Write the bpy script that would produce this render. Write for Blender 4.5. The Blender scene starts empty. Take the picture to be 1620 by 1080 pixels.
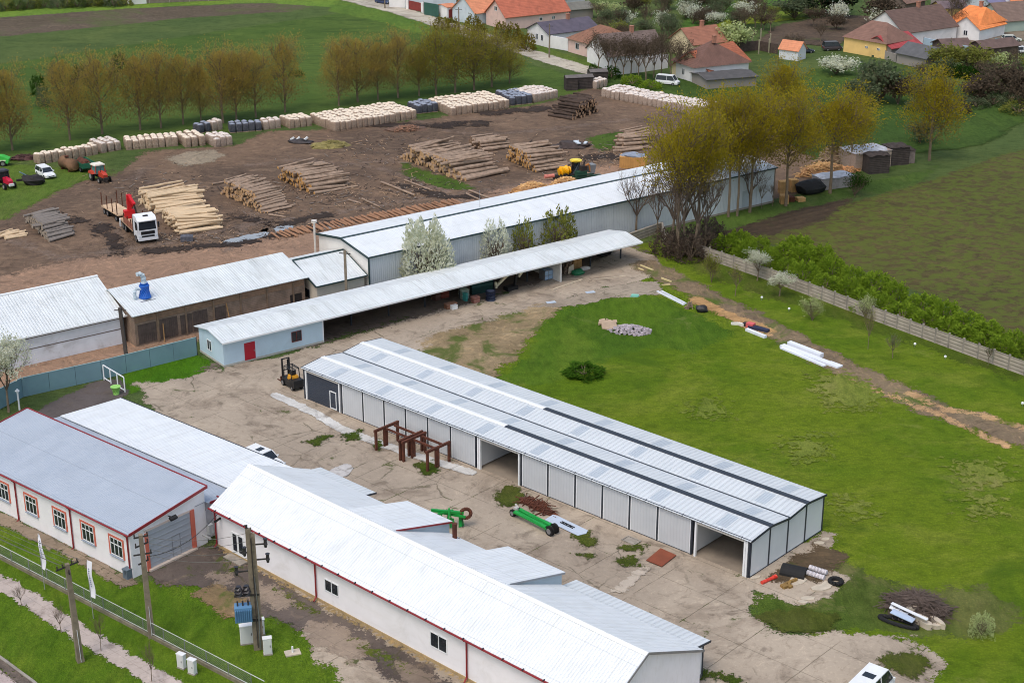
import bpy, math, random
import numpy as np
from mathutils import Vector, Matrix, noise as mnoise
random.seed(7)
S = bpy.context.scene
COL = S.collection
R = math.radians
# ---------------------------------------------------------------- camera
CAM_H, F_PX, PITCH = 66.5035, 2483.26, R(21.2557)
cam = bpy.data.cameras.new('camera'); cam_o = bpy.data.objects.new('camera', cam); COL.objects.link(cam_o)
cam.sensor_width = 36.0; cam.lens = F_PX / 1620 * 36.0; cam.clip_start = 1.0; cam.clip_end = 20000
cam_o.location = (0, 0, CAM_H); cam_o.rotation_euler = (R(90) - PITCH, 0, 0)
S.camera = cam_o
_cp, _sp = math.cos(PITCH), math.sin(PITCH)
def G(u, v, z=0.0):
    """ground point (at height z) seen at pixel u, v of the 1620 x 1080 photograph"""
    X = (u - 810) / F_PX; U = (540 - v) / F_PX
    d = (X, _cp + U * _sp, -_sp + U * _cp); t = (z - CAM_H) / d[2]
    return Vector((d[0] * t, d[1] * t, z))
def ZAT(v, b):
    """height above ground point b that shows at pixel row v"""
    U = (540 - v) / F_PX
    return CAM_H + b[1] * (-_sp + U * _cp) / (_cp + U * _sp)
def PXM(b):
    return F_PX / (b[1] * _cp + (CAM_H) * _sp)
# ---------------------------------------------------------------- light
SUN_EL, SUN_AZ = 63.0, 212.0     # azimuth: compass-like angle from +Y clockwise, where the sun stands
w = bpy.data.worlds.new('World'); S.world = w; w.use_nodes = True
nt = w.node_tree; bg = nt.nodes['Background']
sky = nt.nodes.new('ShaderNodeTexSky'); sky.sky_type = 'NISHITA'; sky.sun_disc = False
sky.sun_elevation = R(SUN_EL); sky.sun_rotation = R(SUN_AZ); sky.air_density = 1.6; sky.dust_density = 4.0; sky.ozone_density = 1.0
nt.links.new(sky.outputs[0], bg.inputs[0]); bg.inputs[1].default_value = 0.15
sl = bpy.data.lights.new('sun', 'SUN'); sl.energy = 0.9; sl.angle = R(20); sl.color = (1, .97, .93)
so = bpy.data.objects.new('sun', sl); COL.objects.link(so)
_d = Vector((math.sin(R(SUN_AZ)) * math.cos(R(SUN_EL)), math.cos(R(SUN_AZ)) * math.cos(R(SUN_EL)), math.sin(R(SUN_EL))))
so.rotation_euler = _d.to_track_quat('Z', 'Y').to_euler()
S.view_settings.view_transform = 'Standard'; S.view_settings.look = 'None'; S.view_settings.exposure = 0.2; S.view_settings.gamma = 1
S.cycles.max_bounces = 8; S.cycles.transparent_max_bounces = 12; S.cycles.diffuse_bounces = 5
S.cycles.use_denoising = True; S.cycles.filter_width = 1.0
# ---------------------------------------------------------------- materials
def lin(c):
    return tuple(((x / 255) / 12.92 if x / 255 <= .04045 else ((x / 255 + .055) / 1.055) ** 2.4) for x in c)
class NT:
    def __init__(s, name):
        s.m = bpy.data.materials.new(name); s.m.use_nodes = True; s.t = s.m.node_tree; s.b = s.t.nodes['Principled BSDF']
        s.co = s.t.nodes.new('ShaderNodeTexCoord'); s.obj = s.co.outputs['Object']
        s.geo = None
    def n(s, t, **k):
        nd = s.t.nodes.new('ShaderNode' + t)
        for a, b in k.items(): setattr(nd, a, b)
        return nd
    def put(s, sock, v):
        if hasattr(v, 'is_output'): s.t.links.new(v, sock)
        elif isinstance(v, tuple) and len(v) == 3 and sock.type == 'RGBA': sock.default_value = (*v, 1)
        else: sock.default_value = v
    def pos(s):
        if not s.geo: s.geo = s.n('NewGeometry')
        return s.geo.outputs['Position']
    def noise(s, scale, detail=4, rough=.55, co=None, dist=0., stretch=None, rot=0.):
        c = co or s.obj
        if stretch:
            mp = s.n('Mapping'); s.put(mp.inputs[0], c); mp.inputs['Rotation'].default_value = (0, 0, rot); mp.inputs['Scale'].default_value = stretch; c = mp.outputs[0]
        nd = s.n('TexNoise'); s.put(nd.inputs['Vector'], c); nd.inputs['Scale'].default_value = scale; nd.inputs['Detail'].default_value = detail
        nd.inputs['Roughness'].default_value = rough; nd.inputs['Distortion'].default_value = dist
        return nd.outputs[0]
    def rng(s, f, a, b, c=0., d=1.):
        nd = s.n('MapRange'); nd.interpolation_type = 'SMOOTHSTEP'
        s.put(nd.inputs[0], f)
        for i, v in enumerate((a, b, c, d)): s.put(nd.inputs[i + 1], v)
        return nd.outputs[0]
    def mth(s, op, a, b=0.):
        nd = s.n('Math', operation=op); s.put(nd.inputs[0], a); s.put(nd.inputs[1], b); return nd.outputs[0]
    def mix(s, f, a, b, mode='MIX'):
        nd = s.n('Mix', data_type='RGBA', blend_type=mode); s.put(nd.inputs[0], f); s.put(nd.inputs[6], a); s.put(nd.inputs[7], b); return nd.outputs[2]
    def attr(s, name):
        nd = s.n('Attribute', attribute_name=name); return nd.outputs['Fac']
    def bump(s, h, strength=.3, dist=.05, normal=None):
        nd = s.n('Bump'); nd.inputs['Strength'].default_value = strength; nd.inputs['Distance'].default_value = dist
        s.put(nd.inputs['Height'], h)
        if normal: s.put(nd.inputs['Normal'], normal)
        return nd.outputs[0]
    def out(s, col, rough=.8, metal=0., normal=None, alpha=None, spec=None):
        s.put(s.b.inputs['Base Color'], col); s.put(s.b.inputs['Roughness'], rough); s.b.inputs['Metallic'].default_value = metal
        if normal: s.put(s.b.inputs['Normal'], normal)
        if alpha: s.put(s.b.inputs['Alpha'], alpha)
        if spec is not None: s.b.inputs['Specular IOR Level'].default_value = spec
        return s.m
_mc = {}
def mat(name, rgb, rough=.75, var=.12, scale=1.5, dirt=None, dirt_amt=.45, bump=0., stripe=None, metal=0., spec=None, streak=None, seam=None):
    """painted / plain surface: base colour, mottling, patches of dirt, ribs (axis, period m, depth), streaks (axis)"""
    if name in _mc: return _mc[name]
    N = NT(name); c = lin(rgb); col = c
    n1 = N.noise(scale, 5, .6)
    col = N.mix(N.rng(n1, .3, .7), tuple(x * (1 - var) for x in c), tuple(min(1, x * (1 + var * .6)) for x in c))
    if dirt:
        n2 = N.noise(scale * .45, 6, .65, dist=.6)
        f = N.mth('MULTIPLY', N.rng(n2, .5, .74), dirt_amt)
        col = N.mix(f, col, lin(dirt))
    if streak:      # long weather streaks running down the slope (object y axis or x axis)
        st = (3.2, .16, 1) if streak[0] == 'y' else (.16, 3.2, 1)
        n3 = N.noise(1.0, 4, .6, stretch=st)
        col = N.mix(N.mth('MULTIPLY', N.rng(n3, .45, .8), streak[2]), col, lin(streak[1]))
    nor = None
    if stripe:
        ax, per, dep = stripe
        sx = N.n('SeparateXYZ'); N.put(sx.inputs[0], N.obj)
        v = N.mth('FRACT', N.mth('MULTIPLY', sx.outputs[ax], 1.0 / per))
        tri = N.mth('ABSOLUTE', N.mth('SUBTRACT', v, .5))
        h = N.rng(tri, .28, .42)
        nor = N.bump(h, 1.0, dep)
        col = N.mix(N.mth('MULTIPLY', N.rng(tri, .34, .5), .2), col, tuple(x * .55 for x in c))
    if seam:      # overlaps of the sheets, and single sheets a shade apart
        sx = N.n('SeparateXYZ'); N.put(sx.inputs[0], N.obj); q = N.mth('MULTIPLY', sx.outputs[1 - seam[0]], 1.0 / seam[1])
        ln = N.rng(N.mth('ABSOLUTE', N.mth('SUBTRACT', N.mth('FRACT', q), .5)), .485, .497)
        cell = N.n('TexWhiteNoise', noise_dimensions='2D'); cv = N.n('CombineXYZ'); N.put(cv.inputs[0], N.mth('FLOOR', N.mth('MULTIPLY', sx.outputs[seam[0]], 1.0 / 1.05))); N.put(cv.inputs[1], N.mth('FLOOR', N.mth('ADD', q, .5))); N.put(cell.inputs[0], cv.outputs[0])
        col = N.mix(N.mth('MULTIPLY', cell.outputs[0], seam[2]), col, N.mix(1., col, (.8, .82, .84), 'MULTIPLY')); col = N.mix(N.mth('MULTIPLY', ln, .4), col, tuple(x * .5 for x in c))
    if bump:
        nor = N.bump(N.noise(scale * 6, 5, .6), bump, .05, nor)
    _mc[name] = N.out(col, rough, metal, nor, spec=spec)
    return _mc[name]
def leafmat(name, a, b, dark=None, scale=.5, rough=.75):
    """foliage: two tones mixed per leaf and per clump"""
    if name in _mc: return _mc[name]
    N = NT(name); g = N.n('NewGeometry'); r = g.outputs['Random Per Island']
    col = N.mix(r, lin(a), lin(b))
    col = N.mix(N.mth('MULTIPLY', N.rng(N.noise(scale, 3, .5), .42, .62), .55), col, lin(dark or a))
    m = N.out(col, rough, spec=.1); tr = N.n('BsdfTranslucent'); N.put(tr.inputs[0], col); mx = N.n('MixShader'); mx.inputs[0].default_value = .55
    o = N.t.nodes['Material Output']; N.t.links.new(N.b.outputs[0], mx.inputs[1]); N.t.links.new(tr.outputs[0], mx.inputs[2]); N.t.links.new(mx.outputs[0], o.inputs[0])
    _mc[name] = m; return m
# ---------------------------------------------------------------- mesh building
class MB:
    def __init__(s): s.v = []; s.f = []; s.mi = []; s.mats = []; s.cur = 0
    def use(s, m):
        if m not in s.mats: s.mats.append(m)
        s.cur = s.mats.index(m); return s
    def face(s, pts):
        i = len(s.v); s.v += [tuple(p) for p in pts]; s.f.append(tuple(range(i, i + len(pts)))); s.mi.append(s.cur); return s
    def add(s, vs, fs):
        i = len(s.v); s.v += [tuple(p) for p in vs]; s.f += [tuple(k + i for k in f) for f in fs]; s.mi += [s.cur] * len(fs); return s
    def bx(s, x0, x1, y0, y1, z0, z1):
        v = [(x, y, z) for z in (z0, z1) for y in (y0, y1) for x in (x0, x1)]
        return s.add(v, [(0, 2, 3, 1), (4, 5, 7, 6), (0, 1, 5, 4), (1, 3, 7, 5), (3, 2, 6, 7), (2, 0, 4, 6)])
    def rbox(s, c, sz, M=None):
        """box centred at c, size sz, optional rotation matrix"""
        v = [Vector((x * sz[0] / 2, y * sz[1] / 2, z * sz[2] / 2)) for z in (-1, 1) for y in (-1, 1) for x in (-1, 1)]
        if M: v = [M @ p for p in v]
        return s.add([p + Vector(c) for p in v], [(0, 2, 3, 1), (4, 5, 7, 6), (0, 1, 5, 4), (1, 3, 7, 5), (3, 2, 6, 7), (2, 0, 4, 6)])
    def prism(s, poly, d):
        """closed prism: polygon of 3-D points extruded by vector d"""
        n = len(poly); d = Vector(d); p = [Vector(q) for q in poly]
        nrm = Vector((0, 0, 0))
        for i in range(n): nrm += p[i].cross(p[(i + 1) % n])
        if nrm.dot(d) > 0: p.reverse()
        v = p + [q + d for q in p]
        fs = [tuple(range(n)), tuple(range(2 * n - 1, n - 1, -1))] + [((i + 1) % n, i, n + i, n + (i + 1) % n) for i in range(n)]
        return s.add(v, fs)
    def slab(s, pts, t=.08): return s.prism(pts, (0, 0, -t))
    def bar(s, p, q, w, h=None):
        """rectangular bar from p to q"""
        p, q = Vector(p), Vector(q); d = q - p; L = d.length
        if L < 1e-6: return s
        h = h or w; zx = d.normalized(); up = Vector((0, 0, 1)) if abs(zx.z) < .95 else Vector((1, 0, 0))
        a = zx.cross(up).normalized(); b = a.cross(zx)
        v = [p + a * (i * w / 2) + b * (j * h / 2) + d * k for k in (0, 1) for j in (-1, 1) for i in (-1, 1)]
        return s.add(v, [(0, 2, 3, 1), (4, 5, 7, 6), (0, 1, 5, 4), (1, 3, 7, 5), (3, 2, 6, 7), (2, 0, 4, 6)])
    def tube(s, pts, rad, n=8, cap=True):
        pts = [Vector(p) for p in pts]; m = len(pts)
        if not isinstance(rad, (list, tuple)): rad = [rad] * m
        vs = []; ref = None
        for i, p in enumerate(pts):
            t = (pts[min(i + 1, m - 1)] - pts[max(i - 1, 0)])
            if t.length < 1e-9: t = Vector((0, 0, 1))
            t.normalize()
            if ref is None: ref = Vector((0, 0, 1)) if abs(t.z) < .9 else Vector((1, 0, 0))
            a = t.cross(ref)
            if a.length < 1e-4: a = t.cross(Vector((0, 1, .3)))
            a.normalize(); b = t.cross(a); ref = b.cross(t) if b.cross(t).length > .1 else ref
            ref = -ref if False else ref
            for k in range(n):
                an = 2 * math.pi * k / n; vs.append(p + (a * math.cos(an) + b * math.sin(an)) * rad[i])
        fs = []
        for i in range(m - 1):
            for k in range(n):
                k2 = (k + 1) % n; fs.append((i * n + k, i * n + k2, (i + 1) * n + k2, (i + 1) * n + k))
        if cap: fs += [tuple(range(n - 1, -1, -1)), tuple(range((m - 1) * n, m * n))]
        return s.add(vs, fs)
    def cyl(s, c, r, h, n=14, r2=None): return s.tube([c, (c[0], c[1], c[2] + h)], [r, r if r2 is None else r2], n)
    def wheel(s, c, r, wdt, ax, n=16):
        a = Vector(ax).normalized() * wdt / 2; c = Vector(c); return s.tube([c - a, c - a * .8, c + a * .8, c + a], [r * .9, r, r, r * .9], n)
    def blob(s, c, r, seg=10, ring=7, amp=.15, seed=0, fz=1.):
        c = Vector(c); rr = r if isinstance(r, (tuple, list)) else (r, r, r); vs = []
        for i in range(ring + 1):
            th = math.pi * i / ring
            for k in range(seg):
                ph = 2 * math.pi * k / seg; d = Vector((math.sin(th) * math.cos(ph), math.sin(th) * math.sin(ph), math.cos(th)))
                a = 1 + amp * mnoise.noise(d * 1.7 + Vector((seed, seed * 1.3, 0)))* 1.6
                vs.append(c + Vector((d.x * rr[0], d.y * rr[1], d.z * rr[2])) * a)
        fs = [(i * seg + k, (i + 1) * seg + k, (i + 1) * seg + (k + 1) % seg, i * seg + (k + 1) % seg) for i in range(ring) for k in range(seg)]
        return s.add(vs, fs)
    def mesh(s, name, smooth=False):
        me = bpy.data.meshes.new(name); me.from_pydata(s.v, [], s.f)
        for m in s.mats: me.materials.append(m)
        if len(s.mats) > 1: me.polygons.foreach_set('material_index', s.mi)
        if smooth: me.polygons.foreach_set('use_smooth', [True] * len(s.f))
        me.update(); return me
def put(name, me, parent=None, loc=(0, 0, 0), rz=0., scale=None):
    o = bpy.data.objects.new(name, me); COL.objects.link(o); o.location = loc; o.rotation_euler = (0, 0, rz)
    if scale: o.scale = scale
    if parent: o.parent = parent
    return o
def part(name, mb, parent, m=None, label=None, smooth=False):
    if m is not None and not mb.mats: mb.mats = [m]
    o = put(name, mb.mesh(name, smooth), parent)
    if label: o['label'] = label
    return o
def tag(o, label, cat, group=None, kind=None):
    if label: o['label'] = label
    if cat: o['category'] = cat
    if group: o['group'] = group
    if kind: o['kind'] = kind
    return o
def thing(name, label, cat, loc=(0, 0, 0), rz=0., group=None):
    return tag(put(name, None, None, loc, rz), label, cat, group)
def solo(name, mb, m, label, cat, loc=(0, 0, 0), rz=0., group=None, smooth=False):
    if m is not None and not mb.mats: mb.mats = [m]
    return tag(put(name, mb.mesh(name, smooth), None, loc, rz), label, cat, group)
def dup(o, loc=None, rz=None, label=None, group=None, scale=None):
    r = o.copy(); COL.objects.link(r)
    if loc is not None: r.location = loc
    if rz is not None: r.rotation_euler = (0, 0, rz)
    if scale is not None: r.scale = scale
    if label: r['label'] = label
    if group: r['group'] = group
    def kids(a, b):
        for ch in list(a.children):
            c = ch.copy(); COL.objects.link(c); c.parent = b; kids(ch, c)
    kids(o, r); return r
# ---------------------------------------------------------------- shared materials
M = {}
M['glass'] = mat('dark window glass', (38, 44, 52), .12, .2, .8)
M['white'] = mat('white plastic frame', (232, 234, 236), .5, .04, 2)
M['black'] = mat('black rubber', (24, 24, 26), .8, .2, 3)
M['chrome'] = mat('grey metal', (150, 153, 158), .4, .1, 2, metal=.6)
M['rust'] = mat('rusty steel', (92, 48, 30), .85, .35, 2.5, dirt=(56, 34, 26), dirt_amt=.7)
M['red'] = mat('dark red trim', (138, 32, 40), .5, .1, 1)
M['anth'] = mat('anthracite trim', (48, 54, 64), .5, .1, 1)
M['concrete'] = mat('weathered concrete', (150, 143, 134), .9, .2, 1.2, dirt=(96, 88, 78), bump=.2)
M['wood'] = mat('raw timber', (176, 138, 92), .85, .25, 2.2, dirt=(120, 88, 58))
M['brownwood'] = mat('old brown boards', (142, 122, 106), .9, .3, .8, dirt=(92, 80, 72), stripe=(2, .22, .02))
# ================================================================ the ground and its sheets
def sdf_poly(P, poly):
    d = np.full(len(P), 1e18); ins = np.zeros(len(P), bool); n = len(poly)
    for i in range(n):
        a = poly[i]; b = poly[(i + 1) % n]; e = b - a; w_ = P - a
        t = np.clip((w_ @ e) / (e @ e), 0, 1); q = w_ - t[:, None] * e
        d = np.minimum(d, (q ** 2).sum(1))
        c = (a[1] > P[:, 1]) != (b[1] > P[:, 1])
        with np.errstate(divide='ignore', invalid='ignore'):
            ins ^= c & (P[:, 0] < (b[0] - a[0]) * (P[:, 1] - a[1]) / (b[1] - a[1] + 1e-12) + a[0])
    return np.where(ins, 1, -1) * np.sqrt(d)
def sdf_line(P, line, hw):
    d = np.full(len(P), 1e18)
    for i in range(len(line) - 1):
        a = line[i]; b = line[i + 1]; e = b - a; w_ = P - a
        t = np.clip((w_ @ e) / (e @ e), 0, 1); q = w_ - t[:, None] * e
        d = np.minimum(d, (q ** 2).sum(1))
    return hw - np.sqrt(d)
_zl = [0.0]
def zone(name, pts, m, margin=2., cell=1., hw=None, px=True):
    _zl[0] += .0013
    poly = np.array([tuple(G(*p))[:2] if px else p for p in pts], float)
    ext = margin + (hw or 0)
    x0, y0 = poly.min(0) - ext; x1, y1 = poly.max(0) + ext
    nx, ny = int((x1 - x0) / cell) + 2, int((y1 - y0) / cell) + 2
    gx, gy = np.meshgrid(x0 + np.arange(nx) * cell, y0 + np.arange(ny) * cell)
    P = np.stack([gx.ravel(), gy.ravel()], 1)
    sd = sdf_line(P, poly, hw) if hw else sdf_poly(P, poly)
    idx = np.arange(nx * ny).reshape(ny, nx)
    q = np.stack([idx[:-1, :-1], idx[:-1, 1:], idx[1:, 1:], idx[1:, :-1]], -1).reshape(-1, 4)
    q = q[(sd[q] > -margin).any(1)]
    u, inv = np.unique(q, return_inverse=True); q = inv.reshape(-1, 4)
    V = np.concatenate([P[u], np.full((len(u), 1), _zl[0])], 1)
    me = bpy.data.meshes.new(name); me.vertices.add(len(V)); me.vertices.foreach_set('co', V.ravel())
    me.loops.add(q.size); me.loops.foreach_set('vertex_index', q.ravel().astype(np.int32))
    me.polygons.add(len(q)); me.polygons.foreach_set('loop_start', np.arange(0, q.size, 4, dtype=np.int32))
    me.update(calc_edges=True)
    a = me.attributes.new('sd', 'FLOAT', 'POINT'); a.data.foreach_set('value', sd[u].astype(np.float32))
    me.materials.append(m); o = put(name, me); o['kind'] = 'structure'; return o
def edge_alpha(N, amp=1.2, w_=.35, scale=.35, detail=7):
    """ragged border: distance to the border plus noise"""
    nz = N.mth('SUBTRACT', N.noise(scale, detail, .65), .5); fine = N.mth('SUBTRACT', N.noise(min(5., 2.2 / max(.3, w_)), 3, .8), .5)
    v = N.mth('ADD', N.mth('ADD', N.attr('sd'), N.mth('MULTIPLY', nz, amp * 2.4)), N.mth('MULTIPLY', fine, w_ * 5.))
    return N.mth('GREATER_THAN', v, 0.)
def grassmat(name, a, b, c, tuft=.6, edge=None, patch=None, rot=.6, st=(1., .35, 1), straw=None, big=.028):
    """grass: two main tones in large drifts, a third in tufts, optional straw patches"""
    N = NT(name)
    n1 = N.noise(big, 6, .6, dist=.7); n2 = N.noise(.16, 6, .7, stretch=st, rot=rot, dist=.5); n3 = N.noise(1.1, 6, .75, stretch=st, rot=rot); n4 = N.noise(4.5, 3, .75); n7 = N.noise(.42, 6, .75, dist=.8)
    col = N.mix(N.rng(n1, .38, .62), lin(a), lin(b))
    col = N.mix(N.mth('MULTIPLY', N.rng(n2, .46, .68), tuft), col, lin(c))
    col = N.mix(N.mth('MULTIPLY', N.rng(n7, .46, .66), .6), col, N.mix(1., col, (.62, .68, .55), 'MULTIPLY'))
    col = N.mix(N.mth('MULTIPLY', N.rng(n3, .42, .66), .6), col, N.mix(1., col, (.56, .6, .52), 'MULTIPLY'))
    col = N.mix(N.mth('MULTIPLY', N.rng(n4, .46, .72), .6), col, N.mix(1., col, (1.75, 1.62, 1.6), 'MULTIPLY'))
    if straw:
        n5 = N.noise(.11, 6, .7, dist=.4)
        col = N.mix(N.mth('MULTIPLY', N.rng(n5, .57, .72), straw[1]), col, lin(straw[0]))
    if patch:
        n6 = N.noise(.07, 6, .65, dist=.8)
        col = N.mix(N.mth('MULTIPLY', N.rng(n6, patch[1], patch[1] + .1), patch[2]), col, lin(patch[0]))
    nor = N.bump(N.mth('ADD', N.mth('MULTIPLY', n3, 1.), N.mth('MULTIPLY', n4, .6)), .9, .35)
    return N.out(col, .9, normal=nor, spec=.12, alpha=edge_alpha(N, *edge) if edge else None)
def soilmat(name, a, b, c, rot, edge, st=(.25, 2.2, 1), green=None, furrow=0., big=.05, puddle=None):
    """earth: three tones, dragged along a direction like tyre tracks or furrows"""
    N = NT(name)
    n1 = N.noise(big, 6, .62, dist=1.); n2 = N.noise(.55, 6, .66, stretch=st, rot=rot, dist=.8); n3 = N.noise(2.6, 5, .8); n4 = N.noise(.22, 7, .75, dist=2.2); n8 = N.noise(.2, 6, .72, dist=4.5)
    col = N.mix(N.rng(n1, .35, .65), lin(a), lin(b))
    col = N.mix(N.mth('MULTIPLY', N.rng(n2, .5, .78), .75), col, lin(c))
    col = N.mix(N.mth('MULTIPLY', N.rng(n4, .52, .7), .5), col, N.mix(1., col, (.55, .52, .5), 'MULTIPLY'))
    col = N.mix(N.mth('MULTIPLY', N.rng(n8, .53, .64), .55), col, N.mix(1., col, (.5, .48, .48), 'MULTIPLY'))
    col = N.mix(N.mth('MULTIPLY', N.rng(n8, .47, .38), .5), col, N.mix(1., col, (1.6, 1.52, 1.45), 'MULTIPLY'))
    col = N.mix(N.mth('MULTIPLY', N.rng(n3, .5, .75), .6), col, N.mix(1., col, (1.8, 1.7, 1.6), 'MULTIPLY'))
    col = N.mix(N.mth('MULTIPLY', N.rng(n3, .45, .25), .5), col, N.mix(1., col, (.5, .48, .46), 'MULTIPLY'))
    if green:
        n5 = N.noise(green[1], 6, .65, dist=.6, stretch=green[4] if len(green) > 4 else None, rot=rot)
        col = N.mix(N.mth('MULTIPLY', N.rng(n5, green[2], green[2] + .12), green[3]), col, lin(green[0]))
    h = N.mth('ADD', N.mth('MULTIPLY', n2, 1.), N.mth('ADD', N.mth('MULTIPLY', n3, .5), N.mth('MULTIPLY', n8, -1.2)))
    if furrow:
        mp = N.n('Mapping'); N.put(mp.inputs[0], N.obj); mp.inputs['Rotation'].default_value = (0, 0, rot)
        sx = N.n('SeparateXYZ'); N.put(sx.inputs[0], mp.outputs[0])
        wv = N.mth('SINE', N.mth('ADD', N.mth('MULTIPLY', sx.outputs[1], 6.283 / furrow), N.mth('MULTIPLY', n1, 9.)))
        h = N.mth('ADD', h, N.mth('MULTIPLY', wv, .45))
        col = N.mix(N.rng(wv, .1, 1., 0., .3), col, N.mix(1., col, (.6, .58, .55), 'MULTIPLY'))
    rough = .9
    if puddle:
        f = N.rng(N.noise(.13, 4, .5, dist=.5), puddle, puddle + .03); col = N.mix(f, col, lin((88, 86, 86))); rough = N.mix(f, (.9, .9, .9), (.25, .25, .25))
    return N.out(col, rough, normal=N.bump(h, .8, .2), spec=.15, alpha=edge_alpha(N, *edge) if edge else None)
def concmat(name, a, b, edge, stain=(92, 80, 68), weed=.64, joint=5.5, rot=R(42.2), weedcol=(74, 82, 34), crack=.6):
    N = NT(name)
    n1 = N.noise(.07, 7, .65, dist=.6); n2 = N.noise(.35, 6, .7, dist=.8); n3 = N.noise(3.5, 4, .7); n4 = N.noise(.13, 7, .7, dist=1.)
    col = N.mix(N.rng(n1, .34, .66), lin(a), lin(b))
    n9 = N.noise(.9, 6, .75, dist=1.5)
    col = N.mix(N.mth('MULTIPLY', N.rng(n2, .52, .7), .6), col, lin(stain))
    col = N.mix(N.mth('MULTIPLY', N.rng(n4, .5, .66), .7), col, N.mix(1., col, (.58, .55, .53), 'MULTIPLY'))
    col = N.mix(N.mth('MULTIPLY', N.rng(n9, .54, .66), .55), col, N.mix(1., col, (.6, .57, .54), 'MULTIPLY'))
    col = N.mix(N.mth('MULTIPLY', N.rng(n9, .44, .34), .5), col, N.mix(1., col, (1.35, 1.33, 1.3), 'MULTIPLY'))
    col = N.mix(N.mth('MULTIPLY', N.rng(n3, .5, .75), .5), col, N.mix(1., col, (1.4, 1.38, 1.35), 'MULTIPLY'))
    # joints of the cast slabs, wobbling, broken up
    mp = N.n('Mapping'); N.put(mp.inputs[0], N.obj); mp.inputs['Rotation'].default_value = (0, 0, rot)
    sx = N.n('SeparateXYZ'); N.put(sx.inputs[0], mp.outputs[0])
    wob = N.mth('MULTIPLY', N.mth('SUBTRACT', n2, .5), .05)
    def jl(o, per):
        v = N.mth('FRACT', N.mth('ADD', N.mth('MULTIPLY', o, 1 / per), wob)); return N.rng(N.mth('ABSOLUTE', N.mth('SUBTRACT', v, .5)), .012, .0)
    jn = N.mth('MAXIMUM', jl(sx.outputs[0], joint), jl(sx.outputs[1], joint * .8))
    jn = N.mth('MULTIPLY', jn, N.rng(N.noise(.2, 3, .6), .38, .5))
    vo = N.n('TexVoronoi', feature='DISTANCE_TO_EDGE'); mx = N.n('VectorMath', operation='ADD'); N.put(mx.inputs[0], N.obj)
    wv = N.n('TexNoise'); N.put(wv.inputs['Vector'], N.obj); wv.inputs['Scale'].default_value = .5; wv.inputs['Detail'].default_value = 4; N.put(mx.inputs[1], wv.outputs['Color']); N.put(vo.inputs['Vector'], mx.outputs[0]); vo.inputs['Scale'].default_value = .2
    cr = N.mth('MULTIPLY', N.rng(N.mth('ADD', vo.outputs['Distance'], N.mth('MULTIPLY', N.mth('SUBTRACT', n2, .5), .12)), .014, .0), N.rng(N.noise(.07, 3, .6), .5, .6))
    jn = N.mth('MAXIMUM', jn, cr)
    col = N.mix(N.mth('MULTIPLY', jn, crack), col, lin((78, 72, 54)))
    wd = N.mth('ADD', N.noise(.19, 7, .72, dist=.6), N.mth('MULTIPLY', jn, .06))
    col = N.mix(N.mth('MULTIPLY', N.rng(wd, weed, weed + .05), .85), col, N.mix(n3, lin(weedcol), lin((58, 70, 20))))
    return N.out(col, .88, normal=N.bump(N.mth('SUBTRACT', n3, N.mth('MULTIPLY', jn, 1.5)), .35, .06), spec=.25, alpha=edge_alpha(N, *edge) if edge else None)
g = MB(); g.face([(-3000, -600, 0), (3000, -600, 0), (3000, 6000, 0), (-3000, 6000, 0)])
o = put('ground', g.mesh('ground')); o['kind'] = 'structure'
o.data.materials.append(grassmat('meadow grass', (78, 96, 52), (92, 106, 58), (66, 84, 44), .6, rot=.2, st=(.4, 1.2, 1)))
# meadow behind the timber yard
zone('meadow', [(-120, 120), (560, 18), (700, 55), (800, 90), (930, 128), (950, 145), (640, 175), (380, 208), (60, 250), (-120, 290)],
     grassmat('tall meadow grass', (72, 96, 40), (88, 108, 48), (60, 82, 36), .8, (2., .8, .2), rot=.25, st=(.3, 1.3, 1), straw=((112, 122, 62), .4)), 4, 2.5)
zone('field', [(-140, 52), (0, 28), (200, 14), (400, 6), (520, 2), (470, 18), (300, 28), (150, 44), (0, 58), (-140, 76)],
     soilmat('brown tilled strip', (94, 82, 70), (86, 76, 62), (112, 98, 84), .2, (2.5, 1., .15), green=((80, 96, 46), .03, .52, .6)), 5, 3)
zone('verge', [(-140, 30), (0, 14), (180, 10), (420, -6), (560, -6), (640, 18), (560, 14), (400, 4), (200, 14), (0, 28), (-140, 52)],
     grassmat('bright verge grass', (98, 128, 50), (112, 138, 54), (84, 108, 46), .5, (2., .8, .2)), 4, 3)
zone('grass', [(540, -10), (620, 12), (740, 55), (800, 85), (760, 84), (700, 66), (600, 34), (520, 18)], grassmat('roadside grass', (84, 114, 46), (104, 126, 50), (72, 96, 40), .5, (2., .8, .2)), 4, 2.5)
# ploughed field on the right
zone('field', [(1120, 372), (1250, 338), (1360, 318), (1500, 276), (1600, 240), (1800, 200), (2100, 330), (1900, 660), (1640, 596), (1560, 506), (1430, 452), (1290, 404), (1170, 374)],
     soilmat('ploughed field', (84, 76, 48), (72, 66, 42), (98, 92, 56), R(-35), (1.8, .9, .25), st=(.7, 1.3, 1), green=((88, 104, 34), 1.1, .43, .6, (.5, .6, 1)), big=.03), 3, 2)
zone('field', [(1110, 366), (1230, 336), (1360, 306), (1300, 352), (1220, 372), (1150, 372)], soilmat('dark tilled earth', (74, 62, 50), (62, 52, 42), (92, 80, 66), R(-35), (2., 1., .25), furrow=1.6, green=((66, 84, 34), .12, .6, .6)), 4, 2)
zone('grass', [(1090, 352), (1240, 318), (1330, 296), (1470, 268), (1500, 250), (1440, 296), (1330, 316), (1240, 336), (1130, 372)],
     grassmat('rough grass by the field', (72, 94, 42), (88, 112, 46), (108, 108, 70), .5, (2., .8, .25)), 4, 2)
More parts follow.
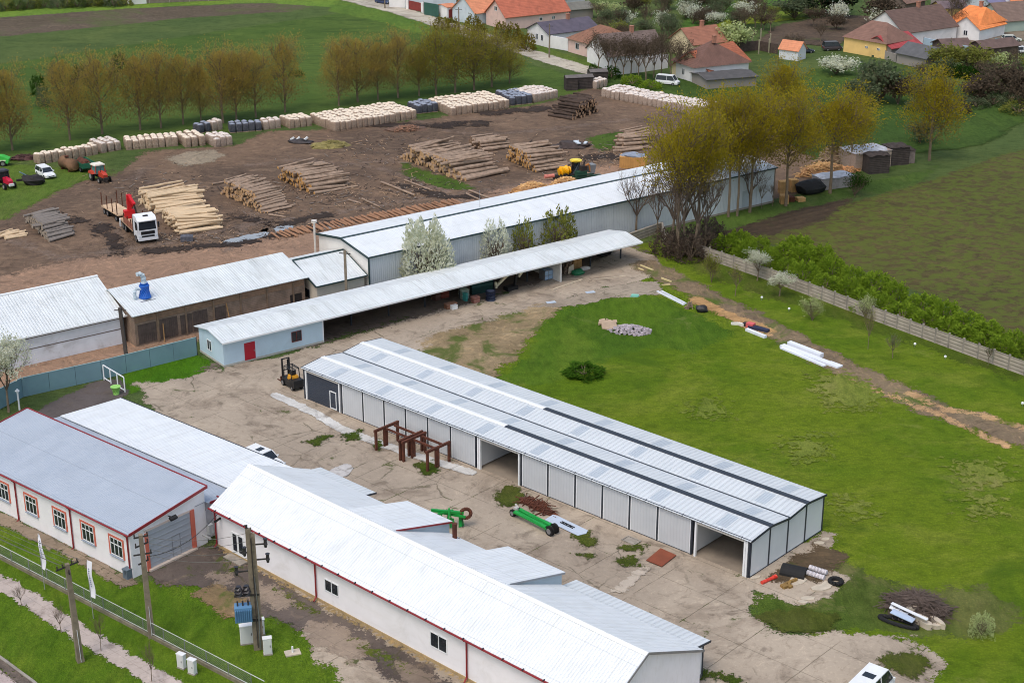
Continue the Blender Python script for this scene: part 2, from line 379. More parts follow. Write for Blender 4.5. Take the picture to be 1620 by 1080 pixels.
# lawns of the yard
lawn = grassmat('short lawn', (102, 121, 25), (88, 113, 20), (120, 131, 44), .7, (1.0, .5, .4), rot=R(-30), st=(.7, 1.1, 1), straw=((138, 138, 72), .6), patch=((66, 92, 18), .56, .6), big=.05)
zone('lawn', [(965, 398), (1050, 378), (1200, 428), (1330, 476), (1480, 528), (1640, 592), (1900, 720), (1900, 1300), (1250, 1300), (1300, 900), (780, 590), (830, 500), (990, 450), (1020, 420)], lawn, 3, 2)
zone('grass', [(790, 600), (830, 570), (860, 500), (930, 470), (1020, 462), (1110, 500), (1160, 530), (1100, 556), (1010, 552), (960, 570), (900, 600), (830, 612)],
     grassmat('tall dark grass', (68, 98, 22), (84, 112, 26), (108, 128, 42), .5, (2.2, .7, .3), straw=((150, 142, 96), .6), big=.06), 4, 1.2)
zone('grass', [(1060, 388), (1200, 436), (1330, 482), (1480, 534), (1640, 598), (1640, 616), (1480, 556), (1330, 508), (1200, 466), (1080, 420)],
     grassmat('grass with painted shade along the fence', (74, 92, 24), (88, 104, 30), (98, 94, 52), .55, (2.4, 1., .3)), 4, 1.5)  # fence shade put into the grass colour as a darker band
zone('grass', [(1310, 870), (1420, 930), (1560, 930), (1620, 980), (1560, 1010), (1440, 1000), (1330, 1000), (1190, 985), (1180, 930), (1290, 930)],
     grassmat('weedy grass', (80, 100, 36), (104, 108, 58), (66, 86, 28), .7, (2.6, .8, .35), straw=((134, 120, 86), .6)), 4, 1.)
zone('grass', [(-60, 815), (30, 832), (120, 884), (200, 928), (330, 895), (420, 965), (520, 1020), (640, 1090), (640, 1250), (-60, 1250)],
     grassmat('front lawn', (90, 116, 26), (76, 106, 20), (110, 126, 40), .6, (.9, .4, .4), patch=((122, 110, 62), .68, .7), big=.07), 3, 1.2)
zone('grass', [(150, 652), (200, 588), (310, 562), (345, 576), (330, 590), (268, 606), (205, 622)], grassmat('grass strip by the fence', (70, 112, 14), (60, 104, 14), (82, 118, 20), .5, (.8, .35, .4)), 2, .8)
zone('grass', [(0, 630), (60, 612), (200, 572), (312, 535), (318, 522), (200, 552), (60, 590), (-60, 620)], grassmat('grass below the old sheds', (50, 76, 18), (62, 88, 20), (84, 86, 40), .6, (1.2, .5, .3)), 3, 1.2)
# timber yard
zone('timber_yard', [(-160, 560), (-160, 340), (0, 338), (40, 322), (100, 294), (190, 272), (230, 240), (372, 232), (420, 208), (500, 206), (650, 192), (720, 182), (880, 162), (900, 150), (960, 132), (960, 150), (1080, 180), (1240, 210), (1330, 240), (1290, 300), (1200, 322), (700, 420), (500, 500), (200, 560), (0, 620)],
     soilmat('muddy timber yard', (116, 96, 80), (92, 77, 66), (144, 122, 102), R(-20), (2.2, 1., .22), st=(.5, 1.2, 1), green=((82, 92, 44), .045, .66, .55), puddle=.735), 4, 1.6)
zone('timber_yard', [(-160, 540), (-160, 450), (0, 440), (110, 410), (250, 402), (400, 384), (520, 352), (720, 318), (860, 282), (960, 262), (1000, 262), (900, 312), (700, 420), (500, 500), (200, 560), (0, 620)],
     soilmat('reddish packed earth', (152, 124, 103), (136, 111, 94), (118, 98, 86), R(36), (3., 1.8, .16), st=(.9, .8, 1)), 5, 1.6)
for n_, l_, w_ in (('wheel_track', [(395, 262), (470, 252), (540, 258), (610, 268), (700, 300), (735, 318)], 1.), ('wheel_track', [(690, 246), (612, 254), (540, 262), (430, 300), (360, 396)], .9),
                   ('wheel_track', [(640, 186), (690, 204), (760, 214), (860, 206), (940, 196), (990, 190)], 1.), ('wheel_track', [(170, 396), (210, 340), (300, 300), (210, 284), (240, 262)], 1.2), ('wheel_track', [(380, 330), (480, 352), (560, 330), (760, 302), (860, 286)], 1.), ('wheel_track', [(0, 372), (90, 410), (260, 386), (420, 350)], 1.3)):
    zone(n_, l_, soilmat('pale wheel track', (122, 105, 93), (106, 91, 81), (96, 82, 74), 0, (2.2, 1.2, .5), st=(1, 1, 1)), 2.5, 1.2, hw=w_ * .55)
zone('grass', [(-140, 340), (-140, 260), (0, 262), (60, 262), (130, 268), (190, 276), (130, 286), (95, 302), (40, 330), (0, 350)], grassmat('grass corner with tractors', (80, 106, 42), (92, 114, 44), (104, 106, 62), .5, (2., 1., .25)), 4, 1.6)
for p_ in ([(640, 258), (690, 276), (760, 300), (700, 300), (640, 276)], [(930, 218), (985, 208), (1000, 232), (950, 240)], [(960, 148), (990, 144), (985, 156)], [(610, 176), (648, 172), (690, 180), (640, 184)]):
    zone('grass', p_, grassmat('tuft of yard grass', (66, 92, 34), (80, 102, 40), (58, 78, 30), .5, (2.5, .9, .3)), 3, 1.2)
zone('sand_patch', [(262, 250), (300, 240), (340, 238), (356, 246), (330, 258), (290, 264)], soilmat('pale sand', (146, 134, 116), (128, 116, 100), (112, 98, 86), 0, (1.6, .8, .4), st=(1, 1, 1)), 3, 1.)
# concrete yard, front apron, dirt
zone('yard', [(215, 604), (262, 606), (330, 586), (400, 574), (512, 546), (660, 500), (800, 462), (905, 424), (985, 388), (1032, 404), (1052, 430), (1010, 446), (930, 462), (860, 492), (780, 512), (700, 560), (690, 600), (1183, 905), (1312, 846), (1330, 862), (1250, 900), (1330, 905), (1340, 930), (1260, 955), (1180, 935), (1185, 975), (1240, 1000), (1330, 1000), (1400, 1000), (1440, 1012), (1490, 1050), (1440, 1130), (1200, 1350), (700, 1300), (300, 760)],
     concmat('cracked concrete yard', (172, 158, 141), (152, 139, 124), (2.2, .4, .35), weed=.61), 3, 1.)
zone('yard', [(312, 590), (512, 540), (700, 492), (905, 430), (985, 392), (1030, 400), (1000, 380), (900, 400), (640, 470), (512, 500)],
     concmat('darker concrete under the canopy', (118, 106, 96), (100, 88, 80), (2.2, 1.2, .25), stain=(64, 56, 50), weed=.7), 4, 1.2)  # darker concrete tone below the canopy roof
zone('bare_soil', [(690, 590), (650, 560), (700, 524), (770, 510), (860, 478), (880, 490), (840, 530), (830, 556), (790, 585), (760, 604)],
     soilmat('bare sandy soil', (146, 128, 100), (124, 108, 82), (172, 154, 122), R(-40), (2.4, .8, .3), st=(.6, 1.4, 1), green=((70, 90, 30), .16, .5, .85)), 3, 1.)
zone('yard', [(840, 486), (930, 462), (1000, 446), (1046, 446), (1044, 466), (960, 474), (900, 486)], concmat('broken pale concrete', (158, 146, 130), (138, 126, 112), (1.6, .3, .4), weed=.6), 3, 1.)
zone('track', [(1020, 420), (1060, 440), (1120, 470), (1180, 500), (1250, 536), (1330, 580), (1400, 612), (1480, 646), (1560, 672), (1700, 720)], soilmat('worn earth track', (128, 112, 90), (108, 94, 78), (166, 140, 104), R(-35), (2., .7, .35), st=(2.4, .5, 1), green=((78, 100, 28), .12, .52, .9)), 3, .9, hw=2.0)
zone('track', [(1100, 474), (1160, 502), (1215, 524)], soilmat('orange sand', (186, 150, 102), (166, 132, 92), (140, 112, 82), R(-35), (1.3, .4, .4)), 2, .8, hw=1.0)
for l_ in ([(1335, 597), (1372, 614), (1412, 628), (1470, 650), (1512, 668)], [(1520, 672), (1560, 692), (1590, 704)], [(1440, 622), (1500, 650), (1540, 652), (1620, 678)], [(1180, 518), (1215, 530)]):
    zone('track', l_, soilmat('orange sand edge', (188, 154, 112), (164, 134, 100), (140, 114, 86), R(-35), (1.1, .4, .5), green=((84, 104, 30), .2, .56, .8)), 2, .8, hw=.5)
zone('bare_soil', [(1240, 890), (1300, 858), (1340, 880), (1300, 920), (1220, 920)], soilmat('damp soil by the shed end', (92, 78, 60), (78, 66, 52), (112, 96, 74), R(-40), (1.6, .6, .4), green=((66, 84, 28), .2, .58, .7)), 2, .8)
zone('apron', [(335, 858), (310, 870), (225, 908), (262, 924), (330, 925), (372, 960), (440, 985), (520, 1010), (600, 1060), (640, 1100), (760, 1100), (600, 1008), (440, 918)],
     concmat('dark asphalt apron', (104, 93, 86), (84, 75, 70), (1.6, .4, .5), stain=(142, 124, 104), weed=.6, joint=4., crack=.7), 2, .8)
for p_ in ([(398, 905), (430, 925), (470, 960), (440, 968), (405, 940)], [(480, 985), (540, 990), (600, 1030), (560, 1050), (500, 1020)], [(610, 1040), (680, 1060), (700, 1090), (640, 1080)], [(330, 905), (362, 902), (372, 922), (340, 926)]):
    zone('apron', p_, concmat('worn pale apron', (150, 134, 118), (128, 114, 102), (2., .4, .6), stain=(98, 86, 76), weed=.58, joint=2.5), 2.5, .7)
for p_ in ([(430, 925), (470, 950), (500, 972), (470, 962)], [(560, 1010), (620, 1040), (640, 1062), (590, 1040)], [(352, 888), (376, 900), (372, 908)]):
    zone('weeds', p_, grassmat('weeds on the apron', (86, 98, 36), (74, 92, 24), (104, 102, 56), .6, (1.4, .6, .7), rot=0), 1.5, .6)
zone('bare_soil', [(300, 935), (340, 922), (372, 940), (420, 975), (400, 992), (352, 970)], soilmat('ochre earth patch', (142, 118, 86), (122, 104, 78), (100, 88, 70), 0, (1.4, .5, .45), st=(1, 1, 1), green=((70, 92, 28), .2, .58, .8)), 2, .8)
zone('apron', [(-40, 790), (60, 838), (140, 880), (212, 916), (222, 928), (196, 930), (120, 890), (30, 842), (-40, 818)], concmat('earth apron along the wall', (142, 126, 108), (120, 106, 92), (.7, .3, .5), weed=.66), 1.5, .7)
zone('gravel_strip', [(344, 866), (440, 920), (540, 973), (640, 1027), (740, 1082)], soilmat('sandy strip under the wall', (172, 150, 108), (150, 130, 94), (132, 114, 86), 0, (.5, .2, .6), st=(1, 1, 1), green=((78, 90, 36), .3, .6, .7)), 1, .5, hw=.22)
zone('driveway', [(30, 690), (60, 648), (150, 604), (188, 600), (205, 622), (160, 650), (90, 690), (40, 740)], concmat('dark asphalt by the fence', (94, 86, 84), (82, 75, 72), (.8, .3, .4), weed=.72), 2, .8)
zone('footpath', [(-60, 890), (0, 922), (40, 944), (66, 962), (110, 990), (180, 1034), (250, 1074), (330, 1120)], concmat('worn footpath', (186, 172, 164), (170, 157, 148), (.8, .25, .6), weed=.72, joint=2.), 1.6, .5, hw=.85)
# road corner with its kerb, bottom left
zone('road', [(-80, 1010), (0, 1058), (40, 1090), (60, 1300), (-200, 1300), (-200, 1010)], concmat('pale road surface', (176, 160, 156), (160, 146, 142), (.1, .1, .5), weed=.9, joint=9.), .6, .5)
kb = MB().use(M['concrete']); pk = [G(-90, 985), G(0, 1040), G(52, 1078), G(90, 1110)]
for i in range(3): kb.bar(pk[i] + Vector((0, 0, .06)), pk[i + 1] + Vector((0, 0, .06)), .22, .16)
o = solo('kerb', kb, None, None, None); o['kind'] = 'structure'
zone('gutter_strip', [(-90, 996), (0, 1049), (48, 1086), (90, 1122)], soilmat('gritty gutter', (104, 94, 86), (88, 80, 74), (130, 118, 108), 0, (.6, .3, .6), st=(1, 1, 1)), .8, .4, hw=.5)
for p_ in ([(1285, 596), (1340, 590), (1400, 625), (1370, 650), (1310, 640)], [(1500, 730), (1580, 735), (1600, 762), (1540, 770)], [(1530, 790), (1570, 786), (1575, 812), (1540, 815)], [(1090, 640), (1130, 632), (1150, 655), (1110, 662)], [(1330, 790), (1380, 800), (1370, 820), (1335, 815)], [(1240, 700), (1300, 690), (1310, 720), (1260, 730)]):
    zone('grass', p_, grassmat('dry worn grass', (112, 126, 48), (126, 132, 62), (98, 116, 38), .6, (2., 2.2, .5), straw=((148, 140, 88), .6)), 4, 1.)
for p_ in ([(352, 382), (395, 371), (428, 367), (424, 374), (380, 384), (354, 388)], [(430, 363), (452, 356), (466, 358), (462, 366), (438, 370)], [(505, 360), (545, 352), (550, 356), (512, 364)]):
    N = NT('puddle water'); zone('puddle', p_, N.out(lin((150, 152, 156)), .12, alpha=edge_alpha(N, .9, .1, .6), spec=.8), 1.5, .6)
for l_, hw in (([(240, 398), (300, 392), (380, 386), (470, 366), (540, 350)], 1.2), ([(640, 296), (700, 312), (760, 310)], 1.3), ([(360, 340), (440, 356), (520, 340)], 1.0), ([(930, 250), (970, 246), (990, 252)], 1.8), ([(700, 168), (780, 180), (860, 172)], 2.2), ([(90, 340), (160, 360), (190, 400)], 1.0), ([(560, 196), (680, 200), (760, 196)], 2.0)):
    zone('wet_mud', l_, soilmat('dark wet mud', (62, 53, 48), (54, 46, 43), (80, 70, 64), .4, (4.2, 1.2, .3), st=(1, 1, 1)), 4, 1.2, hw=hw * .8)
# village
zone('village_road', [(480, -26), (560, 0), (640, 20), (690, 36), (740, 52), (790, 68), (840, 84), (890, 100), (940, 114), (990, 126), (1050, 134)], concmat('pale village road', (186, 178, 162), (170, 162, 148), (1.2, .5, .3), weed=.72, joint=20.), 3, 1.5, hw=3.2)
zone('grass', [(838, 78), (880, 90), (940, 108), (990, 120), (960, 106), (900, 88), (850, 72)], grassmat('strip before the houses', (84, 108, 40), (96, 112, 48), (70, 92, 34), .5, (1., .4, .3)), 3, 1.5)
zone('grass', [(940, 104), (1100, 130), (1200, 140), (1340, 96), (1420, 110), (1560, 150), (1620, 190), (1560, 230), (1300, 260), (1200, 200), (1000, 160), (950, 140)], grassmat('village green', (62, 86, 36), (74, 96, 40), (54, 74, 34), .6, (2.5, 1., .2)), 4, 2.5)
zone('bare_soil', [(1190, 74), (1230, 40), (1330, 24), (1420, 28), (1380, 44), (1330, 70), (1260, 72)], soilmat('garden soil', (92, 78, 66), (80, 68, 58), (106, 92, 78), R(20), (3., 1., .15), green=((74, 90, 44), .05, .55, .6), furrow=1.4), 5, 2.5)
zone('grass', [(1130, 44), (1160, 26), (1230, 20), (1290, 12), (1270, 30), (1200, 38)], grassmat('yellow flowering grass', (142, 150, 48), (112, 132, 44), (92, 112, 40), .6, (3., 1., .15)), 5, 2.5)
zone('grass', [(1080, 50), (1090, 4), (1180, -8), (1330, -10), (1300, 8), (1180, 22)], grassmat('green paddock', (78, 112, 48), (92, 120, 50), (66, 90, 42), .6, (3., 1., .15)), 5, 3)
zone('yard', [(1430, 60), (1560, 50), (1700, 50), (1700, 84), (1600, 84), (1480, 90)], concmat('village yard', (128, 116, 100), (108, 98, 86), (2.5, 1., .2), weed=.61), 4, 2.5)
# ================================================================ the big sheds and halls
WHITEROOF = mat('white sheet roof', (232, 236, 240), .5, .03, .5, stripe=(0, .28, .03), dirt=(206, 208, 208), dirt_amt=.35, streak=('y', (200, 202, 200), .5), seam=(0, 3.1, .22))
WHITEROOF2 = mat('older white sheet roof', (222, 227, 229), .55, .05, .4, stripe=(0, .33, .035), dirt=(192, 196, 196), dirt_amt=.5, streak=('y', (168, 170, 168), .6), seam=(0, 2.6, .3))
GREYROOF = mat('blue grey sheet roof', (172, 181, 194), .5, .04, .3, stripe=(0, .24, .02), dirt=(150, 162, 180), dirt_amt=.4, seam=(0, 4.2, .3))
SHEDROOF = mat('silver sheet roof', (208, 213, 217), .45, .03, .5, stripe=(0, .5, .05), dirt=(194, 200, 204), dirt_amt=.35, streak=('y', (184, 190, 195), .35), seam=(0, 2.9, .14))
WHITEWALL = mat('white rendered wall', (238, 236, 240), .85, .03, .8, dirt=(200, 196, 192), dirt_amt=.35, streak=('x', (212, 208, 204), .3), bump=.08)
PLINTH = mat('sand plinth', (176, 152, 112), .9, .2, 1.5, dirt=(136, 118, 88))
def panel(mb, m, p, q, t): mb.use(m)
def window(parent, x, z, w_, h, nx=2, ny=1, y=0., axis='x', frame=None, sill=None, surround=None, fw=.07):
    """window in a wall facing -y (axis x) or +x / -x (axis '+y' / '-y'); frame and bars, glass pane, sill, coloured surround"""
    fr = MB(); gl = MB(); sl_ = MB(); su = MB()
    def B(mb, a0, a1, d0, d1, z0, z1):
        if axis == 'x': mb.bx(a0, a1, y - d1, y - d0, z0, z1)
        elif axis == '+y': mb.bx(y + d0, y + d1, a0, a1, z0, z1)
        else: mb.bx(y - d1, y - d0, a0, a1, z0, z1)
    x0, x1 = x - w_ / 2, x + w_ / 2
    B(gl, x0, x1, .004, .02, z, z + h)
    for i in range(nx + 1):
        c = x0 + w_ * i / nx; hw_ = fw / 2
        B(fr, c - hw_, c + hw_, .006, .06, z - fw / 2, z + h + fw / 2)
    zs = [0, 1] if ny == 1 else [0, .66, 1] if ny == 2 else [i / ny for i in range(ny + 1)]
    for t in zs: B(fr, x0 + fw / 2, x1 - fw / 2, .007, .058, z + h * t - fw / 2, z + h * t + fw / 2)
    o = part('window', gl, parent, M['glass']); f = part('frame', fr, o, frame or M['white'])
    if sill: B(sl_, x0 - .12, x1 + .12, .003, .16, z - .16, z - .09); part('sill', sl_, o, sill)
    if surround:
        for a0, a1, z0, z1 in ((x0 - .24, x0 - .05, z - .1, z + h + .22), (x1 + .05, x1 + .24, z - .1, z + h + .22), (x0 - .05, x1 + .05, z + h + .05, z + h + .22)): B(su, a0, a1, .002, .05, z0, z1)
        part('surround', su, o, surround)
    return o
# ---- the long open-bay shed in the middle
SH_L, SH_W, EV, RG, VA = 56.75, 11.35, 3.6, 3.93, 3.57
t = thing('machinery_shed', 'long grey panelled shed with twin low ridges, dark roller door and two open bays', 'shed', (19.92, 116.03, 0), R(-42.2))
PANEL = mat('light grey wall panel', (196, 199, 203), .6, .03, .6, stripe=(0, .33, .012), dirt=(180, 184, 190), dirt_amt=.3)
PANELW = mat('white wall panel', (214, 219, 222), .6, .03, .6, dirt=(198, 202, 206), dirt_amt=.3)
SKYL = mat('translucent roof sheet', (184, 193, 202), .35, .06, .8, stripe=(0, .25, .03), streak=('y', (166, 176, 188), .5))
def wallq(mb, x0, x1, y, z0, z1, t_=.06): mb.bx(x0, x1, y, y + t_, z0, z1)
bays = [-50.78, -47.56, -44.39, -41.27, -38.13, -34.98, -31.6]; bays2 = [-25.69, -22.38, -19.09, -15.89, -12.77, -9.67, -5.99]
for bb in (bays, bays2):
    for i in range(6): part('wall_panel', MB().bx(bb[i] + .1, bb[i + 1] - .1, .02, .1, .1, EV - .2), t, PANEL)
    f = MB()
    for i in range(6):
        a, b = bb[i], bb[i + 1]
        for x in (a + .1, b - .2): f.bx(x, x + .1, -.02, .018, .1, EV - .2)
        f.bx(a + .2, b - .2, -.018, .018, EV - .3, EV - .2)
    part('panel_trim', f, t, M['white'])
ps = sorted(set([-56.7] + bays + bays2 + [-.08]))
for x in ps: part('post', MB().bx(x - .08, x + .08, -.06, .14, 0, EV - .12), t, M['anth'])
for x in (-56.38, -51.12, -31.25, -25.95, -5.55, -.5, -31.02, -.28): part('door_jamb', MB().bx(x - .09, x + .09, -.1, .1, 0, EV - .2), t, M['white'])
for x0, x1 in ((-56.3, -51.3), (-31, -26.1), (-5.4, -.6)): part('lintel', MB().bx(x0, x1, -.08, .06, EV - .36, EV - .2), t, mat('cream lintel', (216, 210, 202), .6, .05))
dr = MB().use(mat('anthracite roller door', (52, 60, 74), .5, .06, .8, stripe=(2, .2, .03))).bx(-56.28, -51.25, .04, .1, .02, EV - .37)
d_ = part('roller_door', dr, t)
wf = MB()
for a, b in (((-52.72, .05), (-52.62, 2.05)), ((-51.78, .05), (-51.68, 2.05))): wf.bx(a[0], b[0], -.02, .036, .1, 2.1)
wf.bx(-52.62, -51.78, -.019, .036, 2.0, 2.1); wf.bx(-52.62, -51.78, -.019, .036, .1, .2); part('wicket_frame', wf, d_, M['white'])
sk = MB(); sk.bx(-56.75, -51, -.03, .0, EV - .2, EV - .04); part('fascia', MB().bx(-56.85, .1, -.14, -.06, EV - .18, EV + .04), t, M['anth'])
part('sole_beam', MB().bx(-50.8, -31.4, -.0, .12, 0, .1).bx(-25.5, -5.9, -.0, .12, 0, .1), t, M['anth'])
part('floor', MB().bx(-56.6, -.1, .15, SH_W - .12, .0, .06), t, mat('dusty concrete floor', (140, 128, 114), .9, .15, .5, dirt=(104, 94, 84)))
# right gable: four panels between five posts
ys = [0, SH_W / 4, SH_W / 2, SH_W * .75, SH_W]; zs = [EV, RG, VA, RG, EV]
for i in range(4):
    a, b = ys[i] + .09, ys[i + 1] - .09
    part('gable_panel', MB().prism([(0, a, .12), (0, b, .12), (0, b, zs[i + 1] - .12), (0, a, zs[i] - .12)], (.06, 0, 0)), t, PANELW)
for i in range(5): part('post', MB().bx(-.02, .1, ys[i] - .085 + (.08 if i == 0 else 0), ys[i] + .085, 0, zs[i] - .1), t, M['anth'])
part('sole_beam', MB().bx(-.0, .09, .1, SH_W - .1, 0, .12), t, M['anth'])
part('rear_wall', MB().bx(-56.7, -.1, SH_W - .1, SH_W, 0, EV - .1), t, PANELW)
part('end_wall', MB().prism([(-56.75, 0.15, 0), (-56.75, SH_W, 0), (-56.75, SH_W, EV - .1), (-56.75, SH_W * .75, RG - .1), (-56.75, SH_W / 2, VA - .1), (-56.75, SH_W / 4, RG - .1), (-56.75, .15, EV - .1)], (.08, 0, 0)), t, PANELW)
for x in (-31.2, -25.7, -5.8): part('partition', MB().bx(x - .05, x + .05, .2, SH_W * .55, .25, EV - .2), t, PANEL)
yy = [-.25, SH_W / 4, SH_W / 2, SH_W * .75, SH_W + .2]; zz = [EV - .0, RG, VA, RG, EV]
for i in range(4):
    rf = part('roof', MB().slab([(-56.9, yy[i], zz[i]), (.22, yy[i], zz[i]), (.22, yy[i + 1], zz[i + 1]), (-56.9, yy[i + 1], zz[i + 1])], .06), t, SHEDROOF)
    sb = MB(); a0, a1 = (.18, .8)
    for k in range(8):
        x = -53.2 + k * 7.05 + (0.6 if i % 2 else 0) 
        if x > -2: continue
        P_ = lambda xx, q: (xx, yy[i] + (yy[i + 1] - yy[i]) * q, zz[i] + (zz[i + 1] - zz[i]) * q + .012)
        part('skylight', MB().slab([P_(x, a0), P_(x + 1.1, a0), P_(x + 1.1, a1), P_(x, a1)], .015), rf, SKYL)
XC = -30.2
for i in (1, 3):
    for x0, x1, m_ in ((-56.9, XC, M['white']), (XC, .24, M['anth'])):
        r_ = MB()
        for s_ in (-1, 1): r_.slab([(x0, yy[i], RG + .05), (x1, yy[i], RG + .05), (x1, yy[i] + s_ * .3, RG + .015), (x0, yy[i] + s_ * .3, RG + .015)], .03)
        part('ridge_cap', r_, t, m_, 'white ridge cap' if m_ is M['white'] else 'anthracite ridge cap')
part('valley_gutter', MB().bx(-56.9, .2, SH_W / 2 - .07, SH_W / 2 + .07, VA - .03, VA + .04), t, M['anth'])
for x, dz, w2, h2 in ((.23, .04, .06, .2), (-56.92, .03, .05, .14)):
    vg = MB()
    for i in range(4): vg.bar((x, yy[i], zz[i] - dz), (x, yy[i + 1], zz[i + 1] - dz), w2, h2)
    part('verge_trim', vg, t, M['anth'])
gb = MB()
for k in range(28): x = -55.6 + k * 2.03; gb.bar((x, -.28, EV - .04), (x, -.02, EV + .09), .04, .04)
part('gutter_bracket', gb, t, M['anth'])
# ---- white storage hall in front
HO = G(344, 864); HR = R(-42.9); HL, HD, HE, HRZ, HRY, HB = 44.2, 10.85, 4.0, 6.4, 4.2, 3.55
t = thing('storage_hall', 'long white hall in front with white sheet roof, red gutter and red downpipes', 'warehouse', HO, HR)
w_ = MB().prism([(0, 0, 0), (0, HD, 0), (0, HD, HB - .1), (0, HRY, HRZ - .1), (0, 0, HE - .1)], (HL - .1, 0, 0)); part('wall', w_, t, WHITEWALL)
part('plinth', MB().bx(-.03, HL - .05, -.05, 0.0, 0, .3), t, PLINTH)
def slope(x0, x1, a, b, m, name='roof', th=.08, par=None):
    return part(name, MB().slab([(x0, a[0], a[1]), (x1, a[0], a[1]), (x1, b[0], b[1]), (x0, b[0], b[1])], th), par or t, m)
slope(-.3, HL + .12, (-.32, HE - .17), (HRY, HRZ), WHITEROOF); slope(-.3, HL + .12, (HRY, HRZ), (HD + .15, HB - .06), WHITEROOF)
rc = MB()
rc.slab([(-.32, HRY - .28, HRZ - .1), (HL + .14, HRY - .28, HRZ - .1), (HL + .14, HRY, HRZ + .06), (-.32, HRY, HRZ + .06)], .03)
rc.slab([(-.32, HRY + .28, HRZ - .08), (HL + .14, HRY + .28, HRZ - .08), (HL + .14, HRY, HRZ + .06), (-.32, HRY, HRZ + .06)], .03)
part('ridge_cap', rc, t, M['white'])
[part('verge_trim', MB().bar(a_, b_, .05, .18), t, M['chrome']) for a_, b_ in (((HL + .15, -.3, HE - .2), (HL + .15, HRY, HRZ - .02)), ((HL + .15, HRY, HRZ - .02), (HL + .15, HD + .1, HB - .08)))]
part('gutter', MB().tube([(-.35, -.4, HE - .24), (HL + .1, -.4, HE - .24)], .085, 8), t, M['red'])
gb = MB()
for k in range(22): gb.bx(.6 + k * 2.0, .66 + k * 2.0, -.5, -.3, HE - .2, HE - .08)
part('gutter_bracket', gb, t, M['anth'])
for x in (.12, 13.4, 30.67):
    part('downpipe', MB().tube([(x, -.4, HE - .3), (x, -.12, HE - .55), (x, -.12, .4), (x + .1, -.5, .16)], .075, 8), t, M['red'])
window(t, 15.3, 1.42, 1.62, 1.05, 2, 1); window(t, 27.62, 1.45, 1.75, 1.25, 2, 1)
dd = part('door', MB().bx(2.2, 3.95, -.035, .0, .15, 2.35), t, M['white'])
part('door_glass', MB().bx(2.4, 2.92, -.055, -.037, .6, 2.2).bx(3.2, 3.75, -.055, -.037, .6, 2.2), dd, M['glass'])
part('step', MB().bx(2.0, 4.3, -.9, -.06, 0, .15), t, M['concrete'])
part('exhaust_pipe', MB().tube([(.75, -.0, 3.05), (.95, -.75, 3.05)], .11, 8), t, M['black'])

# boxes raised out of the rear slope, and lean-to roofs behind
BOXW = mat('blue grey side wall', (168, 182, 192), .8, .06, 1)
for x0, x1 in ((12.3, 17.8), (24.2, 30.4)):
    zr = HRZ - .42 * (4.9 - HRY) - .0
    bm = MB().prism([(x0 + .15, 4.9, zr - .2), (x0 + .15, 11.1, 3.2), (x0 + .15, 11.1, 4.4), (x0 + .15, 4.9, zr + .02)], (x1 - x0 - .3, 0, 0))
    o = part('roof_box', bm, t, BOXW)
    part('box_roof', MB().slab([(x0, 4.6, zr + .16), (x1, 4.6, zr + .16), (x1, 11.35, 4.5), (x0, 11.35, 4.5)], .1), o, WHITEROOF)
    part('box_trim', MB().bar((x1 + .02, 4.9, zr + .0), (x1 + .02, 11.3, 4.4), .05, .14), o, M['red'] if x0 < 20 else M['chrome'])
o = part('lean_to', MB().bx(30.3, 43.2, 11.05, 12.4, 0.05, 2.75), t, PANELW)
part('lean_to_roof', MB().slab([(30.1, 10.6, 3.28), (43.35, 10.6, 3.28), (43.35, 13.05, 2.98), (30.1, 13.05, 2.98)], .08), o, SHEDROOF)
part('lean_to_trim', MB().bar((43.4, 10.6, 3.2), (43.4, 13.1, 2.9), .06, .16).bx(43.2, 43.26, 12.3, 12.42, 0, 2.9), o, M['anth'])
part('skirting', MB().bx(43.2, 43.26, 10.9, 12.35, 0, .35), o, M['chrome'])
o = part('lean_to', MB().bx(-.8, 6.2, 10.9, 12.3, 0, 2.55), t, PANELW)
part('lean_to_roof', MB().slab([(-1.1, 10.7, 3.1), (6.5, 10.7, 3.1), (6.5, 12.9, 2.75), (-1.1, 12.9, 2.75)], .08), o, SHEDROOF)
part('lean_to_trim', MB().bar((6.54, 10.7, 3.02), (6.54, 12.95, 2.67), .06, .16), o, M['anth'])
part('chimney', MB().cyl((19.1, 10.3, 3.4), .22, 1.75, 10).cyl((19.1, 10.3, 3.5), .5, .12, 10), t, M['rust'])
# ---- white workshop with blue grey roof
GO = G(211, 914.5); GR = R(-39.5); GLn, GE, GRZ, GRY = 25.8, 4.3, 5.55, 8.1
t = thing('workshop', 'white workshop with blue grey roof, red trim, red framed windows and grey gate', 'building', GO, GR)
part('wall', MB().prism([(0, 0, 0), (0, GRY, 0), (0, GRY, GRZ - .12), (0, 0, GE - .12)], (-GLn, 0, 0)), t, WHITEWALL)
slope(-GLn - .3, .3, (-.25, GE), (GRY + .1, GRZ), GREYROOF, th=.1)
part('rear_wing', MB().bx(-GLn + .3, -.6, GRY + .02, 11.3, 0, 3.6), t, WHITEWALL)
slope(-GLn + .1, .3, (GRY + .12, 3.95), (11.45, 3.7), GREYROOF, 'rear_roof')
[part('verge_trim', MB().bar((x, -.27, GE - .02), (x, GRY + .12, GRZ - .02), .07, .26), t, M['red']) for x in (.33, -GLn - .33)]
rt = MB(); rt.bx(-GLn - .3, .3, GRY + .1, GRY + .2, GRZ - .12, GRZ + .08); part('ridge_trim', rt, t, M['red'])
part('rear_trim', MB().bar((.33, GRY + .3, 3.9), (.33, 9.6, 3.8), .07, .24).bar((-.2, 9.62, 3.82), (.5, 9.62, 3.82), .1, .3), t, M['red'])
part('gutter', MB().tube([(-GLn - .3, -.34, GE - .1), (.3, -.34, GE - .1)], .08, 8), t, M['red'])
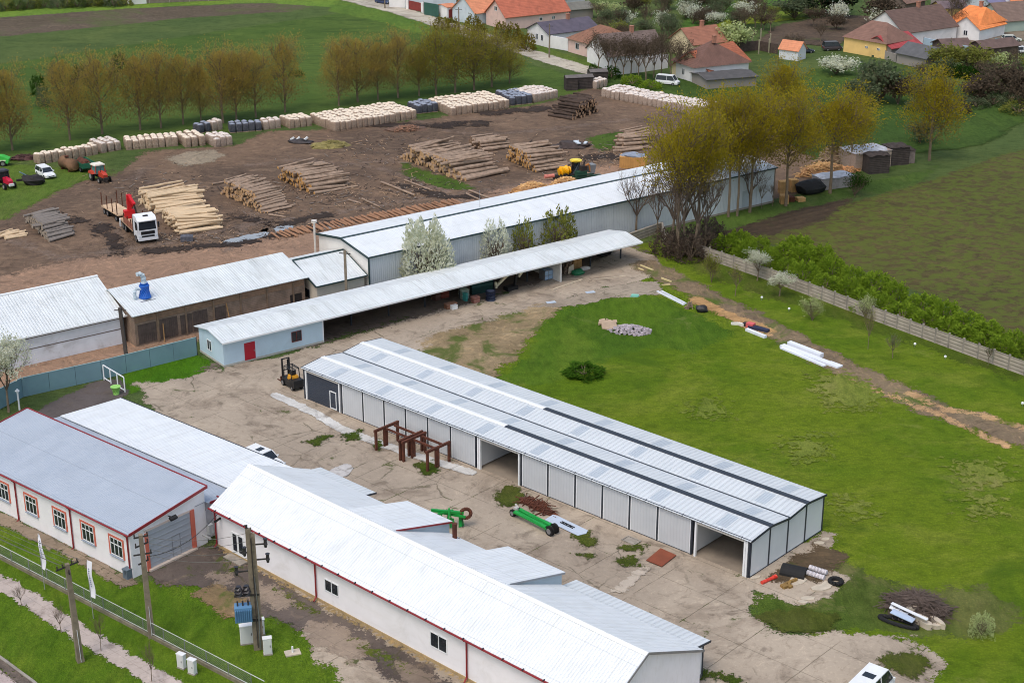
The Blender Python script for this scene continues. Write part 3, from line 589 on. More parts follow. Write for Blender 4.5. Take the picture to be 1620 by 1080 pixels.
for x in (-.22, -8.15, -16.3, -24.4): part('downpipe', MB().tube([(x, -.33, GE - .15), (x, -.1, GE - .45), (x, -.1, .12), (x, -.32, .05)], .075, 8), t, M['red'])
ORG = mat('salmon red surround', (206, 108, 88), .75, .06, 1)
for x in (-1.9, -5.85, -9.87, -14.1, -18.4, -22.4): window(t, x, 1.5, 1.6, 1.6, 3, 2, sill=mat('grey sill', (150, 160, 176), .6, .05), surround=ORG)
def gy(name, a, b, z0, z1, m, d=(.0, .05), par=None): return part(name, MB().bx(d[0], d[1], a, b, z0, z1), par or t, m)
gt = gy('gate', 1.85, 6.35, .22, 3.7, mat('grey sectional gate', (164, 170, 180), .55, .04, .6, stripe=(2, .55, .02)), (.0, .03))
gy('gate_post', 6.38, 6.8, .05, 3.85, ORG, (.0, .12)); gy('gate_post', 1.5, 1.82, .05, 3.6, ORG, (.0, .1)); gy('gate_lintel', 1.5, 6.8, 3.72, 3.9, mat('pale lintel', (214, 196, 188), .7, .05), (.0, .06))
gy('threshold', 1.6, 6.7, .0, .2, mat('pale threshold', (206, 190, 176), .8, .06), (.0, .35))
gf = MB(); gf.bx(.03, .045, 4.25, 4.3, .25, 2.2).bx(.03, .045, 5.1, 5.15, .25, 2.2).bx(.03, .045, 4.3, 5.1, 2.15, 2.2); part('wicket_outline', gf, gt, M['chrome'])
lp = MB(); lp.bar((.0, 4.1, 4.25), (.55, 4.1, 4.35), .06).rbox((.7, 4.1, 4.3), (.35, .7, .22), Matrix.Rotation(R(30), 3, 'Y')); part('floodlight', lp, t, M['black'])
part('wall_pipe', MB().tube([(.05, 6.95, 4.0), (.08, 8.05, 4.05), (.08, 8.05, 3.2)], .03, 6), t, M['chrome'])
# ---- white wing behind
t = thing('rear_wing_hall', 'low white roofed hall behind the blue grey roofed workshop', 'building', GO, GR)
part('wall', MB().bx(-25.0, .4, 11.5, 18.1, 0, 3.3), t, WHITEWALL)
slope(-25.4, 1.2, (11.3, 3.92), (18.5, 3.42), WHITEROOF)
part('eaves_trim', MB().bx(-25.4, -1.4, 18.52, 18.58, 3.28, 3.46), t, M['anth'])
# small things fixed outside near the workshop gate
o = solo('ventilation_unit', MB().bx(0, .35, 0, .5, 0, .9).bx(-.6, .5, -.1, .05, -.35, -.2), mat('grey box unit', (150, 152, 154), .6, .1), 'grey ventilation unit on a shelf in the corner beside the gate', 'ventilation unit', GO + Vector((5.55, 4.3, 1.9)) * 1, GR)
bn = MB().use(mat('blue grey bin', (96, 110, 122), .6, .1)).bx(-.3, .3, -.3, .3, 0, .85).bx(-.34, .34, -.34, .34, .86, .95).bx(-.1, .1, -.4, -.35, .6, .95)
bb_ = G(203, 914); solo('waste_bin', bn, None, 'blue grey bin standing at the corner of the white workshop', 'bin', bb_, GR)
# ---- long open canopy with the pale blue office
CO = Vector((-32.25, 162.97, 0)); CR = R(36.8); CE, CRZ, CRY, CL = 3.1, 3.72, 2.95, 61.6
t = thing('canopy_building', 'long low white roofed open canopy with a pale blue office at its left end', 'building', CO, CR)
BLUEW = mat('pale blue render', (190, 212, 226), .85, .04, .8, dirt=(168, 186, 196), dirt_amt=.4)
part('office_wall', MB().prism([(0, 0, 0), (0, 6.0, 0), (0, 6.0, CE - .1), (0, CRY, CRZ - .1), (0, 0, CE - .1)], (12.75, 0, 0)), t, BLUEW)
part('plinth', MB().bx(-.04, 12.8, -.04, 0, 0, .25).bx(-.04, 0, 0, 6, 0, .25), t, mat('grey plinth', (180, 178, 170), .9, .1))
slope(-.35, CL, (-.55, CE + .02), (CRY, CRZ), WHITEROOF2); slope(-.35, CL, (CRY, CRZ), (6.5, CE - .02), WHITEROOF2)
part('fascia', MB().bx(-.35, CL, -.62, -.56, CE - .16, CE + .04), t, M['white'])
dd = part('door', MB().bx(2.6, 3.95, -.05, 0, .2, 2.25), t, mat('crimson door', (170, 22, 44), .5, .06)); part('handle', MB().bx(3.75, 3.82, -.1, -.05, 1.1, 1.3), dd, M['chrome'])
window(t, 9.3, 1.0, 1.25, 1.2, 2, 1, frame=mat('brown red frame', (110, 52, 50), .6, .1)); window(t, 3.4, 1.0, 1.0, 1.2, 2, 1, axis='-y', y=0.)
part('rear_wall', MB().bx(12.8, CL - 2, 5.85, 6.0, 0, CE - .12), t, mat('dark grey brown rear wall', (112, 100, 94), .9, .25, .5))  # rear wall in a mottled dark grey brown
for k in range(9): part('post', MB().bx(18.3 + k * 5.3, 18.46 + k * 5.3, 2.85, 3.01, 0, CRZ - .12), t, M['anth'])
part('corner_post', MB().bx(12.75, 12.9, -.02, .13, 0, CE - .08), t, M['white'])
part('partition', MB().bx(48.2, 48.45, .2, 5.8, 0, CE - .15), t, mat('white partition', (214, 212, 208), .85, .08))
# clutter under the canopy
def C_(x, y, z=0): return CO + Vector((math.cos(CR) * x - math.sin(CR) * y, math.sin(CR) * x + math.cos(CR) * y, z))
# ---- long white shed with dark trim
LO = Vector((-17.9, 186.0, 0)); LL, LW_, LE, LRZ, LRY = 71.7, 12.2, 5.5, 6.35, 6.2
DKG = mat('dark green trim', (38, 62, 64), .5, .08)
t = thing('long_warehouse', 'very long white warehouse with dark green ridge and edges behind the canopy', 'warehouse', LO, CR)
LWALL = mat('pale grey metal wall', (204, 210, 216), .6, .04, .5, stripe=(0, .3, .03), dirt=(170, 178, 188), dirt_amt=.5)
part('wall', MB().prism([(0, 0, 0), (0, LW_, 0), (0, LW_, LE - .2), (0, LRY, LRZ - .12), (0, 0, LE - .12)], (LL, 0, 0)), t, LWALL)
part('gable_cladding', MB().prism([(-.03, 0.05, .1), (-.03, LW_ - .05, .1), (-.03, LW_ - .05, LE - .25), (-.03, LRY, LRZ - .2), (-.03, .05, LE - .2)], (.02, 0, 0)), t, mat('ivory cladding', (226, 222, 216), .7, .04))
slope(-.25, LL + .2, (-.3, LE), (LRY, LRZ), WHITEROOF); slope(-.25, LL + .2, (LRY, LRZ), (LW_ + .3, LE - .1), WHITEROOF)
part('ridge_cap', MB().bx(-.3, LL + .2, LRY - .2, LRY + .2, LRZ - .04, LRZ + .06), t, DKG)
[part('verge_trim', MB().bar(a_, b_, .07, .3), t, DKG) for a_, b_ in (((-.3, -.35, LE - .04), (-.3, LRY, LRZ)), ((-.3, LRY, LRZ), (-.3, LW_ + .3, LE - .12)))]
part('eaves_gutter', MB().bx(-.25, LL + .2, -.42, -.3, LE - .16, LE + .02), t, DKG)
part('corner_trim', MB().bx(-.1, .12, -.1, -.02, 0, LE - .1), t, DKG); part('corner_trim', MB().bx(LL - .1, LL + .05, -.08, -.0, 0, LE - .1), t, M['brownwood'])
for k in range(1, 18): part('wall_joint', MB().bx(k * 4 - .02, k * 4 + .02, -.015, 0, .1, LE - .15), t, mat('wall joint', (168, 176, 184), .6, .05))
part('plinth', MB().bx(0, LL, -.06, -.02, 0, .3), t, M['concrete']); part('door', MB().bx(65.0, 66.6, -.04, 0, .3, 2.8), t, mat('grey door', (176, 184, 190), .6, .05))
part('vent_pipe', MB().cyl((-.55, LW_ + .1, 0), .15, 7.0, 10).cyl((-.55, LW_ + .1, 7.05), .4, .25, 12), t, mat('pale vent pipe', (214, 208, 200), .6, .1))
part('roof_rod', MB().cyl((22.3, 7.2, LRZ - .1), .03, 2.4, 6), t, M['chrome'])
# ---- small green trimmed house between
t = thing('small_shed', 'small white roofed shed with dark green edges between the brown shed and the long warehouse', 'shed', G(501, 453, 3.1) + Vector((0, 0, -3.1)), CR)
part('wall', MB().prism([(.2, .3, 0), (.2, 9.4, 0), (.2, 9.4, 3.9), (.2, 5.4, 4.75), (.2, .3, 3.0)], (6.8, 0, 0)), t, mat('cream wall', (206, 198, 184), .85, .08))
slope(-.1, 7.2, (0, 3.1), (5.5, 5.0), WHITEROOF2); slope(-.1, 7.2, (5.5, 5.0), (9.6, 3.9), WHITEROOF2)
part('ridge_cap', MB().bx(-.12, 7.25, 5.35, 5.65, 4.98, 5.1), t, DKG)
for x in (-.14, 7.24): part('verge_trim', MB().bar((x, -.05, 3.05), (x, 5.5, 4.98), .08, .24), t, DKG)
part('eaves_gutter', MB().bx(-.1, 7.2, -.12, -.01, 2.95, 3.1), t, DKG); part('window', MB().bx(.14, .2, 2.2, 3.2, .9, 2.0), t, M['glass'])
# ---- brown boarded shed with the blue dust extractor
BO = G(216, 549); BR = R(37.2)
t = thing('board_shed', 'brown boarded shed with white sheet roof and a blue dust extractor on it', 'shed', BO, BR)
DKB = mat('painted opening shade', (44, 38, 36), .9, .3)  # near-black panel colour stands in for the shade inside an opening
part('wall', MB().prism([(0, 0, 0), (0, 9, 0), (0, 9, 3.9), (0, 6.0, 5.3), (0, 0, 3.8)], (22.5, 0, 0)), t, M['brownwood'])
slope(-.4, 22.9, (-.45, 3.95), (6.0, 5.5), WHITEROOF2); slope(-.4, 22.9, (6.0, 5.5), (9.3, 4.2), WHITEROOF2)
for k, (a, b) in enumerate(((.35, 2.6), (3.1, 5.3), (5.7, 7.2), (7.3, 9.2), (10.2, 11.6))): part('boarded_opening', MB().bx(a, b, -.05, 0, .3, 2.6 + .1 * (k % 2)), t, mat('dark boards', (88, 76, 70), .9, .3, 1.2, stripe=(0, .25, .02)))
for k in range(6): part('post', MB().bx(2.75 + k * 3.6, 2.95 + k * 3.6, -.12, -.0, 0, 3.7), t, mat('grey brown post', (128, 108, 90), .9, .2))
part('opening', MB().bx(20.4, 22.0, -.04, 0, .2, 2.0), t, DKB); part('loose_board', MB().bar((3.3, -.5, 0), (3.45, -.12, 2.2), .18, .05).bar((11.9, -.5, 0.3), (11.7, -.1, 2.9), .2, .05), t, M['wood'])
part('upper_boards', MB().bx(.05, 22.4, -.03, 0, 2.9, 3.7), t, mat('weathered tan boards', (146, 118, 96), .9, .25, 1., stripe=(2, .2, .02)))
ex = thing('dust_extractor', 'blue dust extractor with silver bent duct on the roof of the brown shed', 'dust extractor', BO + Vector((math.cos(BR) * 2.8 - math.sin(BR) * 2.8, math.sin(BR) * 2.8 + math.cos(BR) * 2.8, 4.55)), BR)
ex.scale = (.78, .78, .7)
part('drum', MB().tube([(0, 0, 0), (0, 0, .3), (0, 0, 2.4), (0, 0, 2.8)], [.75, .95, .8, .6], 16), ex, mat('blue paint', (22, 92, 186), .45, .12, 1), smooth=False)
DUCT = mat('galvanised duct', (196, 210, 220), .35, .08, 2, stripe=(2, .25, .03))
part('duct', MB().tube([(0, 0, 2.8), (0, 0, 3.6), (-.15, 0, 4.2), (-.55, 0, 4.5), (-1.0, 0, 4.5)], [.45, .42, .4, .4, .38], 12), ex, DUCT)
part('elbow', MB().tube([(-.6, 0, 1.9), (-1.3, 0, 2.0), (-1.6, 0, 1.6), (-1.6, 0, .2)], .28, 10), ex, DUCT)
part('base_plate', MB().bx(-1.2, 1.2, -1.1, 1.1, -.12, .02), ex, M['chrome'])
# ---- white barn at the left edge
WO = G(197, 543); 
t = thing('white_barn', 'old white barn with pale sheet roof and cracked walls at the left edge', 'barn', WO, R(36.3))
OLDW = mat('old limewashed wall', (228, 230, 236), .9, .07, .7, dirt=(150, 140, 130), dirt_amt=.6, bump=.1, streak=('x', (166, 164, 168), .4))
part('wall', MB().prism([(0, 0, 0), (0, 11, 0), (0, 11, 3.9), (0, 7.4, 6.0), (0, 0, 3.4)], (-26, 0, 0)), t, OLDW)
slope(-26.2, .35, (-.35, 3.5), (7.4, 6.2), WHITEROOF2); slope(-26.2, .35, (7.4, 6.2), (11.4, 4.6), WHITEROOF2)
part('ridge_cap', MB().bx(-26.2, .38, 7.2, 7.6, 6.16, 6.28), t, M['white'])
part('eaves_board', MB().bx(-26.2, .5, -.42, -.34, 3.36, 3.52), t, M['white'])
part('wall_band', MB().bx(-26, 0, -.03, 0, 1.82, 1.92).bx(-26, 0, -.02, 0, 3.1, 3.3), t, mat('brown wall band', (120, 108, 100), .9, .2))
# ---- teal fence wall on the left
f = thing('sheet_fence', 'teal grey sheet metal fence left of the pale blue office', 'fence', (0, 0, 0))
fp = [G(-40, 668), G(37, 628), G(162, 600), G(312, 562)]; fm = MB(); fpost = MB(); fc = MB()
for i in range(3):
    a, b = fp[i], fp[i + 1]; n_ = int((b - a).length / 2.4); d = (b - a).normalized()
    for k in range(n_):
        p = a.lerp(b, k / n_); q = a.lerp(b, (k + 1) / n_); fm.bar(p + Vector((0, 0, 1.1)) + d * .02, q + Vector((0, 0, 1.1)) - d * .02, .05, 2.15)
    for k in range(n_ + 1): p = a.lerp(b, k / n_); part('post', MB().bx(p.x - .05, p.x + .05, p.y + .04, p.y + .14, 0, 2.2), f, M['anth'])
    fc.bar(a + Vector((0, 0, 2.22)), b + Vector((0, 0, 2.22)), .09, .06)
part('panel', fm, f, mat('teal grey sheet', (118, 150, 160), .55, .08, .35, dirt=(96, 124, 140), dirt_amt=.7)); part('coping', fc, f, mat('pale coping', (150, 180, 184), .6, .08))

t = thing('utility_pole', 'dark leaning utility pole standing at the teal fence between the old sheds', 'utility pole', G(203, 588)); pm = mat('dark weathered pole', (78, 70, 66), .95, .25, 1.2)
part('shaft', MB().bar((0, 0, 0), (-.25, .0, 7.6), .42, .34), t, pm); part('cross_arm', MB().bar((-.9, 0, 7.3), (.4, 0, 7.3), .1), t, pm)
# ================================================================ yard things near the camera
SHR = R(-42.2)
def SH(x, y, z=0): return Vector((19.92 + math.cos(SHR) * x - math.sin(SHR) * y, 116.03 + math.sin(SHR) * x + math.cos(SHR) * y, z))
def paint(name, rgb, rough=.35): return mat(name, rgb, rough, .05, 1.2, dirt=tuple(int(c * .7 + 25) for c in rgb), dirt_amt=.25)
def loft(mb, sts, ring):
    """closed loft through stations (x, half width, z0, z1, roundness)"""
    vs = []; n = 10
    for x, hw_, z0, z1, r_ in sts:
        for a, b in ((-1, .12), (-1, .6), (-.93, .88), (-.75, 1), (-.3, 1.02), (.3, 1.02), (.75, 1), (.93, .88), (1, .6), (1, .12)):
            vs.append((x, a * hw_, z0 + (z1 - z0) * b))
    m = len(sts); fs = [(i * n + k, (i + 1) * n + k, (i + 1) * n + (k + 1) % n, i * n + (k + 1) % n) for i in range(m - 1) for k in range(n)]
    fs += [tuple(range(n)), tuple(range(m * n - 1, (m - 1) * n - 1, -1))]
    return mb.add(vs, fs)
def wheels(t, pts, r, w_, rim=True, name='wheel'):
    for x, y in pts:
        o = part(name, MB().wheel((x, y, r), r, w_, (0, 1, 0)), t, M['black'])
        if rim:
            sgn = 1 if y > 0 else -1
            part('rim', MB().wheel((x, y + sgn * (w_ / 2 + .004), r), r * .58, .03, (0, 1, 0), 10), o, rim if rim is not True else M['chrome'])
def car(label, loc, rz, rgb=(228, 230, 232), L=4.4, W=1.78, H=1.48, kind='wagon', cat='car', group=None, sunroof=False, name='parked_car'):
    t = thing(name, label, cat, loc, rz, group); p = paint('car paint %d %d %d' % tuple(rgb), rgb, .3); h = L / 2; w_ = W / 2
    van = kind == 'van'
    bt = H * .6 if not van else H * .55
    b = MB(); loft(b, [(-h, w_ * .82, .32, bt * .92, 0), (-h + .12, w_ * .95, .24, bt, 0), (-h * .5, w_, .22, bt, 0), (h * .25, w_, .22, bt, 0), (h * .62 if not van else h * .8, w_ * .97, .22, bt * (.93 if not van else .95), 0), (h - .14, w_ * .9, .24, bt * (.78 if not van else .8), 0), (h, w_ * .76, .32, bt * .62, 0)], 10)
    body = part('body', b, t, p, smooth=False)
    re = -h + (.12 if kind in ('wagon', 'van') else .55); x1 = h * .3 if not van else h * .62
    prof = [(re, bt - .02), (x1 + .34, bt - .02), (x1 - .32, H), (re + (.2 if kind in ('wagon', 'van') else .5), H)]
    gl = MB(); n0 = [(x, -w_ * .94 if z < H - .05 else -w_ * .74, z) for x, z in prof]; n1 = [(x, -y, z) for x, y, z in n0]
    gl.add(n0 + n1, [(0, 1, 2, 3), (7, 6, 5, 4), (1, 0, 4, 5), (2, 1, 5, 6), (3, 2, 6, 7), (0, 3, 7, 4)])
    part('window_glass', gl, t, M['glass'])
    rf = MB(); rx0, rx1 = re + (.14 if kind in ('wagon', 'van') else .46), x1 - .28
    rf.slab([(rx0, -w_ * .77, H + .03), (rx1, -w_ * .77, H + .03), (rx1, w_ * .77, H + .03), (rx0, w_ * .77, H + .03)], .07)
    for sy in (-1, 1):
        for xa, xb in ((x1 + .34, x1 - .3), (re * .2 + x1 * .35, re * .2 + x1 * .35), (re + .02, rx0 + .02)):
            rf.bar((xa, sy * w_ * .945, bt), (xb, sy * w_ * .765, H), .07, .05)
    roof = part('roof', rf, t, p)
    if sunroof: part('sunroof', MB().bx((rx0 + rx1) / 2 - .1, (rx0 + rx1) / 2 + .55, -w_ * .45, w_ * .45, H + .032, H + .045), roof, M['glass'])
    wheels(t, [(h * .6, w_ - .1), (h * .6, -w_ + .1), (-h * .6, w_ - .1), (-h * .6, -w_ + .1)], .33, .24)
    for sy in (-1, 1):
        part('headlight', MB().rbox((h - .1, sy * w_ * .68, bt * .66), (.16, .34, .14)), t, mat('clear lamp glass', (216, 222, 228), .15, .05))
        part('tail_light', MB().rbox((-h + .03, sy * w_ * .76, bt * .78), (.12, .16, .26)), t, mat('red lamp', (150, 24, 26), .3, .05))
        part('mirror', MB().rbox((x1 + .2, sy * (w_ + .07), bt + .08), (.12, .18, .13)), t, p)
    part('grille', MB().rbox((h - .01, 0, bt * .55), (.06, W * .5, .14)), t, M['black'])
    return t
car('white car with black sunroof parked in the concrete yard behind the white wing roof', G(419, 735), R(-40), sunroof=True, L=4.5)
car('white van with grey roof hatch cut off by the bottom edge of the picture', G(1374, 1104), R(52), L=5.2, W=2.0, H=2.1, kind='van', cat='van', sunroof=True)
# forklift at the far end of the grey shed
a, b = SH(-58.6, .85), SH(-62.6, 1.7); d = b - a
t = thing('forklift', 'black and yellow forklift with raised mast at the far end of the grey shed', 'forklift', a.lerp(b, .45), math.atan2(d.y, d.x)); BK = mat('black machine paint', (30, 30, 33), .5, .15)
YL = paint('yellow orange machine paint', (226, 160, 40), .4)
part('body', MB().bx(-1.5, 1.0, -.6, .6, .3, 1.0).bx(-1.7, -.7, -.6, .6, .4, 1.25), t, BK)
part('engine_cover', MB().prism([(-1.0, -.42, 1.0), (.1, -.42, 1.0), (-.1, -.42, 1.55), (-.9, -.42, 1.5)], (0, .84, 0)), t, YL)
part('seat', MB().bx(-.6, -.1, -.26, .26, 1.55, 1.68).bx(-.7, -.58, -.26, .26, 1.6, 2.1), t, BK)
g_ = MB()
for x, y in ((-1.1, -.5), (-1.1, .5), (.7, -.5), (.7, .5)): g_.bar((x, y, 1.0), (x * .8, y, 2.35), .08)
for k in range(5): g_.bar((-.9 + k * .36, -.5, 2.36), (-.9 + k * .36, .5, 2.36), .06)
for y in (-.5, .5): g_.bar((-.92, y, 2.36), (.6, y, 2.36), .07)
part('overhead_guard', g_, t, BK)
ms = MB()
for y in (-.42, .42): ms.bar((1.15, y, .12), (1.15, y, 2.95), .16, .14).bar((1.28, y * .75, .12), (1.28, y * .75, 2.7), .1, .1)
for z in (.5, 1.6, 2.9): ms.bar((1.15, -.42, z), (1.15, .42, z), .1)
part('mast', ms, t, BK); part('carriage', MB().bx(1.32, 1.42, -.6, .6, .25, .85), t, M['rust'])
for y in (-.32, .32): part('fork', MB().bar((1.4, y, .12), (2.6, y, .08), .12, .05), t, M['rust'])
wheels(t, [(.75, .55), (.75, -.55)], .38, .28); wheels(t, [(-1.2, .5), (-1.2, -.5)], .3, .24)
# blue drum heap behind the shed end
bl = MB().use(mat('blue tarpaulin', (24, 124, 206), .5, .1, 1)); bl.tube([SH(-59.5, 5.2, .4), SH(-58.6, 7.2, .75), SH(-57.6, 9.2, .7), SH(-57.4, 10.6, .35)], [.5, .8, .75, .45], 10)
solo('tarpaulin_cover', bl, None, 'bright blue tarpaulin over a low heap behind the end of the grey shed', 'tarpaulin')
# rusty frames
def rack(x0, x1, label):
    t = thing('rusty_portal', label, 'steel frame', SH(0, 0), SHR, 'rusty steel frames in the yard')
    for x in (x0, x1):
        for y in (-3.8, -.85): part('leg', MB().bx(x - .11, x + .11, y - .11, y + .11, 0, 2.0), t, M['rust'])
        part('wide_leg', MB().bx(x - .1, x + .1, -2.75, -2.25, 0, 1.95), t, M['rust'])
        part('cross_beam', MB().bar((x, -4.0, 2.12), (x, -.7, 2.12), .22, .24), t, M['rust'])
    for y in (-2.5, -1.4): part('rail', MB().bar((x0 + .12, y, 1.98), (x1 - .12, y, 1.98), .16, .2), t, M['rust'])
rack(-41.6, -38.15, 'rusty steel portal frame nearer the dark roller door'); rack(-37.7, -34.4, 'rusty steel portal frame nearer the open bay of the shed')
# lime strip and patches
zone('kerb_strip', [G(436, 626)[:2], G(500, 655)[:2], G(540, 680)[:2], G(640, 716)[:2], G(745, 748)[:2]], concmat('pale lime strip', (206, 206, 204), (184, 182, 178), (.35, .12, .8), weed=.66), 1, .4, hw=.62, px=False)
zone('concrete_patch', [(520, 744), (548, 735), (560, 741), (552, 752), (530, 760)], concmat('fresh pale concrete', (196, 194, 192), (176, 172, 170), (.4, .1, .7), weed=.9), .8, .35)
zone('concrete_patch', [(1010, 900), (1030, 898), (990, 935), (960, 940)], concmat('pale worn concrete', (190, 178, 160), (176, 164, 150), (.8, .2, .6), weed=.8), 1, .4)
def weeds(pts): zone('weeds', pts, grassmat('weeds in the concrete', (80, 88, 32), (62, 80, 20), (92, 92, 50), .6, (1.1, .5, .7), rot=0), 1.2, .5)
for pts in ([(782, 780), (805, 765), (832, 782), (818, 800), (790, 800)], [(905, 850), (935, 840), (942, 862), (938, 868), (915, 858)], [(906, 875), (945, 876), (930, 884)], [(982, 862), (1020, 862), (1020, 876), (990, 872)], [(970, 888), (1000, 880), (1012, 893), (985, 896)],
            [(540, 690), (570, 680), (570, 694), (548, 702)], [(655, 735), (680, 730), (700, 745), (670, 755)], [(1190, 975), (1270, 962), (1330, 975), (1310, 998), (1240, 1000)], [(1390, 1040), (1440, 1030), (1475, 1050), (1450, 1075), (1400, 1060)], [(1110, 1060), (1150, 1068), (1180, 1082), (1110, 1072)], [(480, 700), (510, 690), (530, 690), (500, 706)], [(590, 700), (604, 694), (600, 715)]): weeds(pts)
# green machines
t = thing('green_plough', 'green mounted plough with brown disc wheel behind the low roof box', 'plough', SH(-24.9, -10.4), R(8)); GN = paint('farm green', (18, 146, 58), .4)
part('beam', MB().bar((-1.7, .2, 1.75), (1.2, 0, 1.35), .24, .24).bar((-.6, .6, 1.2), (1.3, -.5, 1.2), .16, .2).bar((-1.6, -.4, 1.5), (.3, .4, 1.5), .14, .18), t, GN)
part('headstock', MB().bar((-.2, -.5, .5), (-.1, 0, 1.9), .14).bar((-.2, .5, .5), (-.1, 0, 1.9), .14).bar((-.2, -.5, .6), (-.2, .5, .6), .14), t, GN)
for k in range(3):
    x = -.9 + k * .8; part('share', MB().prism([(x, -.3, .1), (x + .5, -.1, .12), (x + .4, .15, .75), (x + .05, 0, .9)], (.05, .12, .0)), t, GN); part('leg', MB().bar((x + .2, 0, .7), (x + .1, 0, 1.4), .12), t, GN)
dk = MB(); [dk.tube([Vector((1.4 + .45 * math.cos(q), .12 * math.sin(q), 1.3 + .4 * math.sin(q))), Vector((1.4 + .45 * math.cos(q + .42), .12 * math.sin(q + .42), 1.3 + .4 * math.sin(q + .42)))], .17, 6) for q in [i * .4 for i in range(16)]]
part('disc_wheel', dk, t, M['rust']); part('stand', MB().bar((1.1, -.2, 0), (1.1, -.2, 1.3), .07).bar((.9, .3, 0), (.9, .3, 1.3), .06), t, BK)
a, b = SH(-22.1, -4.85), SH(-17.3, -5.3); d = b - a
t = thing('green_roller', 'long green twin tube roller with dark wheels lying on the concrete', 'farm roller', (a + b) / 2, math.atan2(d.y, d.x))
for y in (-.28, .3): part('tube', MB().tube([(-2.05, y, .62), (2.0, y, .62)], .21, 12), t, GN)
part('yoke', MB().bar((-2.1, -.5, .6), (-2.1, .5, .6), .16).bar((2.1, -.5, .6), (2.1, .5, .6), .16), t, GN)
wheels(t, [(2.45, -.3), (2.4, .35)], .48, .3); wheels(t, [(-2.45, -.25), (-2.35, .4)], .36, .24); part('hub', MB().tube([(-2.2, .2, .8), (-2.6, .2, 1.05)], .1, 8).rbox((-2.2, -.1, .85), (.4, .25, .25)), t, mat('bare metal', (186, 182, 178), .4, .1))
q = [(-19.42, -3.82), (-19.51, -2.58), (-18.9, -2.5), (-15.24, -2.79), (-15.0, -3.3), (-15.3, -4.12)]
sh = thing('metal_sheet', 'pale grey metal sheet lying on the concrete beside the green roller', 'metal sheet', SH(0, 0), SHR)
part('sheet', MB().prism([(x, y, .12) for x, y in q], (0, 0, .05)), sh, mat('pale zinc sheet', (184, 196, 212), .4, .05))
br = thing('metal_bracket', 'dark ladder shaped bracket lying on the pale metal sheet', 'bracket', SH(-17.2, -3.3, .18), SHR + R(-4))
part('rail', MB().bx(-.8, .8, -.14, -.08, 0, .08).bx(-.8, .8, .08, .14, 0, .08), br, BK); part('rungs', MB().bx(-.6, -.5, -.08, .08, 0, .06).bx(-.2, -.1, -.08, .08, 0, .06).bx(.3, .4, -.08, .08, 0, .06), br, BK)
def heap(name, label, cat, c, rz, lx, ly, h, n, mk, bars=(.05, .12), L=(.6, 1.6), seed=1, base=None, group=None):
    """a heap: a lumpy base and loose pieces lying over it"""
    rn = random.Random(seed); mb = MB()
    if base: mb.use(base).blob((0, 0, 0), (lx, ly, h), 14, 8, .3, seed)
    mb.use(mk)
    for i in range(n):
        an = rn.uniform(0, 6.28); rr = rn.random() ** .6; x, y = math.cos(an) * lx * rr, math.sin(an) * ly * rr; z = h * max(.05, 1 - rr * rr) + rn.uniform(.02, .12)
        q = rn.uniform(0, 3.14); l_ = rn.uniform(*L) / 2; w_ = rn.uniform(*bars)
        mb.bar((x - math.cos(q) * l_, y - math.sin(q) * l_, z + rn.uniform(-.1, .1)), (x + math.cos(q) * l_, y + math.sin(q) * l_, z + rn.uniform(-.1, .15)), w_, w_ * rn.uniform(.5, 1))
    o = solo(name, mb, None, label, cat, c, rz, group); return o
heap('scrap_heap', 'rusty heap of thin scrap bars beside the grey shed wall', 'scrap heap', SH(-21.6, -2.2), SHR + R(-6), 2.4, .7, .25, 70, M['rust'], (.04, .1), (.8, 2.2), 3, M['rust'])
gr = MB(); gr.bx(-.75, .75, -.5, -.4, 0, .14).bx(-.75, .75, .4, .5, 0, .14).bx(-.75, -.65, -.4, .4, 0, .14).bx(.65, .75, -.4, .4, 0, .14).use(M['concrete']).bx(-.65, .65, -.4, .4, .0, .06)
solo('drain_frame', gr, mat('pale concrete frame', (190, 178, 160), .9, .1), 'pale square drain frame set in the concrete near the shed panels', 'drain', SH(-11.3, -1.55), SHR)
solo('rust_plate', MB().prism([(x, y, .12) for x, y in ((-8.11, -3.57), (-8.47, -1.03), (-6.71, -1.11), (-6.44, -3.53))], (0, 0, .05)), mat('red brown plate', (128, 66, 42), .8, .15, .8), 'red brown rusty plate lying flat before the last wall panels', 'metal plate', SH(0, 0), SHR)
# inside the open bays
t = thing('stored_machine', 'dark machine with white panels stored inside the open middle bay', 'machine', SH(-27.6, 6.2), SHR); part('body', MB().bx(-.7, .7, -.5, .5, .2, 1.7).bx(-.4, .9, -.3, .3, 1.7, 2.1), t, BK)
for x in (-.45, .45): part('side_panel', MB().bx(x - .22, x + .22, -.56, -.51, .9, 1.6), t, M['white'])
wheels(t, [(.5, .5), (.5, -.5), (-.5, .5), (-.5, -.5)], .25, .2)
cv = MB(); cv.blob((0, 0, .2), (1.9, .9, .55), 14, 8, .35, 5); solo('covered_heap', cv, M['black'], 'black sheet over a low heap inside the last open bay', 'covered heap', SH(-3.9, 5.8), SHR)
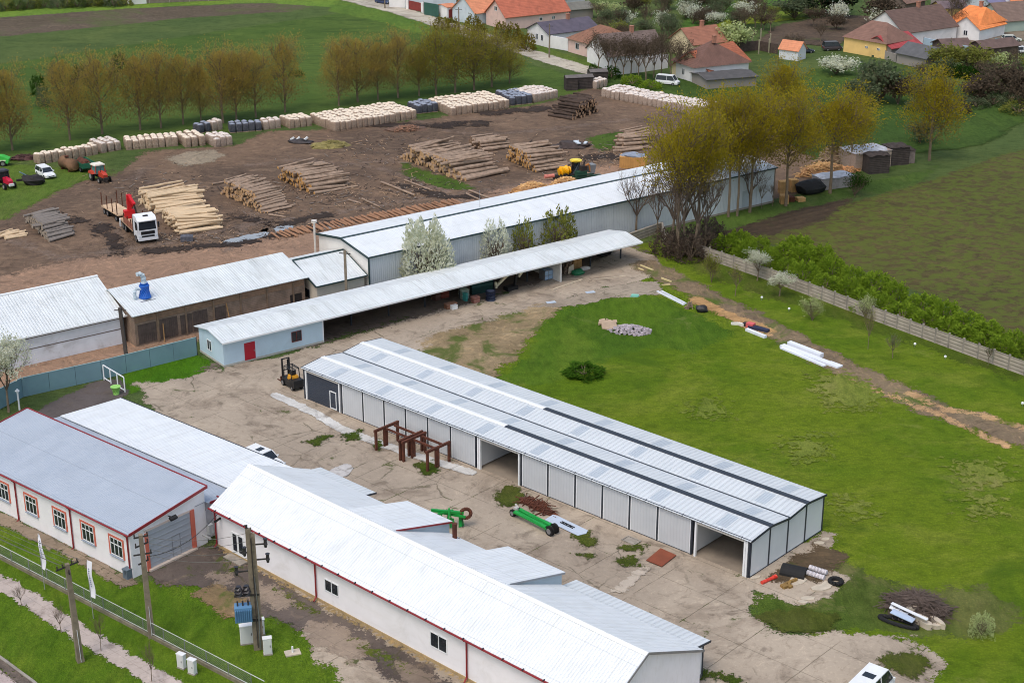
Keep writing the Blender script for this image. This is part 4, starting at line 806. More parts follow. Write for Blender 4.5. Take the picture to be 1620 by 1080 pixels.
# debris off the right end of the shed
tp = MB(); ar = [(math.cos(a_) * .8, math.sin(a_) * .72) for a_ in [R(180 - i * 20) for i in range(10)]]
for i in range(9): tp.prism([(-1.05, ar[i][0], ar[i][1]), (-1.05, ar[i + 1][0], ar[i + 1][1]), (-1.05, ar[i + 1][0] * .95, ar[i + 1][1] * .93), (-1.05, ar[i][0] * .95, ar[i][1] * .93)], (2.1, 0, 0))
solo('half_tank', tp, M['black'], 'black half round tank shell upturned near the shed corner', 'tank shell', G(1256, 907), R(-25))
solo('plastic_pipe', MB().tube([(-.85, 0, .17), (.85, 0, .17)], .16, 12).tube([(.6, 0, .17), (.87, 0, .17)], .2, 12), mat('orange red plastic', (214, 66, 50), .5, .06), 'short orange red plastic pipe lying near the shed corner post', 'pipe', G(1216, 919), R(38))
for k, (u, v, lb) in enumerate(((1294, 905, 'white grooved roll lying behind its twin by the grass edge'), (1290, 913, 'white grooved roll lying in front of its twin by the grass edge'))):
    rl = MB(); rl.tube([(-.8, 0, .24), (.8, 0, .24)], .23, 12)
    for q in range(5): rl.tube([(-.6 + q * .3, 0, .24), (-.52 + q * .3, 0, .24)], .25, 12)
    solo('white_roll', rl, mat('off white roll', (206, 202, 206), .7, .08), lb, 'roll', G(u, v), R(-36), 'white rolls by the grass edge')
tr = MB()
for i in range(14):
    a0, a1 = i * 2 * math.pi / 14, (i + 1) * 2 * math.pi / 14; tr.tube([(.5 * math.cos(a0), .5 * math.sin(a0), .2), (.5 * math.cos(a1), .5 * math.sin(a1), .2)], .2, 7)
solo('old_tyre', tr, M['black'], 'black tyre lying in the grass beside the white rolls', 'tyre', G(1322, 922), 0)
wd = MB(); wd.bar((-.9, .1, .12), (.9, .25, .2), .22, .2).bar((-.5, -.3, .1), (.2, .2, .3), .2, .16).rbox((-.7, -.1, .15), (.5, .5, .26)).rbox((-.3, -.35, .12), (.4, .3, .2))
solo('timber_scraps', wd, mat('ochre timber', (142, 112, 62), .9, .3, 2), 'ochre timber offcuts on the broken concrete near the shed end', 'timber scraps', G(1250, 925), R(30))
def slabs(lst, m, label, grp, name='concrete_chunk'):
    for k, (u, v, sx, sy, h, rz) in enumerate(lst):
        rn = random.Random(k * 7 + int(u)); n_ = 7; pl = [(math.cos(i * 6.283 / n_) * sx * rn.uniform(.75, 1.1), math.sin(i * 6.283 / n_) * sy * rn.uniform(.75, 1.1), 0) for i in range(n_)]
        solo(name, MB().prism(pl, (0, 0, h)), m, label, 'concrete chunk', G(u, v), R(rz), grp)
PALEC = mat('pale broken concrete', (190, 178, 160), .9, .15, 1.5, dirt=(140, 126, 110))
slabs([(1300, 930, 1.1, .6, .14, 20), (1310, 925, .7, .5, .12, 60), (1270, 953, .5, .3, .12, 0), (1278, 947, .7, .35, .1, 10), (1195, 914, .5, .25, .12, 30), (1296, 859, .5, .3, .1, 0), (1306, 853, .4, .3, .1, 30), (1262, 918, 1.0, .8, .08, 50)], PALEC, 'pale broken concrete chunk lying at the shed end', 'concrete chunks at the shed end')
# brush and rubble pile
BR_ = mat('dead brush', (98, 84, 76), .95, .3, 2)
heap('brush_pile', 'grey brown pile of dead branches on the lawn edge', 'brush pile', G(1450, 965), R(-20), 2.5, 1.9, 1.15, 420, BR_, (.025, .07), (1.0, 2.8), 11, mat('brush core', (76, 64, 56), .95, .3, 3))
slabs([(1441, 974, .55, .4, .9, 30), (1455, 986, .8, .35, .7, -40), (1463, 991, .7, .35, .5, -50), (1482, 988, 1.0, .3, .5, -60), (1481, 993, .4, .3, .35, 0)], PALEC, 'pale rubble block at the foot of the brush pile', 'rubble blocks by the brush pile')
for u, v, l_, w2, rz, z, lb in ((1437, 983, 3.2, .32, -42, 1.0, 'long white board leaning on the brush pile'), (1421, 977, 1.5, .5, -28, .75, 'short white curved panel beside the long white board'), (1427, 985, 1.9, .75, -36, .7, 'pale blue grey panel lying by the white boards')):
    solo('loose_board', MB().bar((-l_ / 2, 0, z + .1), (l_ / 2, 0, z - .15), w2, .06), mat('white board', (224, 226, 230), .5, .06) if 'white' in lb[:12] else mat('blue grey board', (176, 192, 214), .5, .08), lb, 'board', G(u, v), R(rz), 'boards by the brush pile')
tb = MB()
for i in range(18):
    a0, a1 = i * 2 * math.pi / 18, (i + 1) * 2 * math.pi / 18; tb.tube([(1.6 * math.cos(a0), .42 * math.sin(a0), .16), (1.6 * math.cos(a1), .42 * math.sin(a1), .16)], .17, 7)
solo('rubber_track', tb, M['black'], 'long black rubber loop lying in the grass by the brush pile', 'rubber loop', G(1421, 986), R(-34))
# right lawn things
def plank_stack(lst, label, cat, m, name, group=None):
    for u0, v0, u1, v1, w2, h, lb in lst:
        a, b = G(u0, v0), G(u1, v1); solo(name, MB().bar((0, 0, h / 2 + .02), b - a + Vector((0, 0, h / 2 + .02)), w2, h), m, lb, cat, a, 0, group)
WS = mat('white sandwich panel', (226, 230, 240), .45, .04, 1)
plank_stack([(1237, 548, 1318, 579, .8, .25, 'widest white roof panel lying beside the earth track'), (1236, 551, 1305, 580, .5, .18, 'narrow white panel along the lawn side of the widest panel'), (1248, 546, 1300, 566, .6, .5, 'short white panel on top of the widest panel'), (1310, 575, 1329, 582, 1.0, .2, 'white panel end piece jutting past the widest panel'),
             (1181, 523, 1211, 535, .45, .3, 'short white panel beside the blue junk on the lawn'), (1040, 462, 1082, 483, .28, .16, 'pale blue profile lying along the upper end of the track'), (1046, 461, 1085, 481, .22, .14, 'second pale blue profile beside the upper end of the track')], '', 'panel', WS, 'roof_panel', 'long panels along the track')
plank_stack([(1013, 420, 1033, 428, .3, .1, 'white plank in the grass above the track'), (1010, 425, 1018, 428, .25, .1, 'short pale plank by the white plank'), (1046, 441, 1062, 447, .16, .2, 'yellow iron bar lying at the track edge'), (1047, 452, 1060, 451, .16, .16, 'brown iron bar near the yellow bar')], '', 'bar', mat('bare bar', (206, 190, 140), .7, .1), 'iron_bar')
jk = MB().use(mat('navy scrap', (42, 46, 72), .6, .2)).rbox((1.2, 0, .2), (2.6, .6, .35)).use(mat('coral scrap', (210, 96, 98), .6, .1)).rbox((0, .2, .35), (.9, .8, .5)).use(mat('white scrap', (220, 216, 208), .6, .1)).rbox((-1.2, .1, .2), (.8, .4, .3)).bar((-2.4, -.2, .1), (-1.6, .1, .2), .3).use(BK).rbox((-.7, .3, .25), (.6, .5, .4)).bar((0, .4, .3), (2.2, .6, .1), .2)
solo('junk_heap', jk, None, 'small heap of navy, coral and white junk on the lawn side of the track', 'junk heap', G(1186, 519), R(-36))
bs = MB().use(BK).blob((0, 0, .35), (.8, .6, .55), 10, 7, .2, 3); solo('black_sack', bs, None, 'black sack lying by the track above the lawn', 'sack', G(1110, 493), 0)
cr = MB(); cr.bar((-.4, 0, 0), (-.1, .1, .9), .3).bar((.3, 0, 0), (.1, .2, 1.0), .12).bar((-.7, .1, .1), (.3, .2, .5), .3); solo('wooden_stump', cr, M['brownwood'], 'grey brown stump and boards beside the black sack', 'stump', G(1092, 489), 0)
rb = MB().use(mat('beige rubble slab', (172, 150, 128), .9, .15, 1)); rb.prism([(-1.0, -.3, .0), (-.2, -1.1, .05), (.8, -.7, .1), (.9, .4, .35), (.3, 1.0, .5), (-.8, .8, .4)], (0, 0, .14)).prism([(-1.2, .7, .1), (-.5, .6, .3), (-.2, 1.4, .5), (-.9, 1.6, .3)], (0, 0, .2)).rbox((.9, 1.0, .3), (.5, .4, .3), Matrix.Rotation(R(30), 3, 'X')).rbox((.2, 1.5, .3), (.6, .3, .3), Matrix.Rotation(R(40), 3, 'Y'))
solo('rubble_slab', rb, None, 'large tilted beige slab in the tall grass', 'slab', G(964, 518), R(10))
STN = mat('pale lilac stones', (176, 166, 172), .9, .3, 2.5, dirt=(120, 112, 116))
sp = MB().use(STN); rn = random.Random(4)
for i in range(330):
    a_, r_ = rn.uniform(0, 6.28), rn.random() ** .6; x, y = 2.6 * r_ * math.cos(a_), 1.5 * r_ * math.sin(a_); s_ = rn.uniform(.12, .4); sp.rbox((x, y, .55 * (1 - r_ * r_) + .06), (s_, s_ * rn.uniform(.4, .9), s_ * rn.uniform(.3, .7)), Matrix.Rotation(rn.uniform(0, 3), 3, 'Z') @ Matrix.Rotation(rn.uniform(-.7, .7), 3, 'X'))
o = solo('stone_heap', sp, None, 'low heap of pale lilac stones in the tall grass', 'stone heap', G(997, 524), R(-10)); 
tq = MB().prism([(-.5, -.3, 0), (.5, -.35, 0), (.6, .3, 0), (-.3, .4, 0)], (.05, 0, .22)); solo('turquoise_tub', tq, mat('turquoise plastic', (126, 194, 176), .5, .06), 'small turquoise tub lying in the grass above the stones', 'tub', G(1003, 469), 0)
for u, v, lb in ((872, 479, 'pale blue sheet lying at the concrete edge nearer the bare soil'), (934, 463, 'pale blue sheet lying at the concrete edge nearer the canopy end')): solo('loose_sheet', MB().bx(-.6, .6, -.3, .35, .01, .1), mat('pale blue sheet', (180, 192, 206), .5, .06), lb, 'sheet', G(u, v), R(20))
plank_stack([(875, 459, 921, 443, .25, .12, 'long pale plank before the partition of the canopy'), (938, 443, 990, 437, .16, .08, 'thin pale pole lying past the partition of the canopy')], '', 'plank', mat('pale plank', (190, 176, 156), .8, .1), 'pale_plank')
# clutter under the canopy
def CX(u, v): return G(u, v)
bxs = [((702, 470), (1.1, .9, .8), (122, 58, 44), 'red brown crate near the middle of the canopy'), ((690, 474), (.8, .8, 1.1), (96, 62, 52), 'brown wooden crate left of the red brown crate'), ((713, 487), (1.5, .7, .6), (134, 92, 70), 'brown box with a white end in front of the crates'), ((734, 472), (1.0, .9, 1.2), (150, 168, 156), 'pale green crate behind the brown boxes'), ((736, 476), (.3, .6, 1.0), (64, 156, 150), 'narrow turquoise box beside the pale green crate'), ((752, 478), (.9, .7, .7), (150, 100, 88), 'pinkish brown box right of the turquoise box'), ((762, 463), (3.0, .5, 2.2), (24, 62, 60), 'dark teal cabinet in the shade of the canopy')]
for k, ((u, v), (sx, sy, sz), rgb, lb) in enumerate(bxs):
    mb = MB().use(mat('crate paint %d' % k, rgb, .8, .2, 1.2)).bx(-sx / 2, sx / 2, -sy / 2, sy / 2, .02, sz); mb.use(mat('crate lid %d' % k, tuple(min(255, c + 22) for c in rgb), .8, .2)).bx(-sx / 2 - .04, sx / 2 + .04, -sy / 2 - .04, sy / 2 + .04, sz, sz + .07)
    for q in (-1, 1): mb.bx(-sx / 2 - .03, sx / 2 + .03, q * sy / 2 - .02 - .012, q * sy / 2 + .02 + .012, sz * .42, sz * .55)
    o = solo('crate' if sz < 2 else 'cabinet', mb, None, lb, 'crate' if sz < 2 else 'cabinet', CX(u, v), CR + R(8 * ((k * 5) % 3 - 1)))
solo('white_box', MB().bx(-.4, .4, -.3, .3, 0, .5).bx(-.43, .43, -.33, .33, .5, .56), M['white'], 'small white box in front of the brown crates under the canopy', 'box', CX(711, 486.5) + Vector((.55, -.5, 0)), CR)
db = MB().use(mat('navy drum', (40, 48, 72), .5, .1)); db.cyl((0, 0, 0), .62, 1.25, 16)
for z in (.02, .4, .85, 1.2): db.cyl((0, 0, z), .66, .05, 16)
db.use(mat('drum lid', (96, 104, 130), .5, .1)).cyl((0, 0, 1.26), .5, .04, 14); solo('steel_drum', db, None, 'navy steel drum standing at the edge of the canopy', 'drum', CX(776, 475))
t = thing('folded_loader', 'ivory jointed loader arm folded at the open edge of the canopy', 'loader arm', CX(808, 458), CR); IV = mat('ivory paint', (214, 206, 180), .5, .08)
part('boom', MB().bar((-2.4, 0, .9), (.2, 0, 2.5), .28).bar((-2.4, 0, 1.5), (-2.3, 0, .7), .25), t, IV); part('jib', MB().bar((.2, 0, 2.5), (2.4, .1, 2.4), .24).bar((2.4, .1, 2.5), (1.2, 0, 1.5), .3), t, IV); part('base', MB().bx(-.8, .8, -.5, .5, 0, .5).bar((.6, 0, .2), (.9, 0, 1.9), .3), t, BK)
t = thing('water_tank', 'pale blue caged water tank against the white partition', 'water tank', CX(867, 441), CR); part('tank', MB().bx(-.95, .95, -.55, .55, .15, 1.35), t, mat('pale blue plastic', (150, 178, 208), .5, .08))
cg = MB(); [cg.bx(x - .02, x + .02, -.6, .6, .1, 1.4) for x in (-.97, -.35, .35, .97)]; cg.bx(-1, 1, -.62, -.58, .7, .76).bx(-1, 1, -.62, -.58, 1.34, 1.4); part('cage', cg, t, M['chrome'])
solo('wood_cabinet', MB().bx(-.7, .7, -.25, .25, 0, 2.2).bx(-.72, .72, -.28, .28, 2.2, 2.26).bx(-.02, .02, -.29, -.25, .1, 2.1), M['wood'], 'tall tan wooden cabinet right of the white partition', 'cabinet', CX(912, 424), CR)
gs = MB(); gs.blob((0, 0, .25), (1.0, .7, .5), 10, 6, .2, 3); solo('green_tarpaulin', gs, mat('green tarpaulin', (24, 104, 66), .6, .15), 'dark green tarpaulin heap on the ground right of the partition', 'tarpaulin', CX(914, 434), CR)
solo('white_sacks', MB().blob((0, 0, .2), (1.0, .5, .3), 10, 6, .2, 9), mat('white sacks', (206, 200, 196), .8, .1), 'flat pile of white sacks beside the green tarpaulin', 'sacks', CX(925, 427), CR)
sc = MB().use(M['brownwood']); rn = random.Random(8)
for i in range(18): sc.bar((rn.uniform(-.8, .8), rn.uniform(-.4, .4), rn.uniform(.0, .3)), (rn.uniform(-.8, .8), rn.uniform(-.4, .4), rn.uniform(.6, 1.9)), .1, .08)
sc.use(mat('cream board', (216, 200, 178), .8, .1)).prism([(-.1, -.5, 0), (.9, -.5, 0), (.9, -.4, 1.2), (.1, -.4, .9)], (0, .06, 0)); solo('board_scraps', sc, None, 'upright scrap boards leaning just right of the white partition', 'boards', CX(896, 432), CR)
dt = MB().blob((0, 0, .6), (1.3, .8, .9), 12, 7, .2, 2); solo('dark_tarpaulin', dt, M['black'], 'black covered heap under the far end of the canopy', 'covered heap', CX(955, 404), CR)
# gate and small things by the teal fence
t = thing('metal_gate', 'white tubular gate frame standing open by the teal fence', 'gate', (0, 0, 0)); a, b = G(165, 601), G(198, 621); g_ = MB(); ptz = [a.lerp(b, k / 3) for k in range(4)]
for p in ptz: part('post', MB().bar(p, p + Vector((0, 0, 1.75)), .11), t, M['white'])
part('top_rail', MB().bar(a + Vector((0, 0, 1.8)), b + Vector((0, 0, 1.8)), .1), t, M['white']); part('bottom_rail', MB().bar(ptz[0] + Vector((0, 0, .25)), ptz[1] + Vector((0, 0, .25)), .1), t, M['white']); part('bottom_rail', MB().bar(ptz[2] + Vector((0, 0, .25)), ptz[3] + Vector((0, 0, .25)), .1), t, M['white'])
tb = MB().tube([(0, 0, 0), (0, 0, .9)], [.34, .52], 12).tube([(0, 0, .9), (0, 0, .96)], .56, 12); solo('green_tub', tb, mat('light green plastic', (150, 206, 104), .5, .05), 'light green plastic tub beside the white gate frame', 'tub', G(184, 624), 0)
t = thing('lamp_post', 'short white post lamp beside the blossom tree at the left edge', 'lamp post', G(31, 648)); part('post', MB().cyl((0, 0, 0), .1, 2.0, 10), t, M['white']); part('lamp_head', MB().tube([(0, 0, 2.0), (0, 0, 2.15), (0, 0, 2.35)], [.14, .26, .1], 10), t, M['white'])
# ---- street front: fence, poles, flags, cabinets
f = thing('chain_link_fence', 'chain link fence on a low concrete wall along the front lawn', 'fence', (0, 0, 0)); fa, fb = G(-60, 852), G(420, 1103); d = (fb - fa).normalized(); n_ = int((fb - fa).length / 2.5)
part('base_wall', MB().bar(fa + Vector((0, 0, .15)), fb + Vector((0, 0, .15)), .2, .3), f, mat('mossy concrete', (124, 116, 98), .95, .25, 1.5, dirt=(78, 80, 56)))
N = NT('chain link mesh'); sx = N.n('SeparateXYZ'); mp = N.n('Mapping'); N.put(mp.inputs[0], N.obj); mp.inputs['Rotation'].default_value = (0, R(45), 0); N.put(sx.inputs[0], mp.outputs[0])
def _ln(o): return N.rng(N.mth('ABSOLUTE', N.mth('SUBTRACT', N.mth('FRACT', N.mth('MULTIPLY', o, 9.)), .5)), .40, .42)
CHL = N.out(lin((112, 122, 116)), .6, .1, alpha=N.mth('MAXIMUM', _ln(sx.outputs[0]), _ln(sx.outputs[2])))
for k in range(n_ + 1): p = fa + d * (2.5 * k); part('post', MB().bar(p + Vector((0, 0, .4)), p + Vector((0, 0, 1.42)), .07), f, M['chrome'])
for k in range(n_):
    p = fa + d * (2.5 * k + .04); q = fa + d * (2.5 * (k + 1) - .04); o = part('mesh_panel', MB().face([(0, 0, 0), (2.42, 0, 0), (2.42, 0, .95), (0, 0, .95)]), f, CHL); o.location = p + Vector((0, 0, .42)); o.rotation_euler = (0, 0, math.atan2(d.y, d.x))
for z in (.46, 1.43): part('rail', MB().tube([fa + Vector((0, 0, z)), fb + Vector((0, 0, z))], .035, 6), f, mat('pale rail', (190, 192, 190), .5, .05))
DI = mat('dark iron', (52, 48, 46), .7, .2)
OLDC = mat('old concrete pole', (132, 120, 104), .92, .25, 1.2, dirt=(70, 64, 56), dirt_amt=.6)
def insul(mb, p): mb.tube([p, p + Vector((0, 0, .1)), p + Vector((0, 0, .16)), p + Vector((0, 0, .28))], [.03, .07, .05, .06], 7)
def pole(label, base, h, lean, rz, arms, stripe=False, cat='utility pole'):
    t = thing('utility_pole', label, cat, base, rz); b = MB(); n = 6; ln = Vector(lean)
    b.prism([(-.27, -.3, 0), (.27, -.3, 0), (.27, .3, 0), (-.27, .3, 0)], (0, 0, .3))
    pts = [(x, y, 0) for x, y in ((-.25, -.28), (.25, -.28), (.25, .28), (-.25, .28))]; top = [Vector((x * .62, y * .62, h)) + ln for x, y, _ in pts]
    b.add([Vector(p) for p in pts] + top, [(0, 3, 2, 1), (4, 5, 6, 7), (0, 1, 5, 4), (1, 2, 6, 5), (2, 3, 7, 6), (3, 0, 4, 7)]); part('shaft', b, t, OLDC)
    if stripe: part('painted_strip', MB().bar((.0, -.29, .1) , Vector((0, -.27, 2.9)) + ln * .3, .14, .03), t, mat('white strip', (214, 216, 222), .7, .1))
    for z, l_, an, ins in arms:
        c = ln * (z / h) + Vector((0, 0, z)); dx = Vector((math.cos(an), math.sin(an), 0)) * l_
        a_ = part('cross_arm', MB().bar(c - dx, c + dx, .1, .1), t, mat('dark iron', (52, 48, 46), .7, .2))
        
        for q in ins: im = MB(); insul(im, c + dx * q + Vector((0, 0, .05))); part('insulator', im, a_, mat('brown insulator', (58, 46, 42), .3, .2))
    return t
p1, p2, p3 = G(127, 1045), G(240, 1007), G(410, 1027)
pole('leaning concrete utility pole standing on the verge beyond the footpath', p1, 8.5, (-.15, 0, 0), R(30), [(8.3, .95, .3, (-.9, -.4, .4, .9)), (7.9, .55, 1.5, (-.9, .9))], True)
pole('concrete utility pole standing at the chain link fence before the grey gate', p2, 9.1, (-.1, 0, 0), R(20), [(8.9, .55, .1, (-.9, .9)), (8.2, .6, .5, (-.9, .9)), (7.4, .7, .0, (.9,)), (6.7, .5, .6, (.9,))], True)
t = thing('transformer_pole', 'heavy twin post pole with a blue transformer before the white hall', 'utility pole', p3, R(10))
for x in (-.2, .2):
    b = MB(); b.bar((x, 0, 0), (x * .7 - .1, 0, 10.6 if x < 0 else 10.2), .2, .4); part('post', b, t, OLDC)
lg = MB(); [lg.bx(-.17, .13, -.1, .1, .5 + k * .62, .62 + k * .62) for k in range(16)]; part('rungs', lg, t, OLDC); part('steps', MB().bar((-.05, -.3, .4), (-.05, -.28, 9.9), .08), t, DI)
DI = mat('dark iron', (52, 48, 46))
part('cap', MB().cyl((-.34, 0, 10.55), .1, .35, 8).cyl((-.05, .1, 10.3), .08, .3, 8), t, DI)
for z, dx in ((9.2, 1.0), (8.6, -.6), (7.9, 1.1), (7.0, -1.3)):
    a_ = part('bracket', MB().bar((-.2, 0, z), (dx, -.1, z + .05), .1), t, DI); part('insulator', MB().tube([(dx, -.1, z - .25), (dx, -.1, z), (dx, -.1, z + .3), (dx, -.1, z + .5)], [.1, .17, .13, .18], 9), a_, mat('dark insulator', (46, 42, 46), .3, .2))
for x in (-1.25, -.65): part('bushing', MB().tube([(x, -.1, 5.0), (x, -.1, 5.3), (x, -.1, 5.55), (x, -.1, 5.8)], [.28, .36, .3, .2], 10), t, mat('dark insulator', (46, 42, 46)))
part('support_arm', MB().bar((-1.6, -.1, 4.95), (.3, -.1, 4.95), .14).bar((-1.6, -.15, 2.75), (.3, -.15, 2.75), .16), t, DI)
BLT = paint('transformer blue', (92, 136, 176), .5); tr_ = part('transformer', MB().bx(-1.65, -.35, -.55, .35, 2.85, 4.1), t, BLT)
fn = MB(); [fn.bx(-1.6 + k * .16, -1.54 + k * .16, -.7, -.56, 2.95, 3.95) for k in range(8)]; part('cooling_fins', fn, tr_, BLT); [part('terminal', MB().cyl((-1.4 + k * .4, -.1, 4.1), .07, .4, 7), tr_, DI) for k in range(3)]
part('conduit', MB().tube([(.1, -.25, .3), (.15, -.22, 3.2), (.0, -.2, 6.5)], .05, 6), t, M['chrome'])
CABW = mat('white cabinet', (226, 226, 226), .5, .04, 1)
def cabinet(label, p, s_, rz):
    t = thing('meter_cabinet', label, 'cabinet', p, rz, 'white meter cabinets'); sx, sy, sz = s_; part('body', MB().bx(-sx / 2, sx / 2, -sy / 2, sy / 2, .12, sz), t, CABW); part('door', MB().bx(-sx / 2 + .05, sx / 2 - .05, -sy / 2 - .03, -sy / 2, .2, sz - .08), t, mat('cabinet door', (214, 214, 216), .5, .03)); part('plinth', MB().bx(-sx / 2 - .03, sx / 2 + .03, -sy / 2 - .04, sy / 2 + .03, 0, .12), t, M['concrete'])
    part('cap', MB().bx(-sx / 2 - .04, sx / 2 + .04, -sy / 2 - .05, sy / 2 + .04, sz, sz + .05), t, CABW); part('handle', MB().bx(sx / 2 - .16, sx / 2 - .12, -sy / 2 - .06, -sy / 2 - .03, sz * .5, sz * .62), t, BK)
cabinet('wide white cabinet left of the transformer pole', G(391, 1017), (1.0, .45, 1.65), R(14)); cabinet('narrow white cabinet right of the transformer pole', G(424, 1034), (.65, .4, 1.45), R(14)); cabinet('white cabinet half hidden behind the transformer pole', G(412, 1003), (.7, .4, 1.4), R(14))
cabinet('left one of two white cabinets on the fence wall', G(288, 1056), (.62, .35, 1.25), R(-30)); cabinet('right one of two white cabinets on the fence wall', G(305, 1065), (.62, .35, 1.25), R(-30))
st = MB().use(PALEC).bx(-.6, .6, -.4, .4, 0, .12).use(M['white']).cyl((0, 0, .12), .08, .5, 8); solo('survey_marker', st, None, 'pale stone slab with a short white stub on the front lawn', 'stone marker', G(463, 1033), R(20))
def flag(label, base, h, kind):
    t = thing('feather_flag', label, 'flag', base, R(-38)); part('pole', MB().tube([(0, 0, 0), (-.05, 0, 2.2), (-.1, 0, h - .4), (.1 if kind else 0, 0, h)], [.035, .03, .022, .015], 7), t, mat('pale flag pole', (150, 152, 150), .5, .05))
    b = MB(); n = 9; L_ = []; Rr = []
    for k in range(n + 1):
        q = k / n; z = 2.0 + (h - 2.1) * q; wv = .05 * math.sin(q * 7); w2 = (.62 * (math.sin(math.pi * (.12 + .88 * q) * .98) ** .6) if kind else .58)
        L_.append((-.09, wv, z)); Rr.append((-.09 + w2, wv * 1.8 + .03, z - (.12 if kind else 0)))
    b.add(L_ + Rr + [(x, y + .012, z) for x, y, z in L_ + Rr], [(k, n + 1 + k, n + 2 + k, k + 1) for k in range(n)] + [(2 * n + 2 + k, 2 * n + 3 + k, 3 * n + 4 + k, 3 * n + 3 + k) for k in range(n)])
    c = part('cloth', b, t, mat('white flag cloth', (232, 232, 242), .7, .03, 2), smooth=True); lt = MB()
    rn = random.Random(3)
    for k in range(9):
        z = 3.0 + k * .2; yy_ = .05 * math.sin(((z - 2.0) / (h - 2.1)) * 7) - .02; lt.bx(.1, .1 + rn.uniform(.1, .2), yy_ - .012, yy_, z, z + .05).bx(.1, .15, yy_ - .012, yy_, z - .06, z + .08)
    part('lettering', lt, c, mat('blue grey lettering', (128, 138, 170), .7, .05))
flag('white feather flag with a curved top by the fence', G(71, 932), 5.3, 1); flag('white straight edged banner flag by the fence between the two slim poles', G(148, 978), 5.4, 0)
def wire(a, b, sag, r=.018):
    pts = [Vector(a).lerp(Vector(b), k / 12) - Vector((0, 0, sag * 4 * (k / 12) * (1 - k / 12))) for k in range(13)]; return MB().tube(pts, r, 5)
WR = mat('grey wire', (96, 96, 92), .6, .1)
def px3(u, v, base, z): return Vector((base[0], base[1], z))
for k, (dz, dx) in enumerate(((8.6, -.9), (8.6, -.35), (8.6, .35), (8.6, .9), (8.0, 0))):
    A = p1 + Vector((dx * .9, dx * .35, dz)); solo('overhead_wire', wire(A, A + Vector((-26, 20, .4)), .5), WR, 'thin overhead wire running left from the leaning pole over the grass', 'wire', group='wires left of the leaning pole')
for k in range(4):
    A = p2 + Vector((.3 + .1 * k, 0, 8.9 - k * .55)); B = p3 + Vector((-.3, 0, 10.2 - k * .7)); solo('overhead_wire', wire(A, B, .5), WR, 'thin overhead wire between the fence pole and the transformer pole', 'wire', group='wires at the transformer pole')
solo('service_cable', wire(p2 + Vector((.4, 0, 7.2)), HO + Vector((.6, -.1, 3.7)), .9, .03), BK, 'thick black cable sagging from the fence pole to the white hall', 'cable')
# ================================================================ timber yard
rn = random.Random(21)
BARK = {'grey': mat('grey bark', (128, 120, 114), .95, .25, 1.5, dirt=(84, 76, 72)), 'pale': mat('pale peeled log', (208, 184, 152), .9, .2, 1.2, dirt=(150, 122, 96), dirt_amt=.75), 'brown': mat('brown bark', (158, 136, 118), .95, .25, 1.4, dirt=(86, 68, 54), dirt_amt=.7), 'dark': mat('dark bark', (72, 58, 50), .95, .3, 1.2, dirt=(44, 36, 32)), 'red': mat('reddish log', (150, 112, 86), .9, .2, 1.2, dirt=(104, 76, 60))}
ENDS = {'grey': (150, 138, 124), 'pale': (224, 200, 164), 'brown': (188, 152, 112), 'dark': (130, 104, 82), 'red': (190, 152, 120), 'gold': (196, 148, 88)}
LOGM = {}
def log_mesh(kind, end, v):
    k = (kind, end, v)
    if k in LOGM: return LOGM[k]
    r = random.Random(v * 13 + 5); mb = MB().use(BARK[kind]); n = 9; pts = []; rad = []
    for i in range(6): q = i / 5; pts.append((q, r.uniform(-.09, .09) * (1 if 0 < i < 5 else .3), r.uniform(-.04, .07) * (1 if 0 < i < 5 else .3))); rad.append((.54 - .13 * q) * r.uniform(.93, 1.07))
    # x runs 0..1 and is scaled by the log's length; y, z in diameters
    vs = []
    for p, ra in zip(pts, rad):
        for j in range(n): a = 2 * math.pi * j / n; vs.append((p[0], p[1] + ra * math.cos(a) * r.uniform(.94, 1.04), p[2] + ra * math.sin(a) * r.uniform(.94, 1.04)))
    mb.add(vs, [(i * n + j, (i + 1) * n + j, (i + 1) * n + (j + 1) % n, i * n + (j + 1) % n) for i in range(5) for j in range(n)])
    mb.use(mat('cut end ' + end, ENDS[end], .9, .2, 3)); mb.add(vs[:n], [tuple(range(n))]); mb.add(vs[-n:], [tuple(range(n - 1, -1, -1))])
    LOGM[k] = mb.mesh('log'); return LOGM[k]
LOGS = []   # (distance, mesh, matrix, label, group)
def lay(p, dirv, L, dia, kind, end, label, group, tilt=0.):
    m = log_mesh(kind, end, rn.randrange(5)); yaw = math.atan2(dirv.y, dirv.x)
    Mx = Matrix.Translation(p) @ Matrix.Rotation(yaw, 4, 'Z') @ Matrix.Rotation(-tilt, 4, 'Y') @ Matrix.Diagonal((L, dia, dia, 1)); LOGS.append((p.y, m, Mx, label, group))
